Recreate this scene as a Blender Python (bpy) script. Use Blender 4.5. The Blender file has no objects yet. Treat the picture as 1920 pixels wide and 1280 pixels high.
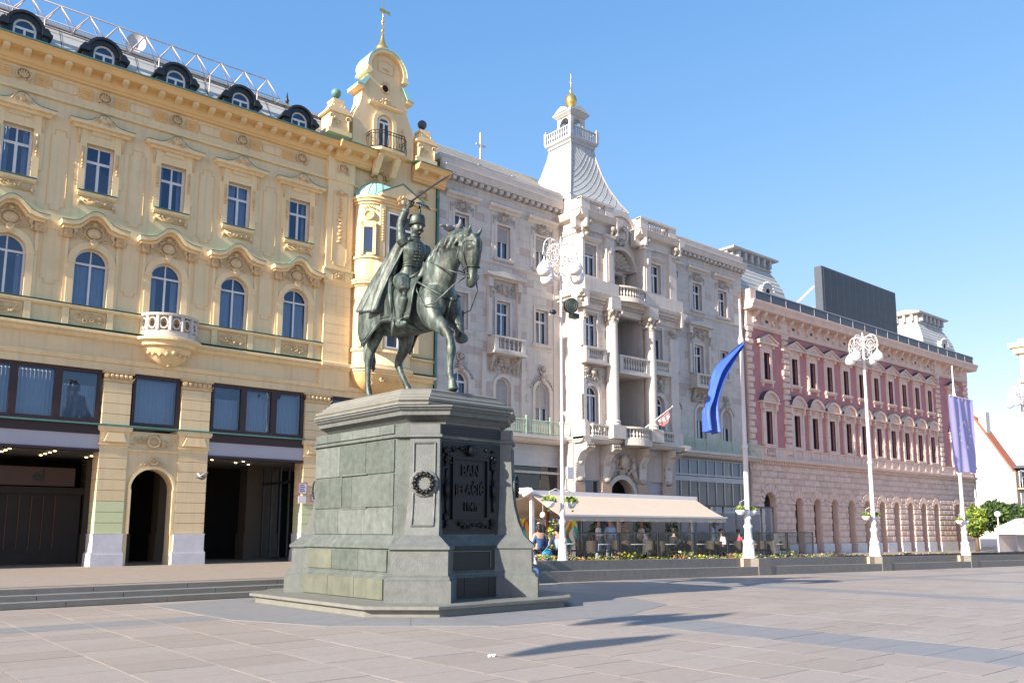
import bpy, math, random
from mathutils import Vector, Matrix, noise
random.seed(7)
S = bpy.context.scene
R = math.radians
PI = math.pi

# ---------------------------------------------------------------- camera
cam = bpy.data.cameras.new('camera')
cam_o = bpy.data.objects.new('camera', cam)
S.collection.objects.link(cam_o)
S.camera = cam_o
CAM = Vector((0, 0, 1.6))
cam_o.location = CAM
cam_o.rotation_euler = (R(90 + 8.466), 0, R(-40.67))
cam.sensor_fit = 'HORIZONTAL'
cam.sensor_width = 36.0
cam.lens = 36.0 * 1599 / 1920
cam.shift_x = -28 / 1920.0
cam.shift_y = 117 / 1920.0
cam.clip_start = 0.1
cam.clip_end = 3000

# ---------------------------------------------------------------- sky and sun
SUN_EL, SUN_A = 26.0, 4.2     # elevation, and how far (deg) the sun stands in front of the facades
sx, sy, sz = (-math.cos(R(SUN_A)) * math.cos(R(SUN_EL)), -math.sin(R(SUN_A)) * math.cos(R(SUN_EL)), math.sin(R(SUN_EL)))
W = bpy.data.worlds.new('World')
S.world = W
W.use_nodes = True
wn = W.node_tree
bg = wn.nodes['Background']
sky = wn.nodes.new('ShaderNodeTexSky')
sky.sky_type = 'NISHITA'
sky.sun_disc = False
sky.sun_elevation = R(SUN_EL)
sky.sun_rotation = math.atan2(sx, sy)
sky.altitude = 100
sky.air_density = 1.0
sky.dust_density = 0.6
sky.ozone_density = 1.0
sp_c = wn.nodes.new('ShaderNodeSeparateColor'); cb_c = wn.nodes.new('ShaderNodeCombineColor')
wn.links.new(sky.outputs[0], sp_c.inputs[0])
for ch, (gm, kf) in enumerate(((1.0, 0.856), (0.66, 1.443), (0.42, 2.6))):      # colour balance of the clear morning sky
    pw = wn.nodes.new('ShaderNodeMath'); pw.operation = 'POWER'; pw.inputs[1].default_value = gm
    mu_ = wn.nodes.new('ShaderNodeMath'); mu_.operation = 'MULTIPLY'; mu_.inputs[1].default_value = kf
    wn.links.new(sp_c.outputs[ch], pw.inputs[0]); wn.links.new(pw.outputs[0], mu_.inputs[0]); wn.links.new(mu_.outputs[0], cb_c.inputs[ch])
wn.links.new(cb_c.outputs[0], bg.inputs[0])
bg.inputs[1].default_value = 0.10
sun = bpy.data.lights.new('sun', 'SUN')
sun.energy = 5.0
sun.angle = R(0.5)
sun.color = (1.0, 0.89, 0.74)
sun_o = bpy.data.objects.new('sun', sun)
S.collection.objects.link(sun_o)
sun_o.rotation_euler = Vector((sx, sy, sz)).to_track_quat('Z', 'Y').to_euler()
S.view_settings.view_transform = 'Standard'
S.view_settings.look = 'None'
S.view_settings.exposure = 1.12
S.view_settings.gamma = 1.0
S.view_settings.use_curve_mapping = False

# ---------------------------------------------------------------- materials
MATS = {}
def mat(name, col, rough=0.8, var=0.12, scale=3.0, bump=0.15, bscale=40.0, metal=0.0, stain=0.0, spec=0.5,
        tint=None, emit=None, streak=0.0, coat=0.0):
    m = bpy.data.materials.new(name)
    m.use_nodes = True
    n = m.node_tree
    L = n.links
    b = n.nodes['Principled BSDF']
    b.inputs['Roughness'].default_value = rough
    b.inputs['Metallic'].default_value = metal
    b.inputs['Specular IOR Level'].default_value = spec
    if coat: b.inputs['Coat Weight'].default_value = coat
    geo = n.nodes.new('ShaderNodeNewGeometry')
    c2 = tint or tuple(c * (1 - var) for c in col)
    c1 = tuple(min(1, c * (1 + var * 0.6)) for c in col)
    nz = n.nodes.new('ShaderNodeTexNoise')
    nz.inputs['Scale'].default_value = scale
    nz.inputs['Detail'].default_value = 6
    nz.inputs['Roughness'].default_value = 0.65
    L.new(geo.outputs['Position'], nz.inputs['Vector'])
    rp = n.nodes.new('ShaderNodeValToRGB')
    rp.color_ramp.elements[0].position = 0.3
    rp.color_ramp.elements[1].position = 0.7
    rp.color_ramp.elements[0].color = (*c2, 1)
    rp.color_ramp.elements[1].color = (*c1, 1)
    L.new(nz.outputs[0], rp.inputs[0])
    out = rp.outputs[0]
    def mul(src, fac_node_out, colr, amt):
        mx = n.nodes.new('ShaderNodeMix')
        mx.data_type = 'RGBA'
        mx.blend_type = 'MIX'
        mt = n.nodes.new('ShaderNodeMath'); mt.operation = 'MULTIPLY'; mt.inputs[1].default_value = amt
        L.new(fac_node_out, mt.inputs[0])
        L.new(mt.outputs[0], mx.inputs[0])
        L.new(src, mx.inputs[6])
        mx.inputs[7].default_value = (*colr, 1)
        return mx.outputs[2]
    if streak:      # rain streaks: noise stretched along z
        mp = n.nodes.new('ShaderNodeMapping')
        mp.inputs['Scale'].default_value = (6, 6, 0.35)
        L.new(geo.outputs['Position'], mp.inputs[0])
        n2 = n.nodes.new('ShaderNodeTexNoise'); n2.inputs['Scale'].default_value = 1.0; n2.inputs['Detail'].default_value = 5
        L.new(mp.outputs[0], n2.inputs['Vector'])
        r2 = n.nodes.new('ShaderNodeValToRGB')
        r2.color_ramp.elements[0].position = 0.5; r2.color_ramp.elements[1].position = 0.75
        L.new(n2.outputs[0], r2.inputs[0])
        out = mul(out, r2.outputs[0], tuple(c * 0.45 for c in col), streak)
    if stain:
        n3 = n.nodes.new('ShaderNodeTexNoise'); n3.inputs['Scale'].default_value = scale * 0.35; n3.inputs['Detail'].default_value = 8
        n3.inputs['Roughness'].default_value = 0.7
        L.new(geo.outputs['Position'], n3.inputs['Vector'])
        r3 = n.nodes.new('ShaderNodeValToRGB')
        r3.color_ramp.elements[0].position = 0.52; r3.color_ramp.elements[1].position = 0.68
        L.new(n3.outputs[0], r3.inputs[0])
        out = mul(out, r3.outputs[0], tuple(c * 0.55 for c in col), stain)
    L.new(out, b.inputs['Base Color'])
    if bump:
        n4 = n.nodes.new('ShaderNodeTexNoise'); n4.inputs['Scale'].default_value = bscale; n4.inputs['Detail'].default_value = 5
        L.new(geo.outputs['Position'], n4.inputs['Vector'])
        bp = n.nodes.new('ShaderNodeBump'); bp.inputs['Strength'].default_value = bump; bp.inputs['Distance'].default_value = 0.02
        L.new(n4.outputs[0], bp.inputs['Height'])
        L.new(bp.outputs[0], b.inputs['Normal'])
    if emit:
        b.inputs['Emission Color'].default_value = (*emit[0], 1)
        b.inputs['Emission Strength'].default_value = emit[1]
    MATS[name] = m
    return m

mat('inner_stone', (0.09, 0.07, 0.05), 0.85, 0.1, 2, 0.1)  # pillar colour darkened to stand in for the arcade's deep shade
mat('yellow_plaster', (0.76, 0.59, 0.35), 0.85, 0.08, 0.8, 0.2, 25, stain=0.2, streak=0.26)
mat('yellow_trim', (0.82, 0.63, 0.36), 0.85, 0.07, 1.2, 0.25, 25, stain=0.24, streak=0.26)
mat('ochre_ornament', (0.68, 0.49, 0.27), 0.85, 0.18, 4, 0.3, 30, stain=0.25)
mat('ochre_cornice', (0.78, 0.51, 0.22), 0.85, 0.08, 1.0, 0.1, 30, stain=0.1)
mat('green_paint_band', (0.62, 0.66, 0.38), 0.8, 0.06, 1.2, 0.1, 30, stain=0.1)
mat('marble_plinth', (0.62, 0.60, 0.62), 0.6, 0.12, 2.5, 0.1, 30, stain=0.3)
mat('stone_white', (0.55, 0.51, 0.475), 0.8, 0.10, 1.5, 0.15, 35, stain=0.3, streak=0.35)
mat('stone_pale', (0.58, 0.53, 0.485), 0.8, 0.08, 3, 0.25, 30, stain=0.22, streak=0.25)
mat('stone_rose', (0.47, 0.40, 0.365), 0.8, 0.08, 3, 0.25, 30, stain=0.22, streak=0.25)
mat('stone_grey', (0.54, 0.50, 0.46), 0.8, 0.08, 3, 0.25, 30, stain=0.22, streak=0.25)
mat('stone_carved', (0.46, 0.41, 0.36), 0.85, 0.35, 6, 0.4, 40, stain=0.5)
mat('pink_trim', (0.74, 0.56, 0.48), 0.82, 0.10, 1.5, 0.25, 30, stain=0.25, streak=0.25)
mat('pink_stone', (0.72, 0.54, 0.46), 0.82, 0.14, 4, 0.3, 30, stain=0.3)
mat('pink_stone_dark', (0.64, 0.47, 0.40), 0.82, 0.14, 4, 0.3, 30, stain=0.3)
mat('rose_plaster', (0.50, 0.215, 0.22), 0.85, 0.12, 1.2, 0.2, 30, stain=0.2, streak=0.2)
mat('dark_brown_frame', (0.035, 0.012, 0.012), 0.4, 0.1, 5, 0)
mat('white_frame', (0.70, 0.68, 0.68), 0.5, 0.06, 5, 0)
mat('black_frame', (0.03, 0.035, 0.04), 0.4, 0.1, 5, 0)
mat('verdigris', (0.10, 0.24, 0.21), 0.55, 0.2, 3, 0.1, 20, stain=0.2)
mat('verdigris_pale', (0.36, 0.66, 0.60), 0.55, 0.12, 2, 0.08, 20)
mat('zinc', (0.42, 0.44, 0.46), 0.5, 0.14, 1.2, 0.12, 12, stain=0.25, metal=0.2)
mat('zinc_pale', (0.46, 0.47, 0.46), 0.55, 0.10, 1.5, 0.12, 12, stain=0.15)
mat('black_metal', (0.018, 0.02, 0.024), 0.4, 0.3, 6, 0.1)
mat('slate_dark', (0.06, 0.07, 0.09), 0.5, 0.2, 3, 0.1)
mat('gold', (0.75, 0.50, 0.16), 0.32, 0.12, 5, 0.05, metal=0.85)
mat('roof_red', (0.42, 0.13, 0.07), 0.8, 0.25, 8, 0.4, 60)
mat('tile_grey', (0.40, 0.38, 0.34), 0.8, 0.15, 3, 0.25, 40, stain=0.2)
mat('white_metal', (0.70, 0.68, 0.69), 0.35, 0.03, 5, 0.02, coat=0.3)
mat('white_globe', (0.82, 0.82, 0.84), 0.2, 0.02, 5, 0, coat=0.5)
mat('truss_paint', (0.60, 0.52, 0.50), 0.5, 0.2, 8, 0.05)
mat('granite_green', (0.105, 0.127, 0.118), 0.6, 0.3, 5, 0.5, 45, stain=0.35, streak=0.35)
mat('granite_grey', (0.122, 0.136, 0.134), 0.55, 0.18, 6, 0.4, 45, stain=0.3, streak=0.3)
mat('granite_moss', (0.118, 0.130, 0.100), 0.65, 0.25, 2.2, 0.3, 60, stain=0.35, streak=0.4)
mat('granite_pale', (0.128, 0.150, 0.142), 0.6, 0.3, 5, 0.5, 45, stain=0.35, streak=0.3)
mat('granite_deep', (0.084, 0.106, 0.096), 0.6, 0.35, 6, 0.5, 45, stain=0.3, streak=0.35)
mat('granite_shade', (0.007, 0.009, 0.013), 0.45, 0.25, 3, 0.2, 50, stain=0.2)  # granite with the shade of the south face put into its colour
mat('granite_slab', (0.178, 0.181, 0.163), 0.6, 0.14, 3, 0.25, 50, stain=0.25, streak=0.2)
mat('bronze_dark', (0.006, 0.007, 0.009), 0.38, 0.3, 8, 0.15, 30, metal=0.2)
mat('paving_warm', (0.315, 0.270, 0.235), 0.58, 0.09, 9, 0.25, 90, stain=0.10)
mat('paving_pale', (0.330, 0.288, 0.255), 0.58, 0.09, 9, 0.25, 90, stain=0.10)
mat('paving_brown', (0.300, 0.256, 0.222), 0.58, 0.09, 9, 0.25, 90, stain=0.10)
mat('paving_dark', (0.22, 0.222, 0.228), 0.6, 0.10, 4, 0.12, 120, stain=0.15)
mat('mortar', (0.223, 0.198, 0.167), 0.9, 0.2, 8, 0.2, 60)
mat('step_stone', (0.20, 0.195, 0.18), 0.7, 0.14, 3, 0.2, 60, stain=0.2)
mat('parapet_stone', (0.19, 0.18, 0.165), 0.7, 0.16, 6, 0.3, 90, stain=0.2)
mat('salmon_stone', (0.496, 0.352, 0.256), 0.7, 0.06, 5, 0.2, 60)
mat('terrace_paving', (0.290, 0.240, 0.198), 0.8, 0.12, 3, 0.15, 60, stain=0.15)
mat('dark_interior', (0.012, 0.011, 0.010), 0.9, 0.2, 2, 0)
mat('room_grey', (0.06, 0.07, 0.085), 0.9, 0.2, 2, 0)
mat('shop_wall', (0.035, 0.025, 0.02), 0.7, 0.2, 2, 0)  # shade inside the arcade put into the wall colour
mat('arcade_ceiling', (0.16, 0.15, 0.14), 0.8, 0.05, 2, 0)  # ceiling colour lowered to carry the arcade shade
mat('awning_cream', (0.55, 0.46, 0.37), 0.8, 0.04, 2, 0.05, 60)
mat('curtain', (0.52, 0.55, 0.62), 0.9, 0.06, 3, 0)
mat('blind', (0.40, 0.37, 0.36), 0.7, 0.08, 3, 0)
mat('rail_green', (0.40, 0.55, 0.40), 0.5, 0.1, 5, 0)
mat('display_black', (0.025, 0.028, 0.038), 0.45, 0.06, 12, 0.05, 60)
mat('display_frame', (0.06, 0.075, 0.10), 0.5, 0.1, 4, 0)
mat('house_white', (0.62, 0.60, 0.60), 0.85, 0.03, 1, 0.08, 20)
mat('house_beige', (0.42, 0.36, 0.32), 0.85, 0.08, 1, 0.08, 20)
mat('tent_white', (0.72, 0.70, 0.74), 0.7, 0.06, 1, 0.05, 10)
mat('tent_blue', (0.05, 0.10, 0.26), 0.6, 0.06, 1, 0)
mat('flag_blue', (0.05, 0.12, 0.50), 0.55, 0.12, 3, 0)
mat('flag_lilac', (0.36, 0.34, 0.62), 0.7, 0.05, 3, 0)
mat('flag_star', (0.85, 0.80, 0.62), 0.7, 0.05, 3, 0)
mat('flag_red', (0.30, 0.10, 0.11), 0.7, 0.2, 3, 0)
mat('skin', (0.50, 0.30, 0.22), 0.6, 0.08, 8, 0)
mat('hair_dark', (0.015, 0.012, 0.011), 0.6, 0.3, 20, 0)
mat('hair_fair', (0.42, 0.26, 0.12), 0.6, 0.3, 20, 0)
mat('cloth_white', (0.72, 0.72, 0.74), 0.85, 0.05, 8, 0)
mat('cloth_pink', (0.60, 0.10, 0.16), 0.85, 0.1, 8, 0)
mat('cloth_blue', (0.04, 0.09, 0.22), 0.85, 0.1, 8, 0)
mat('cloth_lightblue', (0.36, 0.48, 0.66), 0.85, 0.1, 8, 0)
mat('cloth_tan', (0.40, 0.26, 0.14), 0.85, 0.1, 8, 0)
mat('cloth_black', (0.02, 0.02, 0.025), 0.85, 0.1, 8, 0)
mat('cloth_plum', (0.10, 0.025, 0.06), 0.85, 0.1, 8, 0)
mat('teal_seat', (0.02, 0.22, 0.36), 0.6, 0.2, 8, 0)
mat('wicker', (0.06, 0.045, 0.035), 0.7, 0.3, 20, 0.2)
mat('wood_post', (0.22, 0.09, 0.045), 0.6, 0.2, 6, 0.05)
mat('leaf_dark', (0.035, 0.075, 0.02), 0.6, 0.3, 5, 0)
mat('leaf_light', (0.13, 0.22, 0.04), 0.6, 0.3, 5, 0)
mat('leaf_yellow', (0.42, 0.46, 0.04), 0.6, 0.2, 5, 0)
mat('bark', (0.16, 0.11, 0.07), 0.9, 0.3, 8, 0.3)
mat('petal_red', (0.62, 0.06, 0.08), 0.7, 0.2, 8, 0)
mat('petal_pink', (0.75, 0.34, 0.40), 0.7, 0.2, 8, 0)
mat('petal_yellow', (0.80, 0.62, 0.04), 0.7, 0.1, 8, 0)
mat('petal_orange', (0.80, 0.26, 0.03), 0.7, 0.1, 8, 0)
mat('petal_white', (0.80, 0.76, 0.70), 0.7, 0.05, 8, 0)
mat('pigeon_grey', (0.20, 0.21, 0.24), 0.7, 0.4, 30, 0)
mat('pigeon_pale', (0.50, 0.46, 0.44), 0.7, 0.3, 30, 0)
mat('sign_white', (0.75, 0.75, 0.78), 0.4, 0.02, 5, 0)
mat('sign_ink', (0.02, 0.05, 0.22), 0.5, 0.02, 5, 0)
mat('sign_red', (0.40, 0.08, 0.05), 0.5, 0.02, 5, 0)
mat('sign_orange', (0.75, 0.38, 0.12), 0.5, 0.25, 9, 0)
mat('shop_sign', (0.10, 0.06, 0.06), 0.6, 0.05, 3, 0)
mat('sign_grey', (0.42, 0.40, 0.44), 0.5, 0.05, 1, 0)
mat('lamp_glow', (1, 0.8, 0.4), 0.5, 0, 5, 0, emit=((1.0, 0.72, 0.30), 6.0))
mat('loudspeaker', (0.10, 0.14, 0.13), 0.6, 0.2, 8, 0)
mat('teal_cloth', (0.03, 0.25, 0.42), 0.8, 0.1, 8, 0)
for i, c in enumerate([(0.72, 0.06, 0.06), (0.05, 0.35, 0.62), (0.82, 0.60, 0.05), (0.80, 0.80, 0.82), (0.10, 0.12, 0.42), (0.05, 0.50, 0.48), (0.78, 0.30, 0.08)]):
    mat('mural_%s' % ['red', 'blue', 'yellow', 'white', 'navy', 'teal', 'orange'][i], c, 0.6, 0.05, 5, 0)

def glass_mat(name, tint, fac, refl=(0.55, 0.70, 1.0)):
    m = bpy.data.materials.new(name); m.use_nodes = True
    n = m.node_tree; L = n.links
    n.nodes.remove(n.nodes['Principled BSDF'])
    tr = n.nodes.new('ShaderNodeBsdfTransparent'); tr.inputs[0].default_value = (*tint, 1)
    gl = n.nodes.new('ShaderNodeBsdfGlossy'); gl.inputs['Color'].default_value = (*refl, 1); gl.inputs['Roughness'].default_value = 0.02
    geo = n.nodes.new('ShaderNodeNewGeometry')
    nz = n.nodes.new('ShaderNodeTexNoise'); nz.inputs['Scale'].default_value = 1.3
    L.new(geo.outputs['Position'], nz.inputs['Vector'])
    bp = n.nodes.new('ShaderNodeBump'); bp.inputs['Strength'].default_value = 0.06; bp.inputs['Distance'].default_value = 0.05
    L.new(nz.outputs[0], bp.inputs['Height']); L.new(bp.outputs[0], gl.inputs['Normal'])
    lw = n.nodes.new('ShaderNodeLayerWeight'); lw.inputs[0].default_value = fac
    mx = n.nodes.new('ShaderNodeMixShader')
    ad = n.nodes.new('ShaderNodeMath'); ad.operation = 'ADD'; ad.inputs[1].default_value = fac * 0.55; ad.use_clamp = True
    L.new(lw.outputs['Fresnel'], ad.inputs[0])
    L.new(ad.outputs[0], mx.inputs[0]); L.new(tr.outputs[0], mx.inputs[1]); L.new(gl.outputs[0], mx.inputs[2])
    L.new(mx.outputs[0], n.nodes['Material Output'].inputs[0])
    MATS[name] = m
glass_mat('window_glass', (0.60, 0.66, 0.72), 0.22, (0.50, 0.64, 0.85))
glass_mat('shop_glass', (0.60, 0.64, 0.64), 0.12, (0.8, 0.9, 1.0))
glass_mat('balustrade_glass', (0.15, 0.2, 0.2), 0.2, (0.5, 0.6, 0.6))

# bronze: patina mottled green by noise; darker tone where the surface is concave
def bronze(name='bronze_patina', g1=(0.215, 0.285, 0.25), g2=(0.072, 0.098, 0.088), dk=(0.018, 0.022, 0.022)):
    m = bpy.data.materials.new(name); m.use_nodes = True
    n = m.node_tree; L = n.links; b = n.nodes['Principled BSDF']
    b.inputs['Roughness'].default_value = 0.48; b.inputs['Metallic'].default_value = 0.25
    geo = n.nodes.new('ShaderNodeNewGeometry')
    mp = n.nodes.new('ShaderNodeMapping'); mp.inputs['Scale'].default_value = (5, 5, 1.6)
    L.new(geo.outputs['Position'], mp.inputs[0])
    nz = n.nodes.new('ShaderNodeTexNoise'); nz.inputs['Scale'].default_value = 1.0; nz.inputs['Detail'].default_value = 8; nz.inputs['Roughness'].default_value = 0.7
    L.new(mp.outputs[0], nz.inputs['Vector'])
    rp = n.nodes.new('ShaderNodeValToRGB')
    e = rp.color_ramp.elements; e[0].position = 0.36; e[0].color = (*dk, 1); e[1].position = 0.74; e[1].color = (*g1, 1)
    k = e.new(0.52); k.color = (*g2, 1)
    L.new(nz.outputs[0], rp.inputs[0])
    r2 = n.nodes.new('ShaderNodeValToRGB'); r2.color_ramp.elements[0].position = 0.42; r2.color_ramp.elements[1].position = 0.52
    L.new(geo.outputs['Pointiness'], r2.inputs[0])
    mx = n.nodes.new('ShaderNodeMix'); mx.data_type = 'RGBA'; mx.inputs[6].default_value = (*dk, 1)
    L.new(r2.outputs[0], mx.inputs[0]); L.new(rp.outputs[0], mx.inputs[7])
    L.new(mx.outputs[2], b.inputs['Base Color'])
    n4 = n.nodes.new('ShaderNodeTexNoise'); n4.inputs['Scale'].default_value = 25; n4.inputs['Detail'].default_value = 4
    L.new(geo.outputs['Position'], n4.inputs['Vector'])
    bp = n.nodes.new('ShaderNodeBump'); bp.inputs['Strength'].default_value = 0.25; bp.inputs['Distance'].default_value = 0.02
    L.new(n4.outputs[0], bp.inputs['Height']); L.new(bp.outputs[0], b.inputs['Normal'])
    MATS[name] = m
bronze()
def M(n): return MATS[n]

# ---------------------------------------------------------------- mesh helpers
class MB:
    def __init__(s): s.v = []; s.f = []; s.mi = []; s.cur = 0
    def add(s, vs, fs):
        o = len(s.v); s.v += [tuple(v) for v in vs]
        for f in fs: s.f.append(tuple(i + o for i in f)); s.mi.append(s.cur)
        return s
    def box(s, x0, x1, y0, y1, z0, z1):
        if x0 > x1: x0, x1 = x1, x0
        if y0 > y1: y0, y1 = y1, y0
        if z0 > z1: z0, z1 = z1, z0
        return s.add([(x0,y0,z0),(x1,y0,z0),(x1,y1,z0),(x0,y1,z0),(x0,y0,z1),(x1,y0,z1),(x1,y1,z1),(x0,y1,z1)],
              [(0,3,2,1),(4,5,6,7),(0,1,5,4),(1,2,6,5),(2,3,7,6),(3,0,4,7)])
    def prism(s, pts, a0, a1, axis='y'):
        # polygon in the plane across axis; for y: (x,z), for x: (y,z), for z: (x,y)
        def P(p, a):
            return (p[0], a, p[1]) if axis == 'y' else ((a, p[0], p[1]) if axis == 'x' else (p[0], p[1], a))
        n = len(pts)
        vs = [P(p, a0) for p in pts] + [P(p, a1) for p in pts]
        fs = [tuple(range(n)), tuple(range(2*n-1, n-1, -1))] + [(i, i+n, (i+1) % n + n, (i+1) % n) for i in range(n)]
        return s.add(vs, fs)
    def lathe(s, cx, cy, prof, seg=16, a0=0.0, a1=2*PI, ex=1.0, ey=1.0):
        full = abs(a1 - a0 - 2*PI) < 1e-6
        n = seg if full else seg + 1
        o = []
        for (r, z) in prof:
            for i in range(n):
                a = a0 + (a1 - a0) * i / seg
                o.append((cx + r*math.cos(a)*ex, cy + r*math.sin(a)*ey, z))
        fs = []
        for j in range(len(prof)-1):
            for i in range(seg):
                k = (i+1) % n
                fs.append((j*n+i, j*n+k, (j+1)*n+k, (j+1)*n+i))
        if prof[0][0] > 1e-4: fs.append(tuple(reversed(range(n))))
        if prof[-1][0] > 1e-4: fs.append(tuple(range((len(prof)-1)*n, len(prof)*n)))
        return s.add(o, fs)
    def tube(s, pts, r, seg=6, closed=False, cap=True):
        pts = [Vector(p) for p in pts]
        n = len(pts)
        rr = r if isinstance(r, (list, tuple)) else [r]*n
        up = Vector((0.13, 0.21, 0.97)).normalized()
        vs = []
        for i, p in enumerate(pts):
            if closed: t = pts[(i+1) % n] - pts[i-1]
            else: t = pts[min(i+1, n-1)] - pts[max(i-1, 0)]
            if t.length < 1e-9: t = Vector((0,0,1))
            t.normalize()
            u = t.cross(up)
            if u.length < 0.05: u = t.cross(Vector((1,0,0)))
            u.normalize(); w = t.cross(u)
            q = rr[i]
            q = q if isinstance(q, (list, tuple)) else (q, q)
            for k in range(seg):
                a = 2*PI*k/seg
                vs.append(p + u*math.cos(a)*q[0] + w*math.sin(a)*q[1])
        fs = []
        m = n if closed else n-1
        for j in range(m):
            j2 = (j+1) % n
            for k in range(seg):
                k2 = (k+1) % seg
                fs.append((j*seg+k, j*seg+k2, j2*seg+k2, j2*seg+k))
        if not closed and cap:
            fs.append(tuple(reversed(range(seg)))); fs.append(tuple(range((n-1)*seg, n*seg)))
        return s.add(vs, fs)
    def ball(s, c, r, seg=8, rings=5, rot=None):
        r = r if isinstance(r, (list, tuple)) else (r, r, r)
        vs = []
        for j in range(rings+1):
            t = PI*j/rings
            for i in range(seg):
                a = 2*PI*i/seg
                v = Vector((r[0]*math.sin(t)*math.cos(a), r[1]*math.sin(t)*math.sin(a), r[2]*math.cos(t)))
                if rot is not None: v = rot @ v
                vs.append((c[0]+v.x, c[1]+v.y, c[2]+v.z))
        fs = []
        for j in range(rings):
            for i in range(seg):
                k = (i+1) % seg
                fs.append((j*seg+i, (j+1)*seg+i, (j+1)*seg+k, j*seg+k))
        return s.add(vs, fs)
    def grid(s, fn, nu, nv):
        vs = [fn(i/nu, j/nv) for j in range(nv+1) for i in range(nu+1)]
        fs = [(j*(nu+1)+i, j*(nu+1)+i+1, (j+1)*(nu+1)+i+1, (j+1)*(nu+1)+i) for j in range(nv) for i in range(nu)]
        return s.add(vs, fs)
    def mesh(s, name, mats, smooth=False, angle=None):
        me = bpy.data.meshes.new(name)
        me.from_pydata(s.v, [], s.f)
        for m in ([mats] if isinstance(mats, str) else mats): me.materials.append(M(m))
        if any(s.mi): me.polygons.foreach_set('material_index', s.mi)
        if smooth:
            me.polygons.foreach_set('use_smooth', [True]*len(me.polygons))
            if angle: me.set_sharp_from_angle(angle=R(angle))
        me.update()
        return me

WO = {}      # world origin of every (unrotated) parent
def link(o, parent=None, at=(0, 0, 0)):
    S.collection.objects.link(o)
    at = Vector(at)
    WO[o.name] = at
    if parent is not None:
        o.parent = parent
        o.location = at - WO[parent.name]
    else: o.location = at
    return o
def thing(name, label, cat, at=(0, 0, 0), group=None):
    o = bpy.data.objects.new(name, None)
    o.empty_display_size = 0.3
    o['label'] = label; o['category'] = cat
    if group: o['group'] = group
    return link(o, None, at)
def tag(o, label=None, cat=None, group=None, kind=None):
    if label: o['label'] = label
    if cat: o['category'] = cat
    if group: o['group'] = group
    if kind: o['kind'] = kind
    return o
def part(name, mb, mats, parent=None, smooth=False, angle=None, label=None, kind=None, at=(0, 0, 0)):
    # mesh given in world coordinates unless at is given
    me = mb if isinstance(mb, bpy.types.Mesh) else mb.mesh(name, mats, smooth, angle)
    o = bpy.data.objects.new(name, me)
    link(o, parent, at)
    return tag(o, label, None, None, kind)

UNIT = {}
def unit(shape, m):
    k = (shape, m)
    if k in UNIT: return UNIT[k]
    b = MB()
    if shape == 'box': b.box(-.5, .5, -.5, .5, -.5, .5)
    elif shape == 'pillow':    # front (-y) face chamfered
        c = 0.5; f = 0.40; g = 0.30
        vs = [(-c, c, -c), (c, c, -c), (c, c, c), (-c, c, c), (-c, 0, -c), (c, 0, -c), (c, 0, c), (-c, 0, c),
              (-f, -c, -g), (f, -c, -g), (f, -c, g), (-f, -c, g)]
        b.add(vs, [(0,3,2,1)[::-1], (0,1,5,4), (1,2,6,5), (2,3,7,6), (3,0,4,7), (4,5,9,8), (5,6,10,9), (6,7,11,10), (7,4,8,11), (8,9,10,11)])
    UNIT[k] = b.mesh(shape + '_' + m, m)
    return UNIT[k]
def pieces(name, parent, items, shape='box', cap=300, restname=None):
    # items: (cx,cy,cz,sx,sy,sz,mat)
    items = sorted(items, key=lambda t: (Vector(t[:3]) - CAM).length)
    for t in items[:cap]:
        o = bpy.data.objects.new(name, unit(shape, t[6]))
        link(o, parent, t[:3]); o.scale = t[3:6]
        if len(t) > 7: o.rotation_euler = (0, 0, t[7])
    rest = items[cap:]
    if rest:
        ms = sorted({t[6] for t in rest}); b = MB()
        for t in rest:
            b.cur = ms.index(t[6])
            u = unit(shape, t[6])
            b.add([(t[0]+v.co.x*t[3], t[1]+v.co.y*t[4], t[2]+v.co.z*t[5]) for v in u.vertices], [tuple(p.vertices) for p in u.polygons])
        part(restname or ('distant_' + name + 's'), b, ms, parent, kind='stuff')

def arc(cx, cz, r, a0, a1, n, rz=None):
    rz = rz or r
    return [(cx + r*math.cos(R(a0+(a1-a0)*i/n)), cz + rz*math.sin(R(a0+(a1-a0)*i/n))) for i in range(n+1)]

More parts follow.
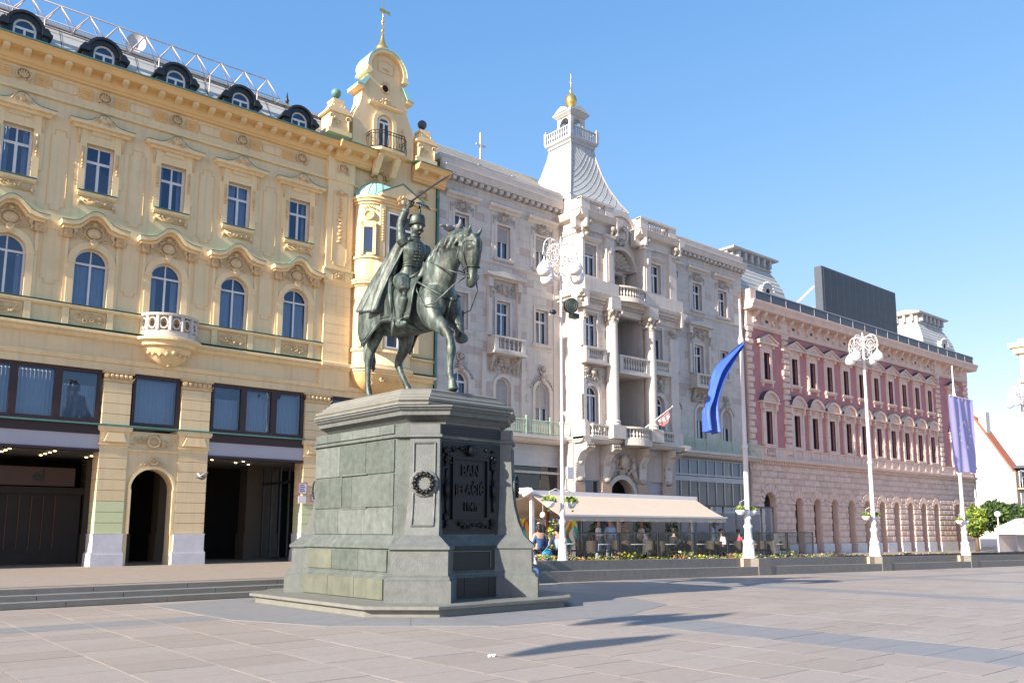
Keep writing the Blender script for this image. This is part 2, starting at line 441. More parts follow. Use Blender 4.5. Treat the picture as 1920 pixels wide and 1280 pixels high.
# wall in the XZ plane, with openings, reveals; front at yf, opening reveals go to yf+dep
def wall(mb, x0, x1, z0, z1, yf, ops, dep=0.3, thick=None):
    """ops: (xa,xb,za,zb,arched) -- arched: semicircular head inside the box"""
    xs = sorted({x0, x1, *[o[0] for o in ops], *[o[1] for o in ops]})
    zs = sorted({z0, z1, *[o[2] for o in ops], *[o[3] for o in ops]})
    xs = [x for x in xs if x0 <= x <= x1]; zs = [z for z in zs if z0 <= z <= z1]
    for i in range(len(xs)-1):
        for j in range(len(zs)-1):
            cx = (xs[i]+xs[i+1])/2; cz = (zs[j]+zs[j+1])/2
            if any(o[0] < cx < o[1] and o[2] < cz < o[3] for o in ops): continue
            mb.add([(xs[i], yf, zs[j]), (xs[i+1], yf, zs[j]), (xs[i+1], yf, zs[j+1]), (xs[i], yf, zs[j+1])], [(0,1,2,3)])
    for o in ops:
        xa, xb, za, zb = o[:4]
        arched = len(o) > 4 and o[4]
        yb = yf + dep
        if arched:
            r = (xb-xa)/2; cx = (xa+xb)/2; zc = zb - r
            ar = arc(cx, zc, r, 180, 0, 12)
            for k in range(12):
                p, q = ar[k], ar[k+1]
                mb.add([(p[0], yf, p[1]), (q[0], yf, q[1]), (q[0], yf, zb), (p[0], yf, zb)], [(0,1,2,3)])
                mb.add([(p[0], yf, p[1]), (q[0], yf, q[1]), (q[0], yb, q[1]), (p[0], yb, p[1])], [(3,2,1,0)])
            path = [(xa, za), (xa, zc)], [(xb, zc), (xb, za)]
        else:
            path = [(xa, za), (xa, zb)], [(xb, zb), (xb, za)], [(xa, zb), (xb, zb)]
        for (p, q) in path:
            mb.add([(p[0], yf, p[1]), (q[0], yf, q[1]), (q[0], yb, q[1]), (p[0], yb, p[1])], [(3,2,1,0)])
        mb.add([(xa, yf, za), (xb, yf, za), (xb, yb, za), (xa, yb, za)], [(0,1,2,3)])
    return mb

# moulding along X: profile [(proud, z)], wall at yw, ends closed
def mould(mb, x0, x1, yw, prof, back=0.05):
    pts = [(yw + back, prof[0][1])] + [(yw - d, z) for d, z in prof] + [(yw + back, prof[-1][1])]
    return mb.prism(pts, x0, x1, 'x')
# arch ring in XZ plane between radii
def ring(mb, cx, cz, r0, r1, y0, y1, a0=0, a1=180, n=14, sz=1.0):
    o = arc(cx, cz, r1, a0, a1, n, r1*sz); i = arc(cx, cz, r0, a0, a1, n, r0*sz)
    for k in range(n):
        a, b, c, d = o[k], o[k+1], i[k+1], i[k]
        vs = [(p[0], y, p[1]) for y in (y0, y1) for p in (a, b, c, d)]
        mb.add(vs, [(3,2,1,0), (4,5,6,7), (0,1,5,4), (2,3,7,6), (1,2,6,5), (3,0,4,7)])
    return mb

# windows: cached frame / glass / curtain meshes, local origin = bottom centre on the wall face
WCACHE = {}
def window(parent, cx, z0, w, h, y, arched=False, frame='white_frame', style='T', curtain=0.0, blind=0.0, set_back=0.16, bar=0.08, name='window', label=None):
    key = (round(w, 2), round(h, 2), arched, frame, style, round(curtain, 2), round(blind, 2), bar)
    if key not in WCACHE:
        f = MB(); g = MB(); c = MB(); hw = w/2; r = hw if arched else 0; zs = h - r
        d = 0.07
        f.box(-hw, -hw+bar, 0, d, 0, zs); f.box(hw-bar, hw, 0, d, 0, zs); f.box(-hw+bar, hw-bar, 0, d, 0, bar)
        if arched: ring(f, 0, zs, hw-bar, hw, 0, d, n=12)
        else: f.box(-hw+bar, hw-bar, 0, d, h-bar, h)
        tz = zs if arched else h*0.66
        if style == 'T':
            f.box(-hw+bar, hw-bar, -0.01, d, tz-bar*0.6, tz+bar*0.6); f.box(-bar*0.6, bar*0.6, -0.012, d, bar, tz-bar*0.6)
            f.box(-bar*0.35, bar*0.35, 0.005, d-0.005, tz+bar*0.6, h-bar)
        elif style == 't':
            f.box(-hw+bar, hw-bar, -0.01, d, tz-bar*0.6, tz+bar*0.6); f.box(-bar*0.5, bar*0.5, -0.012, d, bar, tz-bar*0.6)
        elif style == '#':
            for q in (0.33, 0.66): f.box(-hw+bar, hw-bar, 0.0, d, h*q-bar*0.4, h*q+bar*0.4)
            f.box(-bar*0.5, bar*0.5, -0.012, d, bar, h-bar)
        gp = [(-hw+bar*0.5, bar*0.5), (hw-bar*0.5, bar*0.5)] + (arc(0, zs, hw-bar*0.5, 0, 180, 12) if arched else [(hw-bar*0.5, h-bar*0.5), (-hw+bar*0.5, h-bar*0.5)])
        g.add([(p[0], 0.035, p[1]) for p in gp], [tuple(range(len(gp)))])
        if curtain:
            for sgn in (-1, 1):
                def fn(u, v, sgn=sgn):
                    x = sgn*(hw-bar*0.8 - u*(hw-bar)*curtain*(1 if v > 0.15 else 0.97))
                    return (x, 0.17+0.03*math.sin(u*22*curtain+sgn), 0.04+(zs-0.08)*v)
                c.grid(fn, 18, 3)
        mesh_c = c.mesh('curtain', 'curtain', True) if curtain else None
        mb = None
        if blind:
            b = MB()
            k = int(h*blind/0.06)
            for i in range(k):
                zz = h - bar - i*0.06
                if arched and zz > zs:
                    xx = math.sqrt(max(0.0, (hw-bar)**2 - (zz-zs)**2))
                else: xx = hw-bar
                if xx > 0.05: b.box(-xx, xx, -0.03, -0.012, zz-0.052, zz)
            mb = b.mesh('roller_blind', 'blind')
        WCACHE[key] = (f.mesh('window_frame', frame), g.mesh('pane', 'window_glass'), mesh_c, mb)
    f, g, c, bl = WCACHE[key]
    at = (cx, y + set_back, z0)
    o = part(name, f, None, parent, at=at, label=label)
    part('pane', g, None, o, at=at)
    if c: part('curtain', c, None, o, at=at)
    if bl: part('roller_blind', bl, None, o, at=at)
    return o

def scroll(mb, cx, cz, r, y, turns=1.25, flip=1, th=None, start=0):
    th = th or r*0.16
    n = int(12*turns)
    pts = []
    for i in range(n+1):
        t = i/n
        a = R(start) + flip*2*PI*turns*t
        q = r*(1-0.8*t)
        pts.append((cx+q*math.cos(a), y, cz+q*math.sin(a)))
    mb.tube(pts, [th*(1-0.4*i/n) for i in range(n+1)], 5)
    mb.ball((cx, y, cz), r*0.2, 6, 4)
def rosette(mb, cx, cz, r, y, n=6):
    for i in range(n):
        a = 2*PI*i/n
        mb.ball((cx+r*0.6*math.cos(a), y, cz+r*0.6*math.sin(a)), (r*0.3, r*0.25, r*0.3), 5, 3)
    mb.ball((cx, y-r*0.12, cz), r*0.3, 6, 4)
def shell(mb, cx, cz, r, y):
    ring(mb, cx, cz, r*0.78, r, y-0.05, y+0.05, -50, 230, 14)
    for i in range(7):
        a = R(-10 + 200*i/6)
        mb.tube([(cx, y-0.03, cz-r*0.45), (cx+r*0.62*math.cos(a), y-0.03, cz+r*0.62*math.sin(a))], [r*0.05, r*0.13], 5)
    scroll(mb, cx-r*0.75, cz-r*0.65, r*0.3, y-0.03, 1, 1, r*0.09)
    scroll(mb, cx+r*0.75, cz-r*0.65, r*0.3, y-0.03, 1, -1, r*0.09)
def cartouche(mb, cx, cz, w, h, y, cherubs=False):
    # shield framed by scrolls
    mb.ball((cx, y, cz), (w*0.13, 0.09, h*0.26), 10, 6)
    mb.tube([(cx+w*0.17*math.cos(a), y-0.02, cz+h*0.33*math.sin(a)) for a in [2*PI*i/14 for i in range(14)]], 0.028, 5, True)
    for sgn in (-1, 1):
        scroll(mb, cx+sgn*w*0.17, cz+h*0.30, h*0.13, y-0.04, 1.2, sgn, 0.03)
        scroll(mb, cx+sgn*w*0.20, cz-h*0.22, h*0.12, y-0.03, 1.2, -sgn, 0.03)
        scroll(mb, cx+sgn*w*0.30, cz+h*0.05, h*0.11, y-0.03, 1.1, sgn, 0.025, 90)
        if cherubs:
            px = cx+sgn*w*0.33
            mb.ball((px, y-0.08, cz+h*0.20), 0.075, 7, 5)
            mb.ball((px, y-0.06, cz), (0.085, 0.075, 0.13), 7, 5)
            mb.tube([(px, y-0.06, cz-0.08), (px+sgn*0.05, y-0.10, cz-0.20), (px-sgn*0.02, y-0.05, cz-0.33)], [0.06, 0.045, 0.025], 5)
            mb.tube([(px, y-0.06, cz+0.08), (px-sgn*0.12, y-0.1, cz+0.02), (px-sgn*0.17, y-0.08, cz+0.12)], [0.035, 0.03, 0.025], 5)
    mb.ball((cx, y-0.05, cz+h*0.42), (w*0.06, 0.07, h*0.09), 6, 4)
def foliage_relief(mb, x0, x1, z0, z1, y, n, seed=1, r=0.07):
    rd = random.Random(seed)
    for i in range(n):
        x = rd.uniform(x0+r, x1-r); z = rd.uniform(z0+r, z1-r); q = rd.uniform(0.6, 1.3)*r
        if rd.random() < 0.45: scroll(mb, x, z, q, y-0.02, 1.1, rd.choice((-1, 1)), q*0.28, rd.uniform(0, 360))
        else: mb.ball((x, y-0.01, z), (q*rd.uniform(0.4, 1), q*0.6, q*rd.uniform(0.4, 1)), 6, 4)
def baluster_prof(h, r):
    return [(r*0.9, 0), (r*0.9, h*0.08), (r*0.45, h*0.12), (r*0.95, h*0.32), (r*0.9, h*0.42), (r*0.38, h*0.68), (r*0.42, h*0.84), (r*0.85, h*0.9), (r*0.85, h)]
def baluster_run(parent, x0, x1, y, z0, h, r, n, matn='stone_white', name='baluster'):
    key = ('bal', round(h, 2), round(r, 3), matn)
    if key not in UNIT: UNIT[key] = MB().lathe(0, 0, baluster_prof(h, r), 7).mesh('baluster', matn, True, 40)
    for i in range(n):
        x = x0 + (x1-x0)*(i+0.5)/n
        part(name, UNIT[key], None, parent, at=(x, y, z0))
def text_mesh(txt, size, depth, matn, bold=0.0):
    cu = bpy.data.curves.new('lettering', 'FONT')
    cu.body = txt; cu.size = size; cu.extrude = depth; cu.align_x = 'CENTER'; cu.align_y = 'CENTER'; cu.offset = bold
    o = bpy.data.objects.new('lettering', cu); S.collection.objects.link(o)
    bpy.context.view_layer.update()
    me = bpy.data.meshes.new_from_object(o.evaluated_get(bpy.context.evaluated_depsgraph_get()))
    bpy.data.objects.remove(o); bpy.data.curves.remove(cu)
    me.materials.clear(); me.materials.append(M(matn))
    return me
def evaluated(me, mods):
    """apply modifiers [(type, {props})] to a mesh and return the result"""
    o = bpy.data.objects.new('tmp', me); S.collection.objects.link(o)
    for t, pr in mods:
        m = o.modifiers.new(t, t)
        for k, v in pr.items(): setattr(m, k, v)
    bpy.context.view_layer.update()
    r = bpy.data.meshes.new_from_object(o.evaluated_get(bpy.context.evaluated_depsgraph_get()))
    bpy.data.objects.remove(o)
    return r

# ================================================================ ground
def gz(x):      # the square falls gently towards the east
    return 0.0 if x < 17 else max(-0.55, -0.0125*(x-17))
def tz(x):      # terrace in front of the houses
    return 0.36 if x < 22 else max(-0.16, 0.36 - 0.0088*(x-22))
PAR_Y = 20.42
b = MB()
xs = [-400, -40, 17, 30, 45, 61, 150, 900]
for i in range(len(xs)-1):
    b.add([(xs[i], -400, gz(xs[i])-0.012), (xs[i+1], -400, gz(xs[i+1])-0.012), (xs[i+1], 22, gz(xs[i+1])-0.012), (xs[i], 22, gz(xs[i])-0.012)], [(0,1,2,3)])
ground = part('square_ground', b, 'mortar', kind='structure')
def in_poly(x, y, P):
    c = False; j = len(P)-1
    for i in range(len(P)):
        if (P[i][1] > y) != (P[j][1] > y) and x < (P[j][0]-P[i][0])*(y-P[i][1])/(P[j][1]-P[i][1])+P[i][0]: c = not c
        j = i
    return c
near = []; far = MB(); FM = ['paving_warm', 'paving_pale', 'paving_brown', 'paving_dark']
rd = random.Random(5)
cols = []
x = 11.33 - 1.03*14
while x < 78:
    if abs(((x-11.33+0.01) % 10.72)) < 0.05: cols.append((x, x+1.45, True)); x += 1.45
    else: cols.append((x, x+1.03, False)); x += 1.03
for ci, (xa, xb, dk) in enumerate(cols):
    off = 0 if dk else (0.375 if ci % 2 else 0.0)
    rows = []
    y = 12.05 - 0.75*17 + off
    while y < 15.7: rows.append((y, min(y+0.75, 15.8), False)); y += 0.75
    rows.append((15.8, 16.7, True)); y = 16.7
    while y < 20.3: rows.append((y, min(y+0.75, PAR_Y), False)); y += 0.75
    for (ya, yb, dr) in rows:
        if yb-ya < 0.08: continue
        m = 3 if (dk or (dr and xa < 9) or (dr and xa > 20)) else rd.choice([0, 0, 1, 1, 2])
        g = 0.006; cx = (xa+xb)/2; cy = (ya+yb)/2
        if xb < 17.0 and xa > 1.5 and 3 < cy: near.append((cx, cy, -0.03 + rd.uniform(-0.0012, 0.0012), xb-xa-2*g, yb-ya-2*g, 0.06, FM[m]))
        else:
            far.cur = m; z0, z1 = gz(xa), gz(xb)
            far.add([(xa+g, ya+g, z0), (xb-g, ya+g, z1), (xb-g, yb-g, z1), (xa+g, yb-g, z0), (xa+g, ya+g, z0-.03), (xb-g, ya+g, z1-.03), (xb-g, yb-g, z1-.03), (xa+g, yb-g, z0-.03)],
                    [(0,1,2,3), (4,5,1,0), (5,6,2,1), (6,7,3,2), (7,4,0,3)])
pieces('paving_slab', ground, near, restname='paving_slabs_beyond')
part('distant_paving_slabs', far, FM, ground, kind='stuff')
# dark apron round the monument
CX, CY = 10.95, 16.82
ap = [(6.15, 19.6), (6.3, 15.6), (7.1, 13.5), (9.4, 11.65), (12.5, 11.5), (14.9, 12.6), (15.8, 14.6), (15.8, 19.6), (13.5, 20.3), (8.5, 20.3)]
b = MB().prism(ap, -0.005, 0.006, 'z')
apron = part('dark_paving_apron', b, 'paving_dark', ground)
b = MB()
for (p, q) in [((6.3,15.6),(8.3,15.9)), ((7.1,13.5),(8.6,14.3)), ((9.4,11.65),(9.6,13.3)), ((12.5,11.5),(12.4,13.3)), ((14.9,12.6),(13.3,13.9)), ((11,11.57),(11,13.4)), ((6.7,14.5),(8.4,15.1)), ((8.2,12.6),(9.0,13.8)), ((7.0,15.2),(9.3,12.6)), ((9.3,12.6),(13,12.5))]:
    d = Vector((q[0]-p[0], q[1]-p[1], 0)).normalized(); nrm = Vector((-d.y, d.x, 0))*0.005
    b.add([(p[0]-nrm.x, p[1]-nrm.y, 0.010), (q[0]-nrm.x, q[1]-nrm.y, 0.010), (q[0]+nrm.x, q[1]+nrm.y, 0.010), (p[0]+nrm.x, p[1]+nrm.y, 0.010)], [(0,1,2,3)])
part('joint', b, 'mortar', apron)

# terrace before the houses, with the three steps on the left
b = MB()
xs = [-60, 22, 40, 60, 80, 140, 900]
for i in range(len(xs)-1):
    y0 = PAR_Y+1.1
    b.add([(xs[i], y0, tz(xs[i])), (xs[i+1], y0, tz(xs[i+1])), (xs[i+1], 300, tz(xs[i+1])), (xs[i], 300, tz(xs[i]))], [(0,1,2,3)])
terrace = part('terrace_pavement', b, 'terrace_paving', kind='structure')
t = thing('stone_steps', 'three long dark stone steps rising from the square to the arcade, left of the monument', 'steps', (3, 20.6, 0), 'stone steps and walls along the square')
it = []
rd = random.Random(2)
for k, (ya, yb, z0, z1) in enumerate([(20.62, 21.9, 0.0, 0.12), (20.98, 21.9, 0.12, 0.24), (21.34, 21.9, 0.24, 0.36)]):
    x = -9.0 + k*0.5
    while x < 12.9:
        w = rd.choice([1.75, 2.1, 2.3]) if x < 8 else 1.3
        it.append((x+w/2, (ya+yb)/2-k*0, (z0+z1)/2-0.001*k, w-0.012, yb-ya, z1-z0, 'step_stone')); x += w
pieces('step_block', t, it)
b = MB().box(-9, 13, 21.92, 22.0, 0.2, 0.372)
part('kerb', b, 'step_stone', t)

# low double wall (bench) along the right of the square; poles stand on it
t = thing('bench_wall', 'long low grey stone wall with a seat ledge, behind the monument along the square', 'wall', (18, PAR_Y, 0), 'stone steps and walls along the square')
low, up = [], []
def seg_z(x): return gz(x)
POLES = [19.05, 29.2, 39.35, 49.4, 59.5, 69.6]
x = 13.0
b1, b2 = MB(), MB()
def slopebox(b, x0, x1, y0, y1, za, zb):
    b.add([(x0, y0, za(x0)), (x1, y0, za(x1)), (x1, y1, za(x1)), (x0, y1, za(x0)), (x0, y0, zb(x0)), (x1, y0, zb(x1)), (x1, y1, zb(x1)), (x0, y1, zb(x0))],
          [(0,3,2,1), (4,5,6,7), (0,1,5,4), (1,2,6,5), (2,3,7,6), (3,0,4,7)])
while x < 112:
    w = 2.0
    xa, xb = x, x+w
    m = MB(); slopebox(m, xa+0.004, xb-0.004, PAR_Y, PAR_Y+0.55, lambda q: gz(q)-0.05, lambda q: gz(q)+0.34)
    part('seat_block', m, 'parapet_stone', t)
    m = MB(); slopebox(m, xa+0.004, xb-0.004, PAR_Y+0.50, PAR_Y+0.85, lambda q: gz(q)-0.05, lambda q: gz(q)+0.665)
    part('back_block', m, 'parapet_stone', t)
    x += w
for px in POLES[1:]:
    m = MB(); slopebox(m, px+0.15, px+0.62, PAR_Y+0.36, PAR_Y+0.52, lambda q: gz(q)+0.342, lambda q: gz(q)+0.672)
    part('pale_block', m, 'salmon_stone', t)
    m = MB(); slopebox(m, px+0.63, px+1.5, PAR_Y-0.03, PAR_Y+0.52, lambda q: gz(q)-0.05, lambda q: gz(q)+0.668)
    part('pier_block', m, 'parapet_stone', t)
m = MB(); slopebox(m, 13, 112, PAR_Y+0.86, PAR_Y+1.55, lambda q: gz(q)-0.05, lambda q: gz(q)+0.55)
part('planting_soil', m, 'hair_dark', t)

# ================================================================ monument pedestal (local to its centre)
ped = thing('monument_pedestal', 'tall green grey granite pedestal with diagonal corner buttresses under the bronze rider', 'pedestal', (CX, CY, 0))
def pl(*p): return (CX+p[0], CY+p[1])
def octo(a, bb, c):   # half size a (x), bb (y), corner cut c
    return [pl(-a, -bb+c), pl(-a+c, -bb), pl(a-c, -bb), pl(a, -bb+c), pl(a, bb-c), pl(a-c, bb), pl(-a+c, bb), pl(-a, bb-c)]
def stack(mb, shapes):
    # shapes: [(poly, z)] loft between same-length polygons
    n = len(shapes[0][0]); vs = []; fs = []
    for P, z in shapes: vs += [(p[0], p[1], z) for p in P]
    for j in range(len(shapes)-1):
        for i in range(n):
            k = (i+1) % n; fs.append((j*n+i, j*n+k, (j+1)*n+k, (j+1)*n+i))
    fs.append(tuple(reversed(range(n)))); fs.append(tuple(range((len(shapes)-1)*n, len(shapes)*n)))
    return mb.add(vs, fs)
sl = lambda d, z: (octo(2.75+d, 3.4+d, 1.0), z)
part('base_slab', stack(MB(), [sl(-.10, 0.0), sl(-.10, .12), sl(-.06, .125), sl(-.06, .14), sl(0, .15), sl(0, .205), sl(-.02, .215)]), 'granite_slab', ped)
bd = lambda d, z: (octo(1.72+d, 2.27+d, 0.50), z)
part('body', stack(MB(), [bd(.08, .21), bd(.08, .66), bd(.03, .70), bd(.03, .74), bd(0, .76), bd(-.01, 1.22), bd(.05, 1.25), bd(.05, 1.29), bd(-.02, 1.36), bd(-.10, 1.46), bd(-.12, 1.50), bd(-.13, 3.50), bd(-.07, 3.52), bd(-.07, 3.57), bd(-.12, 3.58), bd(-.12, 3.80)]), 'granite_green', ped)
# facing stones of the long west side and the south side
def face_stones(side):
    it = []
    rows = [(0.23, .65, 3, .085), (0.78, 1.21, 3, 0.0), (1.53, 2.08, 3, -.125), (2.10, 2.78, 2, -.125), (2.80, 3.48, 3, -.128), (3.60, 3.79, 6, -.115)]
    rr = random.Random(9)
    for (z0, z1, n, d) in rows:
        if side == 'w':
            ya, yb = -1.63, 1.63
            for k in range(n):
                a = ya+(yb-ya)*k/n; c = ya+(yb-ya)*(k+1)/n
                mm = 'granite_moss' if z1 < 1.3 and rr.random() < 0.5 else rr.choice(['granite_green', 'granite_pale', 'granite_deep'])
                it.append((CX-1.72-d-0.008, CY+(a+c)/2, (z0+z1)/2, 0.04+rr.uniform(0, .006), c-a-0.012, z1-z0-0.012, mm))
    return it
pieces('stone', ped, face_stones('w'))
# inset panel on the west side
m = MB()
for (ya, yb, za, zb) in [(-.62, .42, 2.80, 2.83), (-.62, .42, 2.07, 2.10), (.40, .42, 2.10, 2.80)]: m.box(CX-1.64, CX-1.60, CY+ya, CY+yb, za, zb)
part('panel_frame', m, 'granite_grey', ped)
# buttress piers at the four diagonals
m = MB()
DG = math.sqrt(0.5)
def pier_sections():
    # (distance of the outer face along the diagonal normal (sum/sqrt2 from centre line), half width, z)
    return [(2.98, .65, .21), (2.98, .65, .62), (2.92, .61, .66), (2.92, .61, .70), (2.85, .57, .74), (2.84, .57, 1.20), (2.90, .60, 1.24), (2.90, .60, 1.29), (2.82, .52, 1.36), (2.72, .42, 1.46),
            (2.66, .35, 1.52), (2.54, .34, 1.80), (2.45, .325, 2.15), (2.41, .315, 2.5), (2.39, .31, 3.0), (2.39, .31, 3.50), (2.45, .36, 3.52), (2.45, .36, 3.57), (2.39, .31, 3.59), (2.39, .31, 3.80), (2.40, .32, 3.80)]
for k, (sxn, syn) in enumerate([(-1, -1), (1, -1), (1, 1), (-1, 1)]):
    m = MB(); vs = []; fs = []
    cxo = sxn*0.275*-1; # diagonal line offset: rectangle is longer in y
    off = Vector((0, syn*0.92, 0))          # pier axis passes through (0, +-.92)
    n = Vector((sxn*DG, syn*DG, 0)); t2 = Vector((-n.y, n.x, 0))
    secs = pier_sections()
    for (d, w, z) in secs:
        o = Vector((CX, CY, 0)) + off + n*(d-0.69)
        inn = Vector((CX, CY, 0)) + off + n*0.7
        for p in (inn - t2*w, o - t2*w, o + t2*w, inn + t2*w): vs.append((p.x, p.y, z))
    for j in range(len(secs)-1):
        for i in range(4):
            q = (i+1) % 4; fs.append((j*4+i, j*4+q, (j+1)*4+q, (j+1)*4+i))
    fs.append((3, 2, 1, 0)); fs.append(tuple(range(len(vs)-4, len(vs))))
    m.add(vs, fs)
    bt = part('buttress', m, 'granite_grey', ped)
    # framed panel and wreath on the shaft
    m = MB()
    def onp(u, z, pr=0.0):
        # distance of the shaft face at height z
        for i in range(len(secs)-1):
            if secs[i][2] <= z <= secs[i+1][2]:
                f = (z-secs[i][2])/max(1e-6, secs[i+1][2]-secs[i][2]); d = secs[i][0]*(1-f)+secs[i+1][0]*f; break
        p = Vector((CX, CY, 0)) + off + n*(d-0.69+pr) + t2*u
        return (p.x, p.y, z)
    zz = [1.70+0.2125*i for i in range(9)]
    for u in (-.22, .22): m.tube([onp(u, z, 0.012) for z in zz], 0.022, 4)
    for z in (1.70, 3.40): m.tube([onp(-.22, z, 0.012), onp(.22, z, 0.012)], 0.022, 4)
    part('panel_moulding', m, 'granite_grey', bt)
    m = MB()
    c = Vector(onp(0, 2.57, 0.0))
    pts = lambda r, pr: [tuple(c + n*pr + t2*r*math.cos(2*PI*i/24) + Vector((0, 0, 1))*r*math.sin(2*PI*i/24)) for i in range(24)]
    m.cur = 0
    vs = pts(.29, .0) + pts(.29, .05) + pts(.26, .07)
    m.add(vs, [(i, (i+1) % 24, (i+1) % 24+24, i+24) for i in range(24)] + [(i+24, (i+1) % 24+24, (i+1) % 24+48, i+48) for i in range(24)] + [tuple(range(48, 72))])
    part('medallion', m, 'granite_grey', bt)
    m = MB()
    for i in range(26):
        a = 2*PI*i/26; r = 0.185 + (0.022 if i % 2 else -0.018)
        p = c + n*0.10 + t2*r*math.cos(a) + Vector((0, 0, 1))*r*math.sin(a)
        m.ball(tuple(p), (0.042, 0.042, 0.036), 6, 4)
    m.tube([tuple(c + n*0.085 + t2*.185*math.cos(2*PI*i/20) + Vector((0, 0, 1))*.185*math.sin(2*PI*i/20)) for i in range(20)], 0.042, 6, True)
    part('bronze_wreath', m, 'bronze_dark', bt, True)
# cornice: octagon with the corners breaking forward over the piers
def corn(d, z):
    a, bb = 1.60+d, 2.15+d; e = 0.30+d*0.25; q = 0.46
    P = []
    for (sxn, syn) in [(-1, -1), (1, -1), (1, 1), (-1, 1)]:
        n = Vector((sxn*DG, syn*DG)); t2 = Vector((-n.y, n.x))
        o = Vector((0, syn*0.92)) + n*(1.38+d)
        w = 0.36+d*0.55
        A = o - t2*w; B = o + t2*w
        # where the pier sides meet the body faces
        def hit(p, dirn):
            # go inwards along -n until |x|=a or |y|=bb
            c_ = []
            if abs(p.x) > a: c_.append((abs(p.x)-a)/DG)
            if abs(p.y) > bb: c_.append((abs(p.y)-bb)/DG)
            s = max(c_) if c_ else 0.0
            return p - n*s
        P += [hit(A, 0), A, B, hit(B, 0)]
    return ([pl(p[0], p[1]) for p in P], z)
part('cornice', stack(MB(), [corn(.0, 3.80), corn(.05, 3.82), corn(.06, 3.86), corn(.16, 3.95), corn(.26, 3.99), corn(.27, 4.07), corn(.31, 4.09), corn(.34, 4.13), corn(.37, 4.15), corn(.37, 4.18), corn(.1, 4.22)]), 'granite_grey', ped)
tb = lambda d, z, c=.45: (octo(1.42+d, 1.98+d, c), z)
part('top_plinth', stack(MB(), [tb(.22, 4.2), tb(.22, 4.24), tb(.17, 4.26), tb(.20, 4.30), tb(.20, 4.34), tb(.12, 4.38), tb(.08, 4.39), tb(.08, 4.43), tb(.02, 4.46), tb(.0, 4.50), tb(-.04, 4.51), tb(-.04, 4.56), tb(-.10, 4.60), tb(-.2, 4.62)]), 'granite_slab', ped)
# dark bronze plaque on the south face
YF = CY - 2.27 + 0.12
def fr(mb, x0, x1, z0, z1, w, d0, d1):
    mb.box(CX+x0, CX+x1, YF-d1, YF-d0, z0, z0+w); mb.box(CX+x0, CX+x1, YF-d1, YF-d0, z1-w, z1)
    mb.box(CX+x0, CX+x0+w, YF-d1, YF-d0, z0+w, z1-w); mb.box(CX+x1-w, CX+x1, YF-d1, YF-d0, z0+w, z1-w)
m = MB(); m.box(CX-.80, CX+.70, YF-.04, YF+.03, 1.60, 3.42)
plq = part('inscription_plaque', m, 'bronze_dark', ped)
m = MB(); fr(m, -.56, .42, 1.84, 3.14, .045, .04, .10); m.box(CX-.51, CX+.37, YF-.05, YF-.03, 1.885, 3.095)
part('inner_frame', m, 'bronze_dark', plq)
m = MB()
foliage_relief(m, CX-.80, CX-.56, 2.85, 3.40, YF-.06, 12, 3, .07); foliage_relief(m, CX+.45, CX+.70, 2.85, 3.38, YF-.06, 12, 4, .07)
foliage_relief(m, CX-.56, CX+.45, 3.18, 3.40, YF-.06, 12, 5, .06); m.ball((CX-.07, YF-.10, 3.30), (.12, .10, .13), 8, 6)
foliage_relief(m, CX-.80, CX-.60, 1.60, 2.0, YF-.06, 8, 6, .06); foliage_relief(m, CX+.45, CX+.70, 1.60, 2.0, YF-.06, 8, 7, .06)
foliage_relief(m, CX-.45, CX+.45, 1.62, 1.82, YF-.07, 14, 8, .055)
for zz_ in (2.45,):
    for xx in (-.70, .58):
        m.tube([(CX+xx, YF-.08, zz_-.14), (CX+xx, YF-.08, zz_+.14)], [.05, .06], 8)
        scroll(m, CX+xx, zz_+.20, .06, YF-.08); scroll(m, CX+xx, zz_-.20, .06, YF-.08)
for xx in (-.70, .58):
    m.tube([(CX+xx, YF-.06, 2.0), (CX+xx, YF-.06, 2.3)], .025, 5); m.tube([(CX+xx, YF-.06, 2.6), (CX+xx, YF-.06, 2.9)], .025, 5)
part('bronze_ornament', m, 'bronze_dark', plq, True, kind='stuff')
for (txt, zc, size) in [('BAN', 2.86, .33), ('JELA\u010cI\u0106', 2.46, .30), ('1848', 2.10, .25)]:
    me = text_mesh(txt, size, 0.016, 'bronze_dark', 0.006)
    o = bpy.data.objects.new('raised_lettering', me)
    link(o, plq, (CX-.07, YF-.066, zc)); o.rotation_euler = (R(90), 0, 0); o.scale = (0.74, 1, 1)
# small sunk panel low on the south face
m = MB(); fr(m, -.75, .55, .80, 1.20, .02, .055-.2, .06-.2)
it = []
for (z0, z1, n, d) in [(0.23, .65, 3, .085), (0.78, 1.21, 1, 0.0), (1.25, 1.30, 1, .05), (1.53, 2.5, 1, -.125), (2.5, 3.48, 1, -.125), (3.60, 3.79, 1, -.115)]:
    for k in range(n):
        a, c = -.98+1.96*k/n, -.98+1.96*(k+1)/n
        it.append((CX+(a+c)/2, CY-2.27-d-.004, (z0+z1)/2, c-a-.01, .03, z1-z0-.01, 'granite_shade'))
pieces('shade_stone', ped, it)  # facing stones coloured near black to carry the south side's shade
m = MB()
for (xa, xb, za, zb) in [(-.60, .45, 1.17, 1.19), (.43, .45, .84, 1.17)]: m.box(CX+xa, CX+xb, CY-2.305, CY-2.286, za, zb)
part('sunk_panel_edge', m, 'granite_grey', ped)

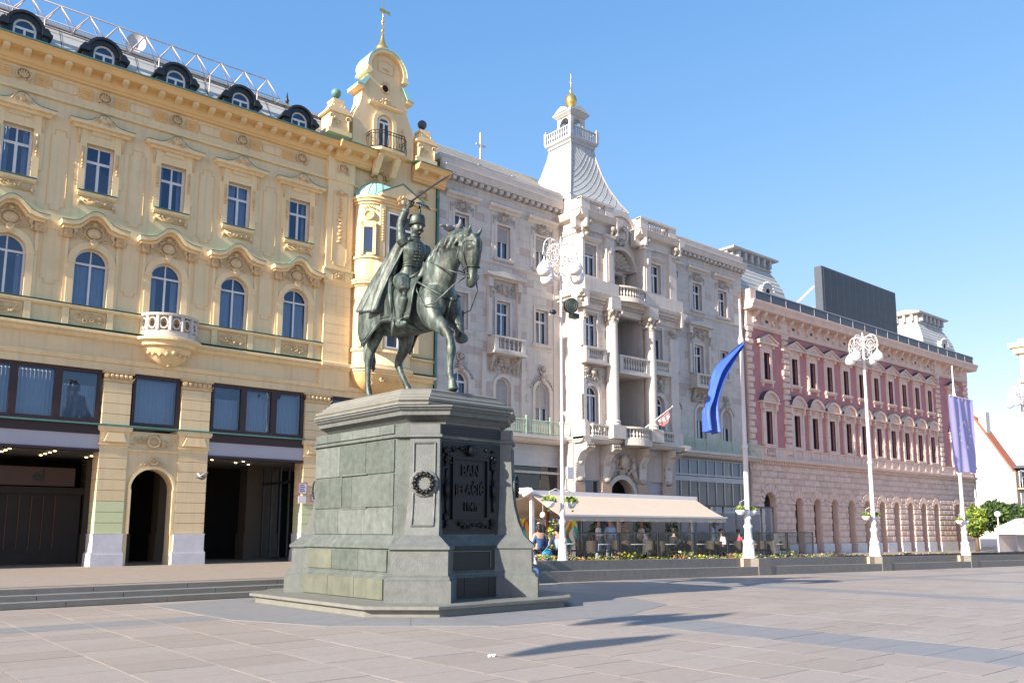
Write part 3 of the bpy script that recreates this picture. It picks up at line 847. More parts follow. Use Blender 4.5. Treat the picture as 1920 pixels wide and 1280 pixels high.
# ================================================================ bronze rider
Z0 = 4.62
st = thing('equestrian_statue', 'green weathered bronze rider raising a sabre on a stepping horse, on the tall pedestal', 'statue', (CX, CY, Z0))
def C_(a, y, z): return (CX+a, CY+y, z)
def loft(mb, secs, seg=14):
    # secs: (a, y, z, ra, rt) ring perpendicular to the path; ra = half width across (x), rt = half thickness
    pts = [Vector(C_(*s_[:3])) for s_ in secs]
    vs = []
    n = len(pts)
    for i, p in enumerate(pts):
        t = (pts[min(i+1, n-1)] - pts[max(i-1, 0)]).normalized()
        side = Vector((1, 0, 0)); side = (side - t*side.dot(t)).normalized()
        w = t.cross(side).normalized()
        ra, rt = secs[i][3], secs[i][4]
        for k in range(seg):
            a = 2*PI*k/seg
            vs.append(p + side*math.cos(a)*ra + w*math.sin(a)*rt)
    fs = []
    for j in range(n-1):
        for k in range(seg):
            k2 = (k+1) % seg; fs.append((j*seg+k, j*seg+k2, (j+1)*seg+k2, (j+1)*seg+k))
    fs.append(tuple(reversed(range(seg)))); fs.append(tuple(range((n-1)*seg, n*seg)))
    mb.add(vs, fs)
def sculpt(mb, voxel, smooth=4, fac=0.5):
    me = mb.mesh('raw', 'bronze_patina')
    r = evaluated(me, [('REMESH', dict(mode='VOXEL', voxel_size=voxel, adaptivity=0.0)), ('SMOOTH', dict(iterations=smooth, factor=fac))])
    r.materials.clear(); r.materials.append(M('bronze_patina'))
    r.polygons.foreach_set('use_smooth', [True]*len(r.polygons))
    return r
h = MB()
loft(h, [(0,1.88,7.12,.14,.25), (0,1.74,7.08,.36,.44), (0,1.45,7.0,.47,.54), (0,1.0,6.93,.50,.58), (0,.5,6.89,.53,.62), (0,0,6.86,.53,.63), (0,-.5,6.87,.50,.61), (0,-.9,6.86,.44,.56), (0,-1.15,6.84,.33,.44), (0,-1.30,6.80,.16,.24)], 20)
loft(h, [(0,-.45,7.0,.40,.62), (0,-.75,7.25,.36,.60), (0,-1.0,7.58,.30,.52), (0,-1.24,7.85,.245,.43), (0,-1.55,8.0,.205,.35), (0,-1.88,8.0,.17,.27), (0,-2.1,7.92,.13,.2)], 18)
# crest roll and mane locks
for i in range(26):
    f = i/25
    cy = -.62 - 1.42*f; cz = 7.80 + 0.57*math.sin(PI*0.5*min(1, f*1.5)) - 0.10*max(0, f-.7)/.3
    h.ball(C_(-.03, cy, cz-0.02), (.075, .09, .08), 7, 5)
    L_ = .62 - .25*f
    aa = -.24+.06*f
    h.tube([C_(-.05, cy, cz), C_(aa-.02, cy+.05, cz-.16), C_(aa-.085*math.sin(i*1.7), cy+.12+.04*math.sin(i*2.3), cz-.36), C_(aa-.05, cy+.16+.07*math.sin(i), cz-L_)], [.05, .045, .035, .012], 6)
# head
loft(h, [(0,-1.98,8.10,.10,.10), (0,-2.03,8.02,.16,.22), (0,-2.05,7.86,.20,.31), (0,-2.05,7.68,.195,.32), (0,-2.07,7.50,.16,.26), (0,-2.10,7.34,.12,.165), (0,-2.10,7.18,.12,.145), (0,-2.09,7.06,.115,.13), (0,-2.07,6.98,.08,.09), (0,-2.06,6.94,.04,.04)], 16)
for s_ in (-1, 1):
    h.ball(C_(s_*.09, -1.93, 7.70), (.12, .17, .19), 10, 8)
    h.ball(C_(s_*.165, -2.20, 7.80), (.04, .06, .045), 8, 6)          # brow
    h.tube([C_(s_*.155, -2.14, 7.86), C_(s_*.18, -2.22, 7.85), C_(s_*.155, -2.29, 7.79)], .022, 6)
    h.tube([C_(s_*.12, -2.25, 7.66), C_(s_*.11, -2.24, 7.5), C_(s_*.09, -2.22, 7.36)], [.03, .025, .015], 6)  # facial crest
    h.tube([C_(s_*.085, -2.16, 7.08), C_(s_*.10, -2.21, 7.12), C_(s_*.085, -2.21, 7.17), C_(s_*.07, -2.17, 7.15)], .018, 6)  # nostril rim
    h.tube([C_(s_*.09, -2.06, 8.05), C_(s_*.13, -2.14, 8.17), C_(s_*.155, -2.22, 8.27), C_(s_*.165, -2.27, 8.35)], [.05, .062, .045, .008], 8)   # ear
h.tube([C_(0,-1.98,8.12), C_(-.03,-2.2,8.1), C_(-.06,-2.33,7.95), C_(-.05,-2.36,7.75)], [.07, .08, .06, .015], 7)   # forelock
h.tube([C_(.02,-1.98,8.12), C_(.05,-2.2,8.1), C_(.05,-2.35,7.92), C_(.07,-2.37,7.70)], [.06, .07, .05, .012], 7)
def leg(chain):
    loft(h, chain, 14)
# near hind
leg([(-.25,1.25,7.15,.26,.42), (-.30,1.25,6.85,.27,.42), (-.35,1.20,6.55,.22,.33), (-.36,1.24,6.28,.16,.22), (-.36,1.36,6.05,.115,.15), (-.36,1.46,5.88,.10,.135), (-.36,1.50,5.74,.085,.12), (-.36,1.50,5.60,.075,.09), (-.36,1.49,5.35,.065,.075), (-.36,1.48,5.15,.07,.08), (-.36,1.45,5.02,.088,.095), (-.36,1.38,4.88,.07,.075), (-.36,1.33,4.80,.09,.10)])
h.tube([C_(-.36,1.33,4.80), C_(-.36,1.29,4.62)], [.098, .125], 12)
# far hind, stepping forward
leg([(.25,1.15,7.15,.26,.42), (.30,1.05,6.85,.27,.40), (.33,.90,6.50,.22,.32), (.34,.90,6.25,.16,.22), (.35,1.02,6.02,.12,.15), (.36,1.20,5.85,.10,.13), (.36,1.24,5.72,.09,.12), (.36,1.12,5.50,.075,.085), (.36,.93,5.25,.07,.075), (.36,.80,5.08,.085,.09), (.36,.72,4.95,.07,.075), (.36,.66,4.84,.09,.10)])
h.tube([C_(.36,.67,4.82), C_(.36,.60,4.62)], [.098, .125], 12)
# near fore, forward
leg([(-.22,-.80,7.0,.26,.40), (-.27,-.92,6.70,.27,.38), (-.30,-1.05,6.42,.22,.30), (-.31,-1.25,6.24,.17,.22), (-.31,-1.50,6.08,.14,.17), (-.31,-1.68,5.90,.115,.13), (-.31,-1.76,5.72,.095,.105), (-.31,-1.79,5.58,.115,.12), (-.31,-1.79,5.46,.105,.115), (-.31,-1.77,5.30,.075,.085), (-.31,-1.76,5.12,.072,.08), (-.31,-1.76,5.02,.088,.095), (-.31,-1.80,4.90,.068,.07), (-.31,-1.86,4.80,.09,.095)])
h.tube([C_(-.31,-1.85,4.80), C_(-.31,-1.89,4.62)], [.095, .125], 12)
# far fore, lifted and folded
leg([(.22,-.80,7.0,.26,.40), (.27,-.92,6.75,.26,.36), (.30,-1.05,6.50,.21,.28), (.31,-1.18,6.36,.16,.18), (.32,-1.28,6.22,.12,.13), (.32,-1.29,6.14,.11,.12), (.32,-1.24,6.04,.075,.08), (.32,-1.20,5.97,.08,.085)])
h.tube([C_(.32,-1.20,5.97), C_(.33,-1.32,5.93), C_(.34,-1.46,5.98)], [.08, .10, .13], 10)
# chest muscles
for s_ in (-1, 1): h.ball(C_(s_*.17, -1.17, 6.75), (.18, .16, .30), 10, 8)
# tail
h.tube([C_(0,1.82,7.38), C_(-.02,2.00,7.32), C_(-.03,2.07,7.0), C_(-.03,2.05,6.5), C_(-.05,1.98,6.0), C_(-.06,1.93,5.62)], [.08, .10, .13, .15, .12, .02], 10)
for i in range(7):
    a = -.12+.04*i
    h.tube([C_(a*.4,1.98,7.3), C_(a-.02,2.12+.02*(i % 2),6.9), C_(a,2.10,6.4), C_(a*1.3,2.0,5.9), C_(a*1.1,1.93,5.65-.05*(i % 3))], [.03, .045, .05, .04, .01], 6)
horse = bpy.data.objects.new('horse', sculpt(h, 0.028, 3)); link(horse, st); horse.location = -WO['equestrian_statue']
WO[horse.name] = Vector((0, 0, 0))

# rider's body
r_ = MB()
loft(r_, [(0,.42,7.40,.20,.20), (0,.36,7.58,.30,.26), (0,.27,7.80,.255,.21), (0,.22,7.96,.235,.18), (0,.19,8.12,.275,.21), (0,.15,8.32,.335,.25), (0,.14,8.48,.345,.21), (0,.13,8.58,.26,.14), (0,.10,8.64,.12,.11), (0,.08,8.74,.10,.10)], 18)
# coat skirt
loft(r_, [(0,.24,7.88,.24,.19), (0,.30,7.74,.31,.27), (0,.34,7.58,.36,.34), (0,.38,7.48,.36,.36)], 16)
# head and face (looking ahead)
r_.ball(C_(0,.03,8.88), (.142,.17,.19), 14, 10)
r_.ball(C_(0,-.02,8.79), (.09,.12,.10), 12, 8)
r_.tube([C_(0,-.11,8.93), C_(0,-.165,8.87), C_(0,-.185,8.845), C_(0,-.13,8.83)], [.018, .028, .032, .02], 8)     # nose
for s_ in (-1, 1):
    r_.tube([C_(s_*.02,-.135,8.945), C_(s_*.06,-.135,8.955), C_(s_*.10,-.095,8.94)], .020, 6)                  # brow
    r_.ball(C_(s_*.05,-.105,8.905), (.024,.02,.014), 6, 4)
    r_.tube([C_(s_*.005,-.150,8.812), C_(s_*.05,-.145,8.80), C_(s_*.10,-.11,8.785), C_(s_*.125,-.08,8.80)], [.020, .022, .014, .005], 6)  # moustache
    r_.ball(C_(s_*.128,.05,8.88), (.018,.035,.05), 6, 5)                                                       # ear
    r_.ball(C_(s_*.07,-.08,8.85), (.035,.04,.03), 7, 5)
r_.tube([C_(-.03,-.13,8.775), C_(.03,-.13,8.775)], .014, 6)
r_.ball(C_(0,-.115,8.73), (.04,.035,.035), 8, 6)
# right arm raised, hand round the hilt
r_.tube([C_(-.26,.15,8.46), C_(-.335,.17,8.55), C_(-.35,.20,8.72), C_(-.35,.22,8.90), C_(-.345,.17,9.05), C_(-.33,.10,9.20), C_(-.31,.04,9.32)], [.15, .155, .125, .115, .112, .095, .07], 12)
r_.tube([C_(-.325,.08,9.24), C_(-.315,.05,9.29)], [.105, .10], 12)
r_.ball(C_(-.29,-.02,9.39), (.06,.085,.075), 9, 7)
for i in range(4):      # fingers curled round the grip
    o_ = -.075 + .042*i
    r_.tube([C_(-.34,.0+o_*.9,9.40+o_*.15), C_(-.335,-.01+o_*.9,9.455+o_*.15), C_(-.285,-.01+o_*.9,9.475+o_*.15), C_(-.245,.0+o_*.9,9.44+o_*.15), C_(-.25,.01+o_*.9,9.40+o_*.15)], [.022, .022, .021, .019, .015], 6)
r_.tube([C_(-.25,.03,9.35), C_(-.225,-.04,9.38), C_(-.25,-.10,9.42)], [.026, .022, .016], 6)
# left arm down to the reins
r_.tube([C_(.27,.15,8.46), C_(.36,.15,8.42), C_(.42,.14,8.22), C_(.42,.06,8.02), C_(.33,-.08,7.88), C_(.20,-.20,7.80), C_(.10,-.28,7.78)], [.14, .15, .13, .11, .10, .085, .06], 12)
r_.ball(C_(.06,-.32,7.76), (.07,.05,.07), 8, 6)
for i in range(4):
    r_.tube([C_(.09,-.36,7.80-.035*i), C_(.04,-.40,7.80-.035*i), C_(-.01,-.37,7.795-.035*i), C_(-.01,-.33,7.79-.035*i)], [.019, .019, .017, .014], 6)
r_.tube([C_(.03,-.30,7.81), C_(-.01,-.34,7.83), C_(.01,-.39,7.83)], [.022, .02, .015], 6)
# legs
for s_ in (-1, 1):
    r_.tube([C_(s_*.20,.30,7.52), C_(s_*.42,.02,7.46), C_(s_*.56,-.28,7.28), C_(s_*.62,-.42,7.10), C_(s_*.64,-.42,6.92), C_(s_*.65,-.34,6.70), C_(s_*.65,-.27,6.52), C_(s_*.65,-.25,6.40)], [.21, .215, .185, .15, .135, .125, .10, .08], 12)
    r_.tube([C_(s_*.65,-.19,6.36), C_(s_*.655,-.28,6.33), C_(s_*.665,-.42,6.31), C_(s_*.675,-.54,6.31), C_(s_*.68,-.60,6.315)], [.07, .085, .075, .06, .025], 10)
    r_.tube([C_(s_*.655,-.16,6.40), C_(s_*.66,-.07,6.41)], [.02, .012], 6)
    r_.ball(C_(s_*.66,-.05,6.41), (.012,.035,.035), 6, 5)
rider = bpy.data.objects.new('rider', sculpt(r_, 0.019, 2)); link(rider, st); rider.location = -WO['equestrian_statue']
WO[rider.name] = Vector((0, 0, 0))
BZ = 'bronze_patina'
def bpart(name, mb, smooth=True, parent=st, **k): return part(name, mb, BZ, parent, smooth, **k)
# fur hat with plume
m = MB(); m.lathe(CX, CY+.04, [(.165,8.955), (.195,8.97), (.205,9.02), (.200,9.12), (.185,9.19), (.10,9.215), (.0,9.22)], 20)
m.tube([(CX+.198*math.cos(2*PI*i/20), CY+.04+.198*math.sin(2*PI*i/20), 8.965) for i in range(20)], .014, 5, True)
hat = bpart('hat', m)
m = MB(); m.tube([C_(-.04,-.12,9.12), C_(-.04,-.13,9.28), C_(-.05,-.12,9.38)], [.03, .035, .02], 7)
for i in range(9):
    a = R(20*i)
    m.tube([C_(-.04,-.12,9.36), C_(-.04-.06*math.cos(a), -.15-.03*i/4, 9.46), C_(-.05-.12*math.cos(a), -.18-.02*i, 9.42-.012*i), C_(-.05-.15*math.cos(a), -.22-.02*i, 9.34-.012*i)], [.02, .028, .022, .006], 5)
bpart('plume', m, parent=hat)
# sabre
m = MB()
m.tube([C_(-.285,-.03,9.43), C_(-.27,-.45,9.52), C_(-.26,-1.0,9.60), C_(-.26,-1.45,9.64), C_(-.26,-1.84,9.65)], [(.016,.034), (.015,.032), (.013,.030), (.012,.024), (.004,.006)], 6)
m.tube([C_(-.29,.10,9.40), C_(-.285,-.12,9.445)], .026, 7)
m.tube([C_(-.285,-.13,9.45), C_(-.22,-.12,9.42), C_(-.19,-.04,9.38), C_(-.21,.06,9.36), C_(-.285,.10,9.39)], .014, 6)
m.tube([C_(-.38,-.13,9.45), C_(-.19,-.12,9.45)], .016, 6)
part('sabre', m, 'black_metal', st, True)
# braid rows and buttons on the jacket, belt
m = MB()
for i in range(7):
    z = 8.06+.075*i; d = .19+.05*math.sin(PI*(i+1)/8)
    for s_ in (-1, 1):
        w = .09+.045*(i/6)
        m.tube([C_(0,.17-d-.03,z), C_(s_*w*.6,.18-d-.01,z+.005), C_(s_*w*1.15,.21-d*.95,z+.012)], .014, 5)
        m.ball(C_(s_*w*1.2,.21-d*.95,z+.012), .02, 6, 4)
    m.ball(C_(0,.165-d-.035,z), .018, 6, 4)
for z, rr in ((7.93,.245), (7.99,.24)): m.tube([(CX+rr*math.cos(2*PI*i/20), CY+.22+rr*.78*math.sin(2*PI*i/20), z) for i in range(20)], .018, 5, True)
m.tube([(CX+.115*math.cos(2*PI*i/14), CY+.09+.115*math.sin(2*PI*i/14), 8.67) for i in range(14)], .022, 5, True)
for i in range(6): m.tube([(CX-.37*math.cos(.25*i-.4), CY+.30-.30*math.sin(.25*i+.6), 7.72-.03*i), (CX-.37*math.cos(.25*i-.2), CY+.28-.30*math.sin(.25*i+.8), 7.60-.03*i)], .014, 5)
bpart('jacket_braid', m)
# cloak falling over the croup
T = [(-.20,-.02,8.60), (-.33,.22,8.58), (-.25,.40,8.60), (0,.46,8.62), (.25,.40,8.60), (.36,.22,8.56)]
B_ = [(-.72,.42,6.78), (-.76,.80,6.80), (-.70,1.25,6.92), (-.30,1.66,7.35), (.30,1.60,7.40), (.66,.95,6.98)]
Mid = [(-.36,.44,7.75), (-.48,.72,7.78), (-.40,1.05,7.92), (0,1.18,8.02), (.35,.98,7.92), (.50,.60,7.65)]
def cr(P, u):
    n = len(P)-1; f = u*n; i = min(int(f), n-1); t_ = f-i
    p0, p1, p2, p3 = [Vector(P[min(max(i+k, 0), n)]) for k in (-1, 0, 1, 2)]
    return 0.5*((2*p1)+(p2-p0)*t_+(2*p0-5*p1+4*p2-p3)*t_*t_+(3*p1-p0-3*p2+p3)*t_**3)
def cloak(u, v):
    a, b_, c = cr(T, u), cr(Mid, u), cr(B_, u)
    p = a*(1-v)*(1-v)+b_*2*v*(1-v)+c*v*v
    n = Vector((p.x*0.9, p.y-.1, 0.0)); n = n.normalized() if n.length > 1e-3 else Vector((0, 1, 0))
    amp = 0.02+0.14*v**0.8
    w = math.sin(u*2*PI*5.5+0.6*math.sin(v*3)) + 0.35*math.sin(u*2*PI*13+1)
    p = p + n*amp*w
    return C_(p.x, p.y, p.z)
g = MB().grid(cloak, 110, 26)
me = evaluated(g.mesh('raw', BZ), [('SOLIDIFY', dict(thickness=0.035, offset=0.0))])
me.polygons.foreach_set('use_smooth', [True]*len(me.polygons))
o = bpy.data.objects.new('cloak', me); link(o, st); o.location = -WO['equestrian_statue']; WO[o.name] = Vector((0, 0, 0))
m = MB()       # collar roll
m.tube([C_(-.36,.05,8.52), C_(-.36,.30,8.60), C_(-.22,.43,8.63), C_(0,.47,8.65), C_(.22,.43,8.63), C_(.38,.28,8.58), C_(.38,.05,8.50)], [.03,.05,.06,.06,.06,.05,.03], 8)
bpart('cloak_collar', m)
# saddle cloth following the barrel
def hw(y, z):
    zc = 6.9; r0 = .56 + .09*max(0, min(1, (y-.8)/.4))
    dz = max(-1, min(1, (z-zc)/.66))
    return r0*math.sqrt(max(0.0, 1-dz*dz)) if z > zc else r0
def zlow(y):
    P = [(-.72,6.95), (-.62,6.42), (0,6.46), (.55,6.52), (.85,6.38), (1.22,6.02), (1.42,6.30), (1.70,6.95)]
    for i in range(len(P)-1):
        if P[i][0] <= y <= P[i+1][0]:
            f = (y-P[i][0])/(P[i+1][0]-P[i][0]); return P[i][1]*(1-f)+P[i+1][1]*f
    return 6.9
def cloth(s_):
    def fn(u, v):
        y = -.72+2.42*u; z = 7.55-(7.55-zlow(y))*v
        k = hw(y, z)
        if y > 1.4: k *= 1-0.35*((y-1.4)/.3)**2
        return C_(s_*(k+.035+.012*math.sin(y*9+z*4)*v), y, z)
    return fn
m = MB(); m.grid(cloth(-1), 40, 16); m.grid(cloth(1), 40, 16)
me = evaluated(m.mesh('raw', BZ), [('SOLIDIFY', dict(thickness=0.03, offset=0.0))])
me.polygons.foreach_set('use_smooth', [True]*len(me.polygons))
o = bpy.data.objects.new('saddle_cloth', me); link(o, st); o.location = -WO['equestrian_statue']; WO[o.name] = Vector((0, 0, 0))
m = MB()
for s_ in (-1, 1):
    m.tube([C_(s_*(hw(y, zlow(y)+.05)+.06), y, zlow(y)+.04) for y in [-.62+.1*i for i in range(21)]], .02, 5)
    m.tube([C_(s_*(hw(y, zlow(y)+.14)+.058), y, zlow(y)+.13) for y in [-.55+.1*i for i in range(19)]], .011, 5)
bpart('cloth_border', m, parent=o, kind='stuff')
m = MB()     # saddle
loft(m, [(0,-.32,7.66,.20,.06), (0,-.22,7.58,.30,.07), (0,.1,7.50,.38,.08), (0,.5,7.53,.38,.08), (0,.78,7.62,.28,.07), (0,.88,7.70,.20,.05)], 12)
bpart('saddle', m)
# bridle, reins, breast strap, stirrups, scabbard
m = MB()
def strap(pts, w=.016): m.tube([C_(*p) for p in pts], w, 5)
for s_ in (-1, 1):
    strap([(s_*.13,-2.0,8.02), (s_*.20,-2.06,7.85), (s_*.205,-2.06,7.65), (s_*.16,-2.10,7.40), (s_*.13,-2.12,7.20)])
    strap([(s_*.0,-2.33,7.93), (s_*.14,-2.26,7.96), (s_*.18,-2.08,7.98), (s_*.15,-1.86,7.92)])
    strap([(s_*.16,-2.10,7.40), (s_*.08,-2.29,7.38), (0,-2.32,7.38)]); strap([(s_*.16,-2.10,7.40), (s_*.10,-1.92,7.36), (0,-1.88,7.34)])
    strap([(s_*.15,-1.86,7.92), (s_*.20,-1.80,7.70), (s_*.14,-1.86,7.52)], .013)
    m.tube([C_(s_*.15,-2.12+.05*math.cos(a), 7.19+.05*math.sin(a)) for a in [2*PI*i/12 for i in range(12)]], .011, 5, True)
    m.tube([C_(s_*.15,-2.12,7.19), C_(s_*.15,-2.08,7.02), C_(s_*.14,-2.14,6.93)], .012, 5)
    strap([(s_*.15,-2.08,7.16), (s_*.34,-1.90,6.98), (s_*.50,-1.45,6.64), (s_*.55,-1.10,6.62), (s_*.52,-.75,7.05), (s_*.35,-.45,7.55), (s_*.05,-.36,7.76)], .016)
    strap([(s_*.15,-2.06,7.2), (s_*.33,-1.5,7.45), (s_*.30,-1.0,7.72), (s_*.10,-.40,7.80)], .016)
    strap([(s_*.50,-.72,7.28), (s_*.44,-.98,7.12), (s_*.38,-1.20,6.98), (s_*.20,-1.34,6.86), (0,-1.38,6.82)], .026)
    strap([(s_*.55,-.2,7.1), (s_*.575,-.3,6.6), (s_*.5,-.3,6.42), (0,-.3,6.24)], .03)
strap([(0,-1.38,6.82), (0,-1.22,6.45), (0,-.7,6.25)], .022)
m.ball(C_(0,-1.40,6.82), .05, 8, 6)
bpart('bridle_and_reins', m)
for s_ in (-1, 1):
    m = MB()
    m.tube([C_(s_*(.655+.09*math.cos(a)), -.40, 6.34+.10*math.sin(a)) for a in [2*PI*i/14 for i in range(14)]], .016, 5, True)
    m.tube([C_(s_*.66,-.38,6.44), C_(s_*.66,-.30,6.9)], .016, 5)
    bpart('stirrup', m)
m = MB()
m.tube([C_(-.45,.42,7.70), C_(-.62,.20,7.25), C_(-.70,.00,6.80), C_(-.74,-.12,6.35), C_(-.75,-.12,6.05)], [(.05,.03), (.055,.03), (.05,.028), (.045,.025), (.02,.015)], 7)
bpart('scabbard', m)

ped.rotation_euler = (0, 0, R(2.0)); st.rotation_euler = (0, 0, R(2.0))

# ================================================================ yellow building
YW = 33.0
yb = thing('yellow_building', 'yellow stucco palace with gilded spire, arched windows and a dark arcade', 'building', (12, YW, .36))
def P3(name, mb, m, parent=None, **k): return part(name, mb, m, parent or yb, **k)
BAY = [2.18, 4.83, 7.49, 10.13, 12.78, 15.43]
X0y, X1y = -4.0, 22.5
XL = 0.6
# upper wall with openings
ops = []
for cx in BAY:
    ops.append((cx-.475, cx+.475, 13.86, 15.68)); ops.append((cx-.57, cx+.57, 9.60, 11.74, True))
m = MB(); wall(m, XL, 18.3, 7.55, 19.0, YW, ops, 0.28); wall(m, 18.3, X1y, 7.55, 19.0, YW, [], 0.2)
m.add([(X1y, YW, .3), (X1y, YW+8, .3), (X1y, YW+8, 19), (X1y, YW, 19)], [(0,1,2,3)])
P3('wall', m, 'yellow_plaster')
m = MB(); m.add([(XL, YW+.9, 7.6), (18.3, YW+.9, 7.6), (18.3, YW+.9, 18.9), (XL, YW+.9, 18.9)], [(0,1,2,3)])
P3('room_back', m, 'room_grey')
# main windows with surrounds
for i, cx in enumerate(BAY):
    window(yb, cx, 13.86, .95, 1.82, YW, style='T', curtain=[0, .5, 0, .35, .9, .45][i], blind=0.0)
    window(yb, cx, 9.60, 1.14, 2.14, YW, True, style='T', curtain=[.3, .4, 1.0, .5, .95, .95][i], bar=.06)
    # upper surround: architrave, eared frame, hood with volutes
    m = MB()
    for s_ in (-1, 1): m.box(cx+s_*.475, cx+s_*.70, YW-.07, YW+.02, 13.75, 16.35); m.box(cx+s_*.70, cx+s_*.80, YW-.04, YW+.02, 14.2, 16.3)
    m.box(cx-.475, cx+.475, YW-.07, YW+.02, 15.68, 15.80)
    m.box(cx-.70, cx+.70, YW-.05, YW+.02, 15.80, 16.36)
    P3('window_surround', m, 'yellow_trim', at=(0, 0, 0))
    m = MB(); m.prism([(cx-.36, 16.02), (cx+.36, 16.02), (cx+.30, 16.28), (cx-.30, 16.28)], YW-.10, YW-.04, 'y')
    P3('tablet', m, 'yellow_plaster')
    m = MB()
    pr = [(cx-1.12, 16.42)] + [(cx-.62+.0, 16.44), (cx-.42, 16.50), (cx-.25, 16.66), (cx-.12, 16.76), (cx, 16.79), (cx+.12, 16.76), (cx+.25, 16.66), (cx+.42, 16.50), (cx+.62, 16.44)] + [(cx+1.12, 16.42)]
    low = [(cx+1.06, 16.30), (cx-1.06, 16.30)]
    m.prism(pr + low, YW-.30, YW+.02, 'y')
    m.prism([(p[0], p[1]) for p in [(cx-1.02, 16.30), (cx+1.02, 16.30), (cx+.92, 16.18), (cx-.92, 16.18)]], YW-.17, YW+.02, 'y')
    hd = P3('window_hood', m, 'yellow_trim')
    m = MB(); k = [(p[0], p[1]+.006) for p in pr] + [(p[0], p[1]+.022) for p in reversed(pr)]
    m.prism(k, YW-.32, YW+.0, 'y'); part('copper_flashing', m, 'verdigris', hd)
    m = MB(); m.ball((cx, YW-.30, 16.56), (.12, .10, .12), 8, 6)
    for s_ in (-1, 1): scroll(m, cx+s_*.17, 16.50, .10, YW-.31, 1.2, -s_, .03); m.tube([(cx+s_*.2, YW-.3, 16.7), (cx+s_*.36, YW-.3, 16.44)], [.05, .02], 5)
    m.ball((cx, YW-.31, 16.72), (.07, .06, .06), 6, 4)
    part('shell_ornament', m, 'ochre_ornament', hd, True, kind='stuff')
    m = MB()
    for s_ in (-1, 1):
        m.tube([(cx+s_*.75, YW-.05, 16.25), (cx+s_*.75, YW-.08, 16.0), (cx+s_*.75, YW-.05, 15.6)], [.05, .06, .02], 5)
        m.box(cx+s_*.59-.04, cx+s_*.59+.04, YW-.11, YW-.06, 15.0, 15.5)
        for q in range(3): m.ball((cx+s_*.59, YW-.11, 14.95-.12*q), (.05, .04, .05), 5, 4)
    P3('hanging_drops', m, 'ochre_ornament', smooth=True, kind='stuff')
    m = MB(); mould(m, cx-.66, cx+.66, YW, [(.06, 13.66), (.14, 13.72), (.14, 13.80), (.10, 13.84)])
    sl_ = P3('window_sill', m, 'yellow_trim')
    m = MB(); m.box(cx-.68, cx+.68, YW-.16, YW, 13.846, 13.86); part('copper_flashing', m, 'verdigris', sl_)
    m = MB(); m.box(cx-.55, cx+.55, YW-.05, YW+.01, 13.36, 13.66)
    foliage_relief(m, cx-.52, cx+.52, 13.38, 13.64, YW-.06, 14, i, .07)
    for s_ in (-1, 1): m.ball((cx+s_*.58, YW-.05, 13.42), (.07, .05, .08), 6, 4); scroll(m, cx+s_*.6, 13.28, .06, YW-.04)
    P3('apron_relief', m, 'ochre_ornament', smooth=True, kind='stuff')
    # lower arched window surround and hood with cherubs
    m = MB(); ring(m, cx, 11.17, .57, .80, YW-.08, YW+.02); 
    for s_ in (-1, 1): m.box(cx+s_*.57, cx+s_*.80, YW-.08, YW+.02, 9.56, 11.17); m.box(cx+s_*.80, cx+s_*.90, YW-.045, YW+.02, 9.56, 12.35); m.box(cx+s_*.55, cx+s_*.83, YW-.10, YW+.02, 11.12, 11.20)
    P3('arch_surround', m, 'yellow_trim')
    m = MB(); m.prism([(cx-.09, 11.75), (cx+.09, 11.75), (cx+.14, 12.05), (cx-.14, 12.05)], YW-.16, YW-.03, 'y')
    scroll(m, cx, 11.98, .09, YW-.17)
    P3('keystone', m, 'yellow_trim', smooth=True)
    m = MB()
    top = [(-1.15, 12.54), (-.80, 12.56), (-.55, 12.64), (-.36, 12.83), (-.2, 12.99), (0, 13.05), (.2, 12.99), (.36, 12.83), (.55, 12.64), (.80, 12.56), (1.15, 12.54)]
    up = [(cx+a, z) for a, z in top]; dn = [(cx+a*.97, z-.15) for a, z in reversed(top)]
    m.prism(up+dn, YW-.38, YW+.02, 'y')
    dn2 = [(cx+a*.93, z-.15) for a, z in top]; dn3 = [(cx+a*.88, z-.25) for a, z in reversed(top)]
    m.prism(dn2+dn3, YW-.22, YW+.02, 'y')
    hd = P3('window_hood', m, 'yellow_trim')
    m = MB(); m.prism([(p[0], p[1]+.006) for p in up] + [(p[0], p[1]+.02) for p in reversed(up)], YW-.40, YW, 'y'); part('copper_flashing', m, 'verdigris', hd)
    m = MB(); cartouche(m, cx, 12.30, 1.9, .82, YW-.06, True)
    for s_ in (-1, 1):
        m.box(cx+s_*.86-.13, cx+s_*.86+.13, YW-.18, YW+.0, 11.98, 12.30); rosette(m, cx+s_*.86, 12.15, .09, YW-.19)
        m.tube([(cx+s_*.78, YW-.05, 11.93), (cx+s_*.80, YW-.05, 11.9)], [.05, .015], 5)
    part('cartouche_with_cherubs', m, 'ochre_ornament', hd, True, kind='stuff')
    # parapet panel below the arched window
    m = MB(); m.box(cx-.60, cx+.60, YW-.05, YW+.01, 8.86, 9.40); foliage_relief(m, cx-.5, cx+.5, 8.93, 9.33, YW-.06, 16, i+20, .075)
    m.tube([(cx+.54*math.cos(a), YW-.06, 9.13+.2*math.sin(a)) for a in [2*PI*q/16 for q in range(16)]], .02, 4, True)
    P3('apron_panel', m, 'ochre_ornament', smooth=False, kind='stuff')
    m = MB()
    for s_ in (-1, 1): m.box(cx+s_*.62, cx+s_*.84, YW-.10, YW+.01, 8.80, 9.44)
    P3('apron_pier', m, 'yellow_trim', kind='stuff')
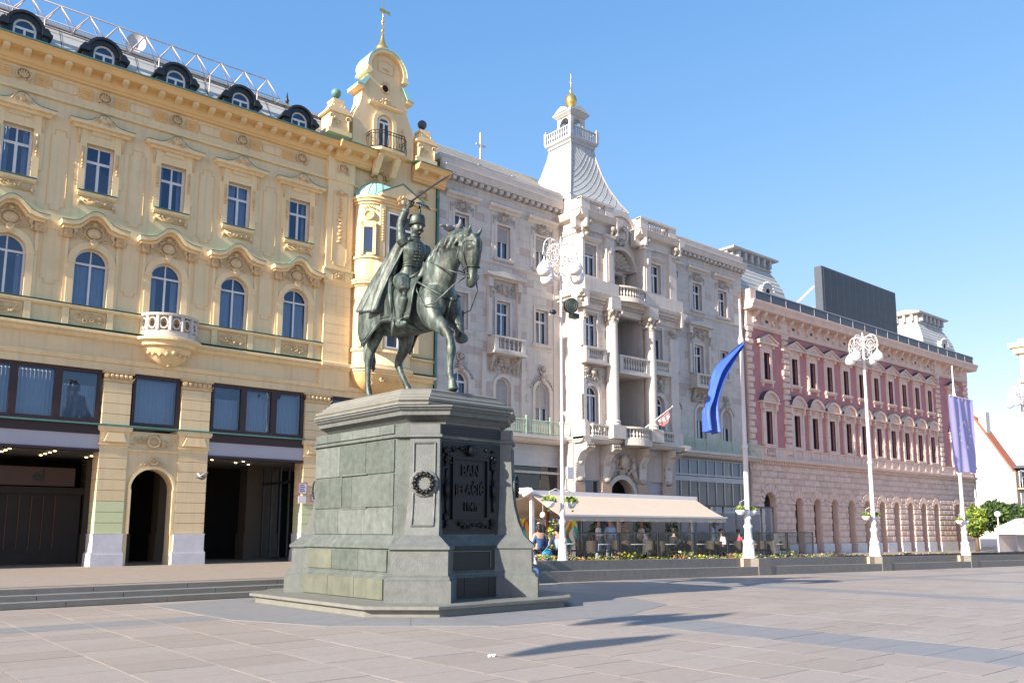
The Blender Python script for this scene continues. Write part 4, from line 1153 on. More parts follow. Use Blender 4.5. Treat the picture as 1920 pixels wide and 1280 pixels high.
# sunk panels between the bays
for a, c in zip(BAY[:-1], BAY[1:]):
    x = (a+c)/2
    for (z0, z1) in ((10.2, 12.2), (12.9, 15.9)):
        m = MB(); w = .30
        pts = [(x-w, z0+.15), (x-w+.12, z0+.15), (x-w+.12, z0), (x+w-.12, z0), (x+w-.12, z0+.15), (x+w, z0+.15), (x+w, z1-.2), (x+w-.12, z1-.2), (x+w-.12, z1), (x-w+.12, z1), (x-w+.12, z1-.2), (x-w, z1-.2)]
        m.tube([(p[0], YW-.004, p[1]) for p in pts], .017, 4, True)
        P3('wall_panel', m, 'ochre_cornice')
# string courses, frieze, cornice
m = MB(); mould(m, XL, 16.68, YW, [(.0, 9.40), (.12, 9.44), (.16, 9.50), (.16, 9.55), (.02, 9.58)])
mould(m, XL, 16.6, YW, [(.0, 8.40), (.14, 8.46), (.18, 8.56), (.30, 8.62), (.30, 8.72), (.04, 8.78)])
mould(m, 21.0, X1y, YW, [(.0, 8.40), (.14, 8.46), (.18, 8.56), (.30, 8.62), (.30, 8.72), (.04, 8.78)])
mould(m, 21.2, X1y, YW, [(.0, 9.40), (.10, 9.44), (.14, 9.50), (.14, 9.55), (.02, 9.58)])
mould(m, XL, X1y, YW, [(.0, 7.62), (.06, 7.64), (.10, 7.74), (.10, 7.80), (.02, 7.82)])
mould(m, XL, X1y, YW, [(.02, 16.95), (.09, 16.98), (.09, 17.06), (.03, 17.08)])
P3('string_course', m, 'yellow_trim', kind='stuff')
m = MB()
for (z, d, xa, xb) in ((9.585, .17, XL, 16.68), (8.785, .31, XL, 16.6), (8.785, .31, 21, X1y), (9.585, .15, 21.2, X1y)): m.box(xa, xb, YW-d, YW, z, z+.014)
P3('copper_flashing', m, 'verdigris', kind='stuff')
def cornice(xa, xb, yw, nm='main_cornice', dz=0.0):
    m = MB(); mould(m, xa, xb, yw, [(.02, 17.88+dz), (.10, 17.91+dz), (.10, 17.98+dz), (.16, 18.02+dz), (.20, 18.18+dz), (.22, 18.34+dz), (.55, 18.36+dz), (.60, 18.43+dz), (.62, 18.50+dz), (.72, 18.57+dz), (.72, 18.60+dz)])
    c = P3(nm, m, 'ochre_cornice')
    m = MB(); m.box(xa, xb, yw-.76, yw+.9, 18.605+dz, 18.65+dz); part('copper_gutter', m, 'verdigris', c)
    n = int((xb-xa)/.64)
    key = 'mod'
    if key not in UNIT:
        q = MB(); q.prism([(-.0, -.10), (-.30, -.02), (-.30, .10), (0, .10)], -.11, .11, 'x'); q.prism([(-.30, -.02), (-.35, .02), (-.35, .09), (-.30, .10)], -.08, .08, 'x'); UNIT[key] = q.mesh('modillion', 'yellow_trim')
    for i in range(n): part('modillion', UNIT[key], None, c, at=(xa+(xb-xa)*(i+.5)/n, yw-.19, 18.26+dz))
cornice(XL, 16.9, YW)
cornice(16.9, 18.7, YW-.22, 'pavilion_cornice'); cornice(21.05, X1y+.4, YW-.1, 'corner_cornice', .22)
for cx in BAY + [17.35, 21.7]:
    m = MB(); shell(m, cx, 17.56, .26, YW-.07 - (.16 if cx > 16.9 and cx < 18 else 0)); P3('shell_medallion', m, 'ochre_ornament', smooth=True, kind='stuff')
for a, c in zip(BAY[:-1], BAY[1:]):
    x = (a+c)/2
    m = MB(); pts = [(x-.36, 17.38), (x+.36, 17.38), (x+.42, 17.46), (x+.42, 17.68), (x+.36, 17.76), (x-.36, 17.76), (x-.42, 17.68), (x-.42, 17.46)]
    m.tube([(p[0], YW-.01, p[1]) for p in pts], .022, 4, True); P3('frieze_panel', m, 'ochre_cornice')
    for s_ in (-1, 1):
        m = MB(); xx = x+s_*.72
        m.box(xx-.24, xx+.24, YW-.03, YW+.0, 17.34, 17.80)
        for q in range(5): m.tube([(xx-.22, YW-.04, 17.40+.085*q), (xx+.22, YW-.04, 17.40+.085*q)], .02, 4)
        scroll(m, xx+s_*.05, 17.57, .12, YW-.05, 1.2, s_, .025)
        P3('frieze_relief', m, 'ochre_cornice', kind='stuff')
# giant pilaster with garland
m = MB()
mould(m, 16.68, 17.92, YW, [(.16, 8.80), (.16, 12.25)]); mould(m, 16.68, 17.92, YW, [(.16, 12.95), (.16, 16.95)])
mould(m, 16.60, 18.0, YW, [(.16, 12.25), (.24, 12.30), (.26, 12.38), (.18, 12.40), (.18, 12.84), (.26, 12.88), (.26, 12.95), (.16, 12.97)])
mould(m, 16.60, 18.0, YW, [(.10, 7.62), (.16, 8.42), (.36, 8.62), (.36, 8.74), (.16, 8.80)])
mould(m, 16.64, 17.96, YW, [(.16, 16.95), (.22, 16.98), (.22, 17.06), (.20, 17.08), (.20, 18.02)])
pil = P3('pilaster', m, 'yellow_trim')
m = MB()
for z in [8.8+.42*i for i in range(1, 9)]: m.box(16.69, 17.91, YW-.164, YW-.158, z-.012, z+.012)
part('joint', m, 'ochre_cornice', pil, kind='stuff')
m = MB()
m.tube([(p[0], YW-.165, p[1]) for p in [(16.95, 13.3), (17.02, 13.3), (17.02, 13.15), (17.58, 13.15), (17.58, 13.3), (17.65, 13.3), (17.65, 16.5), (16.95, 16.5)]], .02, 4, True)
m.tube([(p[0], YW-.185, p[1]) for p in [(17.0, 12.48), (17.6, 12.48), (17.6, 12.76), (17.0, 12.76)]], .02, 4, True)
part('panel_moulding', m, 'ochre_cornice', pil, kind='stuff')
m = MB()
for i in range(13): m.ball((17.3+.05*(i % 2-.5), YW-.20, 14.2+.165*i), (.13-.004*i, .07, .07), 6, 4)
for s_ in (-1, 1): scroll(m, 17.3+s_*.16, 16.38, .12, YW-.2, 1.2, s_)
m.ball((17.3, YW-.22, 16.5), (.10, .08, .12), 7, 5); cartouche(m, 17.3, 12.62, .6, .3, YW-.19)
part('garland', m, 'ochre_ornament', pil, True, kind='stuff')

# ---- arcade storey
m = MB()
g0 = .36
m.add([(XL, YW-.02, 7.36), (X1y, YW-.02, 7.36), (X1y, YW-.02, 7.62), (XL, YW-.02, 7.62)], [(0,1,2,3)])
m.add([(XL, YW-.02, 7.36), (X1y, YW-.02, 7.36), (X1y, YW+.4, 7.36), (XL, YW+.4, 7.36)], [(0,1,2,3)])
P3('beam', m, 'yellow_plaster')
PILL = [(8.21, 9.16), (10.98, 12.08), (16.08, 17.2), (21.4, 22.5), (.6, 1.6)]
m = MB()
rd = random.Random(3)
for (xa, xb) in PILL:
    it = []; z = 1.51
    p_ = MB(); p_.box(xa+.03, xb-.03, YW+.04, YW+.78, g0, 7.36)
    pi = P3('arcade_pillar', p_, 'yellow_trim')
    ks = 0
    while z < 7.0:
        h_ = .385
        if 4.55 < z < 5.0: z = 5.42; continue
        mm = 'green_paint_band' if z < 2.6 and xa < 20 and not (10 < xa < 12) else 'yellow_plaster'
        it.append(((xa+xb)/2, YW+.39, z+h_/2-.008, xb-xa, .80, h_-.018, mm)); z += h_
    pieces('course_stone', pi, it)
    q = MB()
    for (d, za, zb) in ((.0, 4.56, 4.66), (.05, 4.66, 4.72), (.02, 4.72, 5.16), (.08, 5.16, 5.22), (.10, 5.22, 5.34)): q.box(xa-d, xb+d, YW-.02-d, YW+.80, za, zb)
    for zc in (4.94,): q.prism([(xa+.1, 4.78), (xb-.1, 4.78), (xb-.22, 5.1), (xa+.22, 5.1)], YW-.16, YW-.03, 'y')
    part('impost_block', q, 'yellow_trim', pi)
    q = MB()
    for (d, za, zb) in ((.02, 6.98, 7.05), (.0, 7.05, 7.28), (.06, 7.28, 7.37)): q.box(xa-d, xb+d, YW-.03-d, YW+.6, za, zb)
    for k in range(6):
        xx = xa+(xb-xa)*(k+.5)/6
        q.ball((xx, YW-.07, 7.17), (.08, .06, .09), 6, 4)
    for s_, xx in ((1, xa+.05), (-1, xb-.05)): scroll(q, xx, 7.14, .10, YW-.1, 1.2, s_)
    part('capital', q, 'ochre_ornament', pi, kind='stuff')
    q = MB()
    q.prism([(xa-.10, g0), (xb+.10, g0), (xb+.08, .80), (xb+.02, .88), (xb+.02, 1.44), (xb+.05, 1.50), (xa-.05, 1.50), (xa-.02, 1.44), (xa-.02, .88), (xa-.08, .80)], YW-.06, YW+.84, 'y')
    q.box(xa-.06, xb+.06, YW-.10, YW-.05, g0, .78)
    part('marble_plinth', q, 'marble_plinth', pi)
# arch between the first two pillars
m = MB(); wall(m, 9.16, 10.98, g0, 5.22, YW+.06, [(9.35, 10.87, g0-.01, 3.87, True)], .65)
ap_ = P3('arch_wall', m, 'yellow_plaster')
m = MB(); ring(m, 10.11, 3.11, .76, .86, YW+.0, YW+.08)
for x in (9.28, 10.86): m.box(x-.02, x+.10, YW+.0, YW+.08, 1.5, 3.11)
part('arch_moulding', m, 'yellow_trim', ap_)
m = MB(); mould(m, 9.16, 10.98, YW+.06, [(.0, 4.46), (.08, 4.50), (.08, 4.55), (0, 4.57)]); part('ledge_moulding', m, 'yellow_trim', ap_)
m = MB(); m.tube([(10.07+.2*math.cos(a), YW-.02, 4.87+.2*math.sin(a)) for a in [2*PI*i/16 for i in range(16)]], .055, 5, True)
foliage_relief(m, 9.25, 9.85, 4.66, 5.08, YW+.03, 16, 31, .07); foliage_relief(m, 10.3, 10.9, 4.66, 5.08, YW+.03, 16, 32, .07); foliage_relief(m, 9.8, 10.35, 5.0, 5.18, YW+.03, 6, 33, .05)
m.tube([(10.11+.13*math.cos(a), YW-.02, 4.16+.13*math.sin(a)) for a in [2*PI*i/14 for i in range(14)]], .04, 5, True)
for s_ in (-1, 1): scroll(m, 10.11+s_*.25, 4.05, .10, YW-.0, 1.2, s_); scroll(m, 10.11+s_*.42, 4.0, .07, YW, 1.2, -s_)
part('wreath_relief', m, 'ochre_ornament', ap_, True, kind='stuff')
# copper ledge, brown fascia, sign band
m = MB(); m.box(XL, 16.05, YW-.16, YW+.4, 5.345, 5.40); m.box(17.2, 21.4, YW-.16, YW+.4, 5.345, 5.40); P3('copper_ledge', m, 'verdigris', kind='stuff')
for (xa, xb) in ((1.6, 8.21), (12.08, 16.08), (17.2, 21.4)):
    m = MB(); m.box(xa, xb, YW+.02, YW+.4, 5.02, 5.34); m.box(xa, xb, YW+.0, YW+.4, 4.40, 4.50); P3('brown_fascia', m, 'dark_brown_frame', kind='stuff')
    m = MB(); m.box(xa, xb, YW+.05, YW+.4, 4.50, 5.02); P3('sign_band', m, 'sign_grey')
# mezzanine shop windows
for (xa, xb, n) in ((1.3, 8.12, 5), (9.24, 10.92, 1), (12.16, 16.02, 3), (17.3, 21.3, 3)):
    fm = MB(); y0 = YW+.10
    fm.box(xa, xb, y0, y0+.14, 5.405, 5.56); fm.box(xa, xb, y0, y0+.14, 7.22, 7.37)
    for k in range(n+1):
        x = xa+(xb-xa)*k/n; w_ = .12 if 0 < k < n else .10
        fm.box(x-w_ if k else x, x+w_ if k < n else x, y0-.01, y0+.13, 5.56, 7.22)
    f = P3('shop_window', fm, 'dark_brown_frame')
    for k in range(n):
        a = xa+(xb-xa)*k/n+.1; c = xa+(xb-xa)*(k+1)/n-.1
        q = MB(); q.add([(a, y0+.07, 5.5), (c, y0+.07, 5.5), (c, y0+.07, 7.28), (a, y0+.07, 7.28)], [(0,1,2,3)]); part('pane', q, 'window_glass', f)
        q = MB(); q.grid(lambda u, v: (a+(c-a)*u, y0+.4+.035*math.sin(u*60), 5.45+(1.75 if (k+n) % 3 else 1.35)*v), 60, 1); part('vertical_blind', q, 'curtain', f, True)
m = MB(); m.box(XL, X1y, YW+.95, YW+1.0, 5.3, 7.5); P3('mezzanine_back', m, 'room_grey')
# arcade interior
m = MB(); m.box(XL-2, X1y, YW+.4, YW+7, 4.45, 4.50); ce = P3('arcade_ceiling', m, 'arcade_ceiling')
m = MB()
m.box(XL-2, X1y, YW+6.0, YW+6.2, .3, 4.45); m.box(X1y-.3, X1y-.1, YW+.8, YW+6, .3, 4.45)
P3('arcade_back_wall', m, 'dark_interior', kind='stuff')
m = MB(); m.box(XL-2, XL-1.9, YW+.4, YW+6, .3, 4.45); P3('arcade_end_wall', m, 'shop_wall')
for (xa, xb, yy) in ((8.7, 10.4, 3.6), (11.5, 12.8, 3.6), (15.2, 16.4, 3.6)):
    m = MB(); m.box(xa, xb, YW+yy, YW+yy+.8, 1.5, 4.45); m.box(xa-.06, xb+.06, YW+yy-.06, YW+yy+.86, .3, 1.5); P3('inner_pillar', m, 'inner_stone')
sh = MB(); sh.box(4.2, 8.6, YW+3.7, YW+3.8, .3, 3.0); sh.box(4.0, 8.7, YW+3.6, YW+3.7, 3.0, 3.25)
shp = P3('shop_front', sh, 'shop_wall')
m = MB(); m.box(4.3, 8.3, YW+3.55, YW+3.62, 3.3, 4.0); part('shop_sign', m, 'shop_sign', shp)
o = bpy.data.objects.new('sign_lettering', text_mesh('el', .62, .01, 'black_frame', .01)); link(o, shp, (7.05, YW+3.53, 3.68)); o.rotation_euler = (R(90), 0, 0)
m = MB()
for k in range(9): m.box(4.5+.4*k, 4.52+.4*k, YW+3.66, YW+3.69, .9, 2.9)
part('shop_grille', m, 'wood_post', shp, kind='stuff')
m = MB()      # glazed shop with dark mullions on the right part
for k in range(4): m.box(15.9+.0*k, 15.95, YW+.9+.85*k, YW+.98+.85*k, .5, 4.3)
m.box(15.9, 15.95, YW+.9, YW+3.6, 3.6, 3.7)
P3('side_shop_frame', m, 'black_frame', kind='stuff')
m = MB(); m.add([(15.93, YW+.9, .5), (15.93, YW+3.6, .5), (15.93, YW+3.6, 4.3), (15.93, YW+.9, 4.3)], [(0,1,2,3)]); P3('side_shop_glass', m, 'shop_glass')
if 'dl' not in UNIT: UNIT['dl'] = MB().lathe(0, 0, [(.05, -.02), (.05, 0)], 10).mesh('downlight', 'lamp_glow')
for (x, y) in [(7.0+.0*k, 1.0+.75*k) for k in range(4)] + [(8.55, .9+.75*k) for k in range(4)] + [(9.9, .9+.75*k) for k in range(3)] + [(5.6, 1.0+.75*k) for k in range(4)] + [(12.7, 1.2+.8*k) for k in range(2)] + [(14.0, 1.2+.8*k) for k in range(2)] + [(14.8, 2.6)]:
    part('downlight', UNIT['dl'], None, ce, at=(x, YW+y, 4.43))
# house signs on the third pillar
def sign(name, label, cat, x, z, w, h_, mt='sign_white', rim=None, y=YW-.03):
    s_ = thing(name, label, cat, (x, y, z))
    m = MB(); m.box(x-w/2, x+w/2, y, y+.02, z-h_/2, z+h_/2); part('plate', m, mt, s_)
    if rim:
        m = MB(); t_ = .025
        m.box(x-w/2-t_, x+w/2+t_, y-.01, y+.02, z+h_/2, z+h_/2+t_); m.box(x-w/2-t_, x+w/2+t_, y-.01, y+.02, z-h_/2-t_, z-h_/2)
        m.box(x-w/2-t_, x-w/2, y-.01, y+.02, z-h_/2, z+h_/2); m.box(x+w/2, x+w/2+t_, y-.01, y+.02, z-h_/2, z+h_/2); part('rim', m, rim, s_)
    return s_
s_ = sign('house_number', 'small white house number plate with dark rim on the right yellow arcade pillar', 'sign', 16.65, 2.96, .34, .24, rim='sign_red')
o = bpy.data.objects.new('number', text_mesh('8', .2, .004, 'sign_ink', .008)); link(o, s_, (16.65, YW-.035, 2.98)); o.rotation_euler = (R(90), 0, 0)
s_ = sign('wall_sign', 'upper white notice plate on the side of the right yellow arcade pillar', 'sign', 16.06, 3.35, .34, .44, rim='sign_red', y=YW-.05)
m = MB()
for k in range(4): m.box(15.95, 16.17-.04*(k % 2), YW-.056, YW-.051, 3.22+.08*k, 3.25+.08*k)
part('print', m, 'sign_ink', s_, kind='stuff')
sign('wall_sign', 'plain pale blue white plate just below the framed notice on the right yellow pillar', 'sign', 16.06, 2.88, .34, .30, y=YW-.05)
# round balcony on the third visible window
m = MB(); bx = 10.33
m.lathe(bx, YW, [(.05, 7.66), (.25, 7.72), (.62, 7.96), (.80, 8.2), (.88, 8.36)], 20, PI, 2*PI, 1.0, .95)
bal = P3('round_balcony', m, 'yellow_trim', smooth=True, angle=40)
m = MB(); m.lathe(bx, YW, [(.9, 8.37), (1.05, 8.42), (1.05, 8.52), (1.22, 8.60), (1.22, 8.70), (1.16, 8.72)], 24, PI, 2*PI, 1.0, .9); part('floor_slab', m, 'yellow_trim', bal)
m = MB(); m.lathe(bx, YW, [(1.0, 8.72), (1.0, 8.98), (.9, 8.98)], 24, PI, 2*PI, 1.0, .9); m.lathe(bx, YW, [(.9, 9.52), (1.05, 9.52), (1.08, 9.56), (1.08, 9.62), (.9, 9.62)], 24, PI, 2*PI, 1.0, .9)
for i in range(7):
    a = PI + PI*(i+.5)/7; px, py = bx+.97*math.cos(a), YW+.97*.9*math.sin(a)
    tx, ty = -math.sin(a), math.cos(a)
    m.tube([(px+tx*.14*math.cos(q), py+ty*.14*math.cos(q), 9.25+.2*math.sin(q)) for q in [2*PI*k/14 for k in range(14)]], .04, 5, True)
for i in range(8):
    a = PI + PI*i/7; px, py = bx+.97*math.cos(a), YW+.97*.9*math.sin(a)
    m.tube([(px, py, 8.98), (px, py, 9.52)], [.08, .08], 6); m.ball((px, py, 9.25), (.07, .07, .12), 6, 4)
part('pierced_parapet', m, 'stone_white', bal, True, angle=40, kind='stuff')
m = MB()
for i in range(9):
    a = PI + PI*(.12+.76*i/8); rr_ = .80+.02*math.sin(i*2)
    m.ball((bx+rr_*math.cos(a), YW+rr_*.95*math.sin(a)*1.02, 8.16-.10*abs(math.sin(i*PI/4))), (.09, .07, .08), 6, 4)
m.ball((bx, YW-.3, 7.78), (.1, .08, .1), 6, 4)
part('garland', m, 'ochre_ornament', bal, True, kind='stuff')

# ---- oriel with rounded corner, right end of the facade
ox0, ox1, od, orr = 18.10, 21.05, .95, .75
def orl(mb, z0, z1, d=0.0, seg=10):
    pts = [(ox0-d, YW+.02)] + [(ox0+orr-(orr+d)*math.cos(R(90*i/seg)), YW-od+orr-(orr+d)*math.sin(R(90*i/seg))) for i in range(seg+1)]
    pts += [(ox1-orr+(orr+d)*math.sin(R(90*i/seg)), YW-od+orr-(orr+d)*math.cos(R(90*i/seg))) for i in range(seg+1)] + [(ox1+d, YW+.02)]
    n = len(pts); vs = [(p[0], p[1], z0) for p in pts]+[(p[0], p[1], z1) for p in pts]
    mb.add(vs, [(i, i+1, i+1+n, i+n) for i in range(n-1)] + [tuple(reversed(range(n))), tuple(range(n, 2*n))])
m = MB()
orl(m, 8.78, 16.45)
oi = P3('oriel', m, 'yellow_plaster', smooth=True, angle=35)
m = MB()
for (za, zb, d) in [(8.40, 8.5, .02), (8.5, 8.62, .08), (8.62, 8.78, .16), (9.42, 9.56, .07), (12.42, 12.50, .06), (12.50, 12.62, .16), (12.62, 12.70, .20), (13.72, 13.84, .07), (16.30, 16.42, .06), (16.42, 16.54, .14), (16.54, 16.66, .20), (11.80, 11.86, .03)]: orl(m, za, zb, d)
part('oriel_moulding', m, 'yellow_trim', oi, True, angle=30, kind='stuff')
m = MB()
for (za, d) in [(8.785, .17), (9.565, .08), (12.705, .21), (13.845, .08), (16.665, .21)]: orl(m, za, za+.012, d)
part('copper_flashing', m, 'verdigris', oi, kind='stuff')
m = MB()      # bowl under the oriel
cxo = (ox0+ox1)/2; wv = (ox1-ox0)/2
pr = [(.15, 7.60), (.5, 7.66), (.8, 7.90), (.93, 8.15), (1.0, 8.40)]
vs = []; nn = 24
for (f, z) in pr:
    for i in range(nn+1):
        a = PI*i/nn; cc, ss = -math.cos(a), math.sin(a)
        e = .45
        vs.append((cxo + wv*f*math.copysign(abs(cc)**e, cc), YW - od*f*abs(ss)**e, z))
m.add(vs, [(j*(nn+1)+i, j*(nn+1)+i+1, (j+1)*(nn+1)+i+1, (j+1)*(nn+1)+i) for j in range(len(pr)-1) for i in range(nn)])
bw = part('oriel_bowl', m, 'ochre_cornice', oi, True)
m = MB(); foliage_relief(m, 18.35, 18.95, 7.9, 8.32, YW-.80, 14, 41, .08); foliage_relief(m, 19.1, 20.3, 7.95, 8.30, YW-.93, 14, 42, .07)
part('shell_relief', m, 'ochre_ornament', oi, True, kind='stuff')
# oriel dome and pediment
m = MB(); dz = [(1.05, 16.68), (1.02, 16.9), (.93, 17.15), (.78, 17.38), (.58, 17.54), (.32, 17.64), (0.02, 17.68)]
vs = []; nn = 20
for (f, z) in dz:
    for i in range(nn+1):
        a = PI*i/nn; cc, ss = -math.cos(a), math.sin(a); e = .6
        vs.append((cxo + wv*f*math.copysign(abs(cc)**e, cc), YW + .02 - (od)*f*abs(ss)**e, z))
m.add(vs, [(j*(nn+1)+i, j*(nn+1)+i+1, (j+1)*(nn+1)+i+1, (j+1)*(nn+1)+i) for j in range(len(dz)-1) for i in range(nn)])
dm = part('copper_dome', m, 'verdigris_pale', oi, True)
m = MB()
for i in range(1, nn, 2):
    a = PI*i/nn; cc, ss = -math.cos(a), math.sin(a); e = .6
    m.tube([(cxo+wv*f*1.005*math.copysign(abs(cc)**e, cc), YW+.02-od*1.005*f*abs(ss)**e, z+.005) for f, z in dz], .014, 4)
part('dome_seam', m, 'verdigris', oi, kind='stuff')
m = MB(); fx0, fx1 = 19.0, 20.95; fy = YW-od
m.prism([(fx0-.15, 16.68), (fx1+.15, 16.68), (fx1+.15, 16.80), (cxo+.35, 17.42), (fx0-.15, 16.80)], fy-.34, fy+.3, 'y')
pe = part('pediment', m, 'yellow_trim', oi)
m = MB(); m.prism([(fx0-.17, 16.81), (cxo+.35, 17.44), (fx1+.17, 16.81), (fx1+.17, 16.85), (cxo+.35, 17.49), (fx0-.17, 16.85)], fy-.38, fy+.3, 'y'); part('copper_flashing', m, 'verdigris', oi)
m = MB(); cartouche(m, cxo+.35, 16.55, .9, .62, fy-.36); part('pediment_shield', m, 'ochre_ornament', oi, True, kind='stuff')
m = MB()
for (x, w_) in ((fx0-.05, .26), (fx1-.12, .26)):
    m.box(x, x+w_, fy-.10, fy+.05, 13.84, 16.3); m.box(x, x+w_, fy-.10, fy+.05, 9.56, 12.42)
part('oriel_pilaster', m, 'yellow_trim', oi, kind='stuff')
m = MB()
for k in range(12):
    for x in (fx0+.08, fx1+.01): m.ball((x, fy-.12, 14.6+.13*k), (.08, .05, .06), 5, 4)
for k in range(5):
    for x in (fx0+.08, fx1+.01): m.ball((x, fy-.14, 12.9+.14*k), (.10, .08, .08), 5, 4)
part('oriel_garland', m, 'ochre_ornament', oi, True, kind='stuff')
for (z0, hh) in ((13.90, 2.1), (9.62, 2.1)):
    f = MB(); f.box(19.28, 20.72, fy-.06, fy-.005, z0-.04, z0+hh+.08)
    sr = part('oriel_window_surround', f, 'yellow_trim', oi)
    window(yb, 20.0, z0, 1.3, hh, fy-.09, style='t', set_back=0.0, curtain=.4, name='oriel_window')
    q = MB(); q.box(19.36, 20.64, fy-.062, fy-.06, z0, z0+hh); part('dark_room', q, 'room_grey', oi)
# slim light and oculus on the rounded corner
for (zw, zo) in ((14.0, 15.75), (9.7, 11.35)):
    a = R(38); nx, ny = -math.sin(a)*1.0, -math.cos(a); nx, ny = -math.cos(R(52)), -math.sin(R(52))
    px, py = ox0+orr-orr*math.cos(R(52)), YW-od+orr-orr*math.sin(R(52))
    tx, ty = -ny, nx
    m = MB()
    def lp(u, z, d): return (px+tx*u+nx*d, py+ty*u+ny*d, z)
    for (ua, ub, za, zb) in ((-.34, -.20, zw-.15, zw+1.42), (.20, .34, zw-.15, zw+1.42), (-.34, .34, zw+1.15, zw+1.42)):
        vs = [lp(u, z, d) for d in (-.25, .10) for (u, z) in ((ua, za), (ub, za), (ub, zb), (ua, zb))]
        m.add(vs, [(3,2,1,0), (4,5,6,7), (0,1,5,4), (1,2,6,5), (2,3,7,6), (3,0,4,7)])
    part('light_surround', m, 'yellow_trim', oi, kind='stuff')
    m = MB(); m.add([lp(-.2, zw, .02), lp(.2, zw, .02), lp(.2, zw+1.15, .02), lp(-.2, zw+1.15, .02)], [(0,1,2,3)]); part('light_backing', m, 'curtain', oi)
    m = MB(); m.add([lp(-.2, zw, .035), lp(.2, zw, .035), lp(.2, zw+1.15, .035), lp(-.2, zw+1.15, .035)], [(0,1,2,3)]); part('light_pane', m, 'window_glass', oi)
    m = MB(); m.tube([lp(.21*math.cos(q), zo+.21*math.sin(q), .04) for q in [2*PI*k/18 for k in range(18)]], .06, 6, True)
    for k in range(5): m.ball(lp(.12*(k-2), zo+.36+.03*(2-abs(k-2)), .05), .05, 5, 4)
    m.ball(lp(0, zo-.38, .05), (.06, .06, .1), 6, 4)
    part('oculus_ring', m, 'yellow_trim', oi, True, kind='stuff')
    m = MB(); m.add([lp(.19*math.cos(q), zo+.19*math.sin(q), .03) for q in [2*PI*k/18 for k in range(18)]], [tuple(range(18))]); part('oculus_recess', m, 'ochre_cornice', oi)
for o_ in [oi] + [c for c in oi.children]:
    if o_.data.users > 1: continue
    for v in o_.data.vertices: v.co.z -= .21*max(0.0, v.co.z-8)/8; v.co.x -= 0.12 if v.co.x > 18.8 else 0.0
for o_ in [c for c in yb.children if c.name.startswith('oriel_window')]:
    o_.location.z -= .21*(o_.location.z+.36-8)/8; o_.location.x -= .12
# drainpipe
m = MB(); m.tube([(22.50, YW-.20, 18.0), (22.50, YW-.20, .4)], .07, 7)
P3('drainpipe', m, 'verdigris', smooth=True)

# ---- gable with spire
gy = YW-.35; gd = .75
left = [(17.75, 18.98), (17.72, 20.3), (17.84, 20.75), (18.0, 21.2), (18.06, 21.62)]
gx = 19.30
half = [(1.62, 18.98), (1.62, 20.2), (1.50, 20.5), (1.34, 20.8), (1.22, 21.2), (1.20, 21.66), (1.42, 21.70), (1.42, 21.86), (1.22, 21.92), (1.10, 22.16), (.86, 22.34), (.84, 22.42), (.96, 22.50), (.96, 22.66), (1.02, 22.70), (1.0, 23.0), (.88, 23.32), (.66, 23.62), (.36, 23.80), (0, 23.86)]
out = [(gx-a, z) for a, z in half] + [(gx+a*1.0, z) for a, z in reversed(half[:-1])]
m = MB(); m.prism(out, gy, gy+gd, 'y')
ga = P3('gable', m, 'yellow_plaster')
cap = half[5:8]
m = MB()
for s_ in (-1, 1):
    m.prism([(gx+s_*a, z) for a, z in [(1.10, 21.64), (1.50, 21.68), (1.50, 21.80), (1.16, 21.84)]], gy-.12, gy+gd+.1, 'y')
    ar = arc(gx+s_*1.14, 21.86, .36, 90 if s_ > 0 else 90, 0 if s_ > 0 else 180, 6, .42)
ring(m, gx, 22.86, .88, 1.04, gy-.22, gy+gd+.1, 0, 180, 18, 1.0)
for s_ in (-1, 1): m.box(gx+s_*.86, gx+s_*1.06, gy-.22, gy+gd+.1, 22.66, 22.86); m.box(gx+s_*.82, gx+s_*1.12, gy-.26, gy+gd+.1, 22.56, 22.66)
part('gable_coping', m, 'yellow_trim', ga, kind='stuff')
m = MB(); ring(m, gx, 22.86, 1.045, 1.09, gy-.26, gy+gd+.14, 0, 180, 18)
for s_ in (-1, 1):
    m.prism([(gx+s_*a, z) for a, z in [(1.14, 21.845), (1.52, 21.805), (1.52, 21.83), (1.30, 22.0), (1.16, 22.18), (.9, 22.38), (.86, 22.36)]], gy-.16, gy+gd+.12, 'y')
part('copper_coping', m, 'verdigris_pale', ga, kind='stuff')
m = MB(); ring(m, gx, 20.30, .42, .62, gy-.10, gy, n=14)
for s_ in (-1, 1): m.box(gx+s_*.42, gx+s_*.62, gy-.10, gy, 19.0, 20.30)
mould(m, gx-.85, gx+.85, gy, [(.05, 21.05), (.18, 21.12), (.18, 21.18), (.1, 21.22)])
part('gable_window_surround', m, 'yellow_trim', ga, kind='stuff')
m = MB(); ar = arc(gx, 20.30, .42, 0, 180, 12)
m.add([(gx-.42, gy-.004, 19.0), (gx+.42, gy-.004, 19.0)] + [(p[0], gy-.004, p[1]) for p in ar], [tuple(range(15))]); part('window_recess', m, 'ochre_cornice', ga)
window(yb, gx-.04, 19.02, .62, 1.62, gy-.16, True, style='t', set_back=.13, name='gable_window')
m = MB(); m.add([(gx-.35, gy-.008, 19.0), (gx+.27, gy-.008, 19.0), (gx+.27, gy-.008, 20.5), (gx-.35, gy-.008, 20.5)], [(0,1,2,3)]); part('dark_room', m, 'room_grey', ga)
m = MB(); cartouche(m, gx, 21.30, .9, .45, gy-.06); m.tube([(gx+.2*math.cos(a), gy-.02, 22.06+.22*math.sin(a)) for a in [2*PI*i/16 for i in range(16)]], .05, 5, True)
foliage_relief(m, gx-.22, gx+.22, 22.2, 22.45, gy-.03, 6, 51, .05); foliage_relief(m, gx-.7, gx+.7, 21.2, 21.36, gy-.05, 10, 52, .05)
foliage_relief(m, gx+.75, gx+1.15, 19.3, 20.4, gy-.02, 12, 53, .07)
part('gable_ornament', m, 'ochre_ornament', ga, True, kind='stuff')
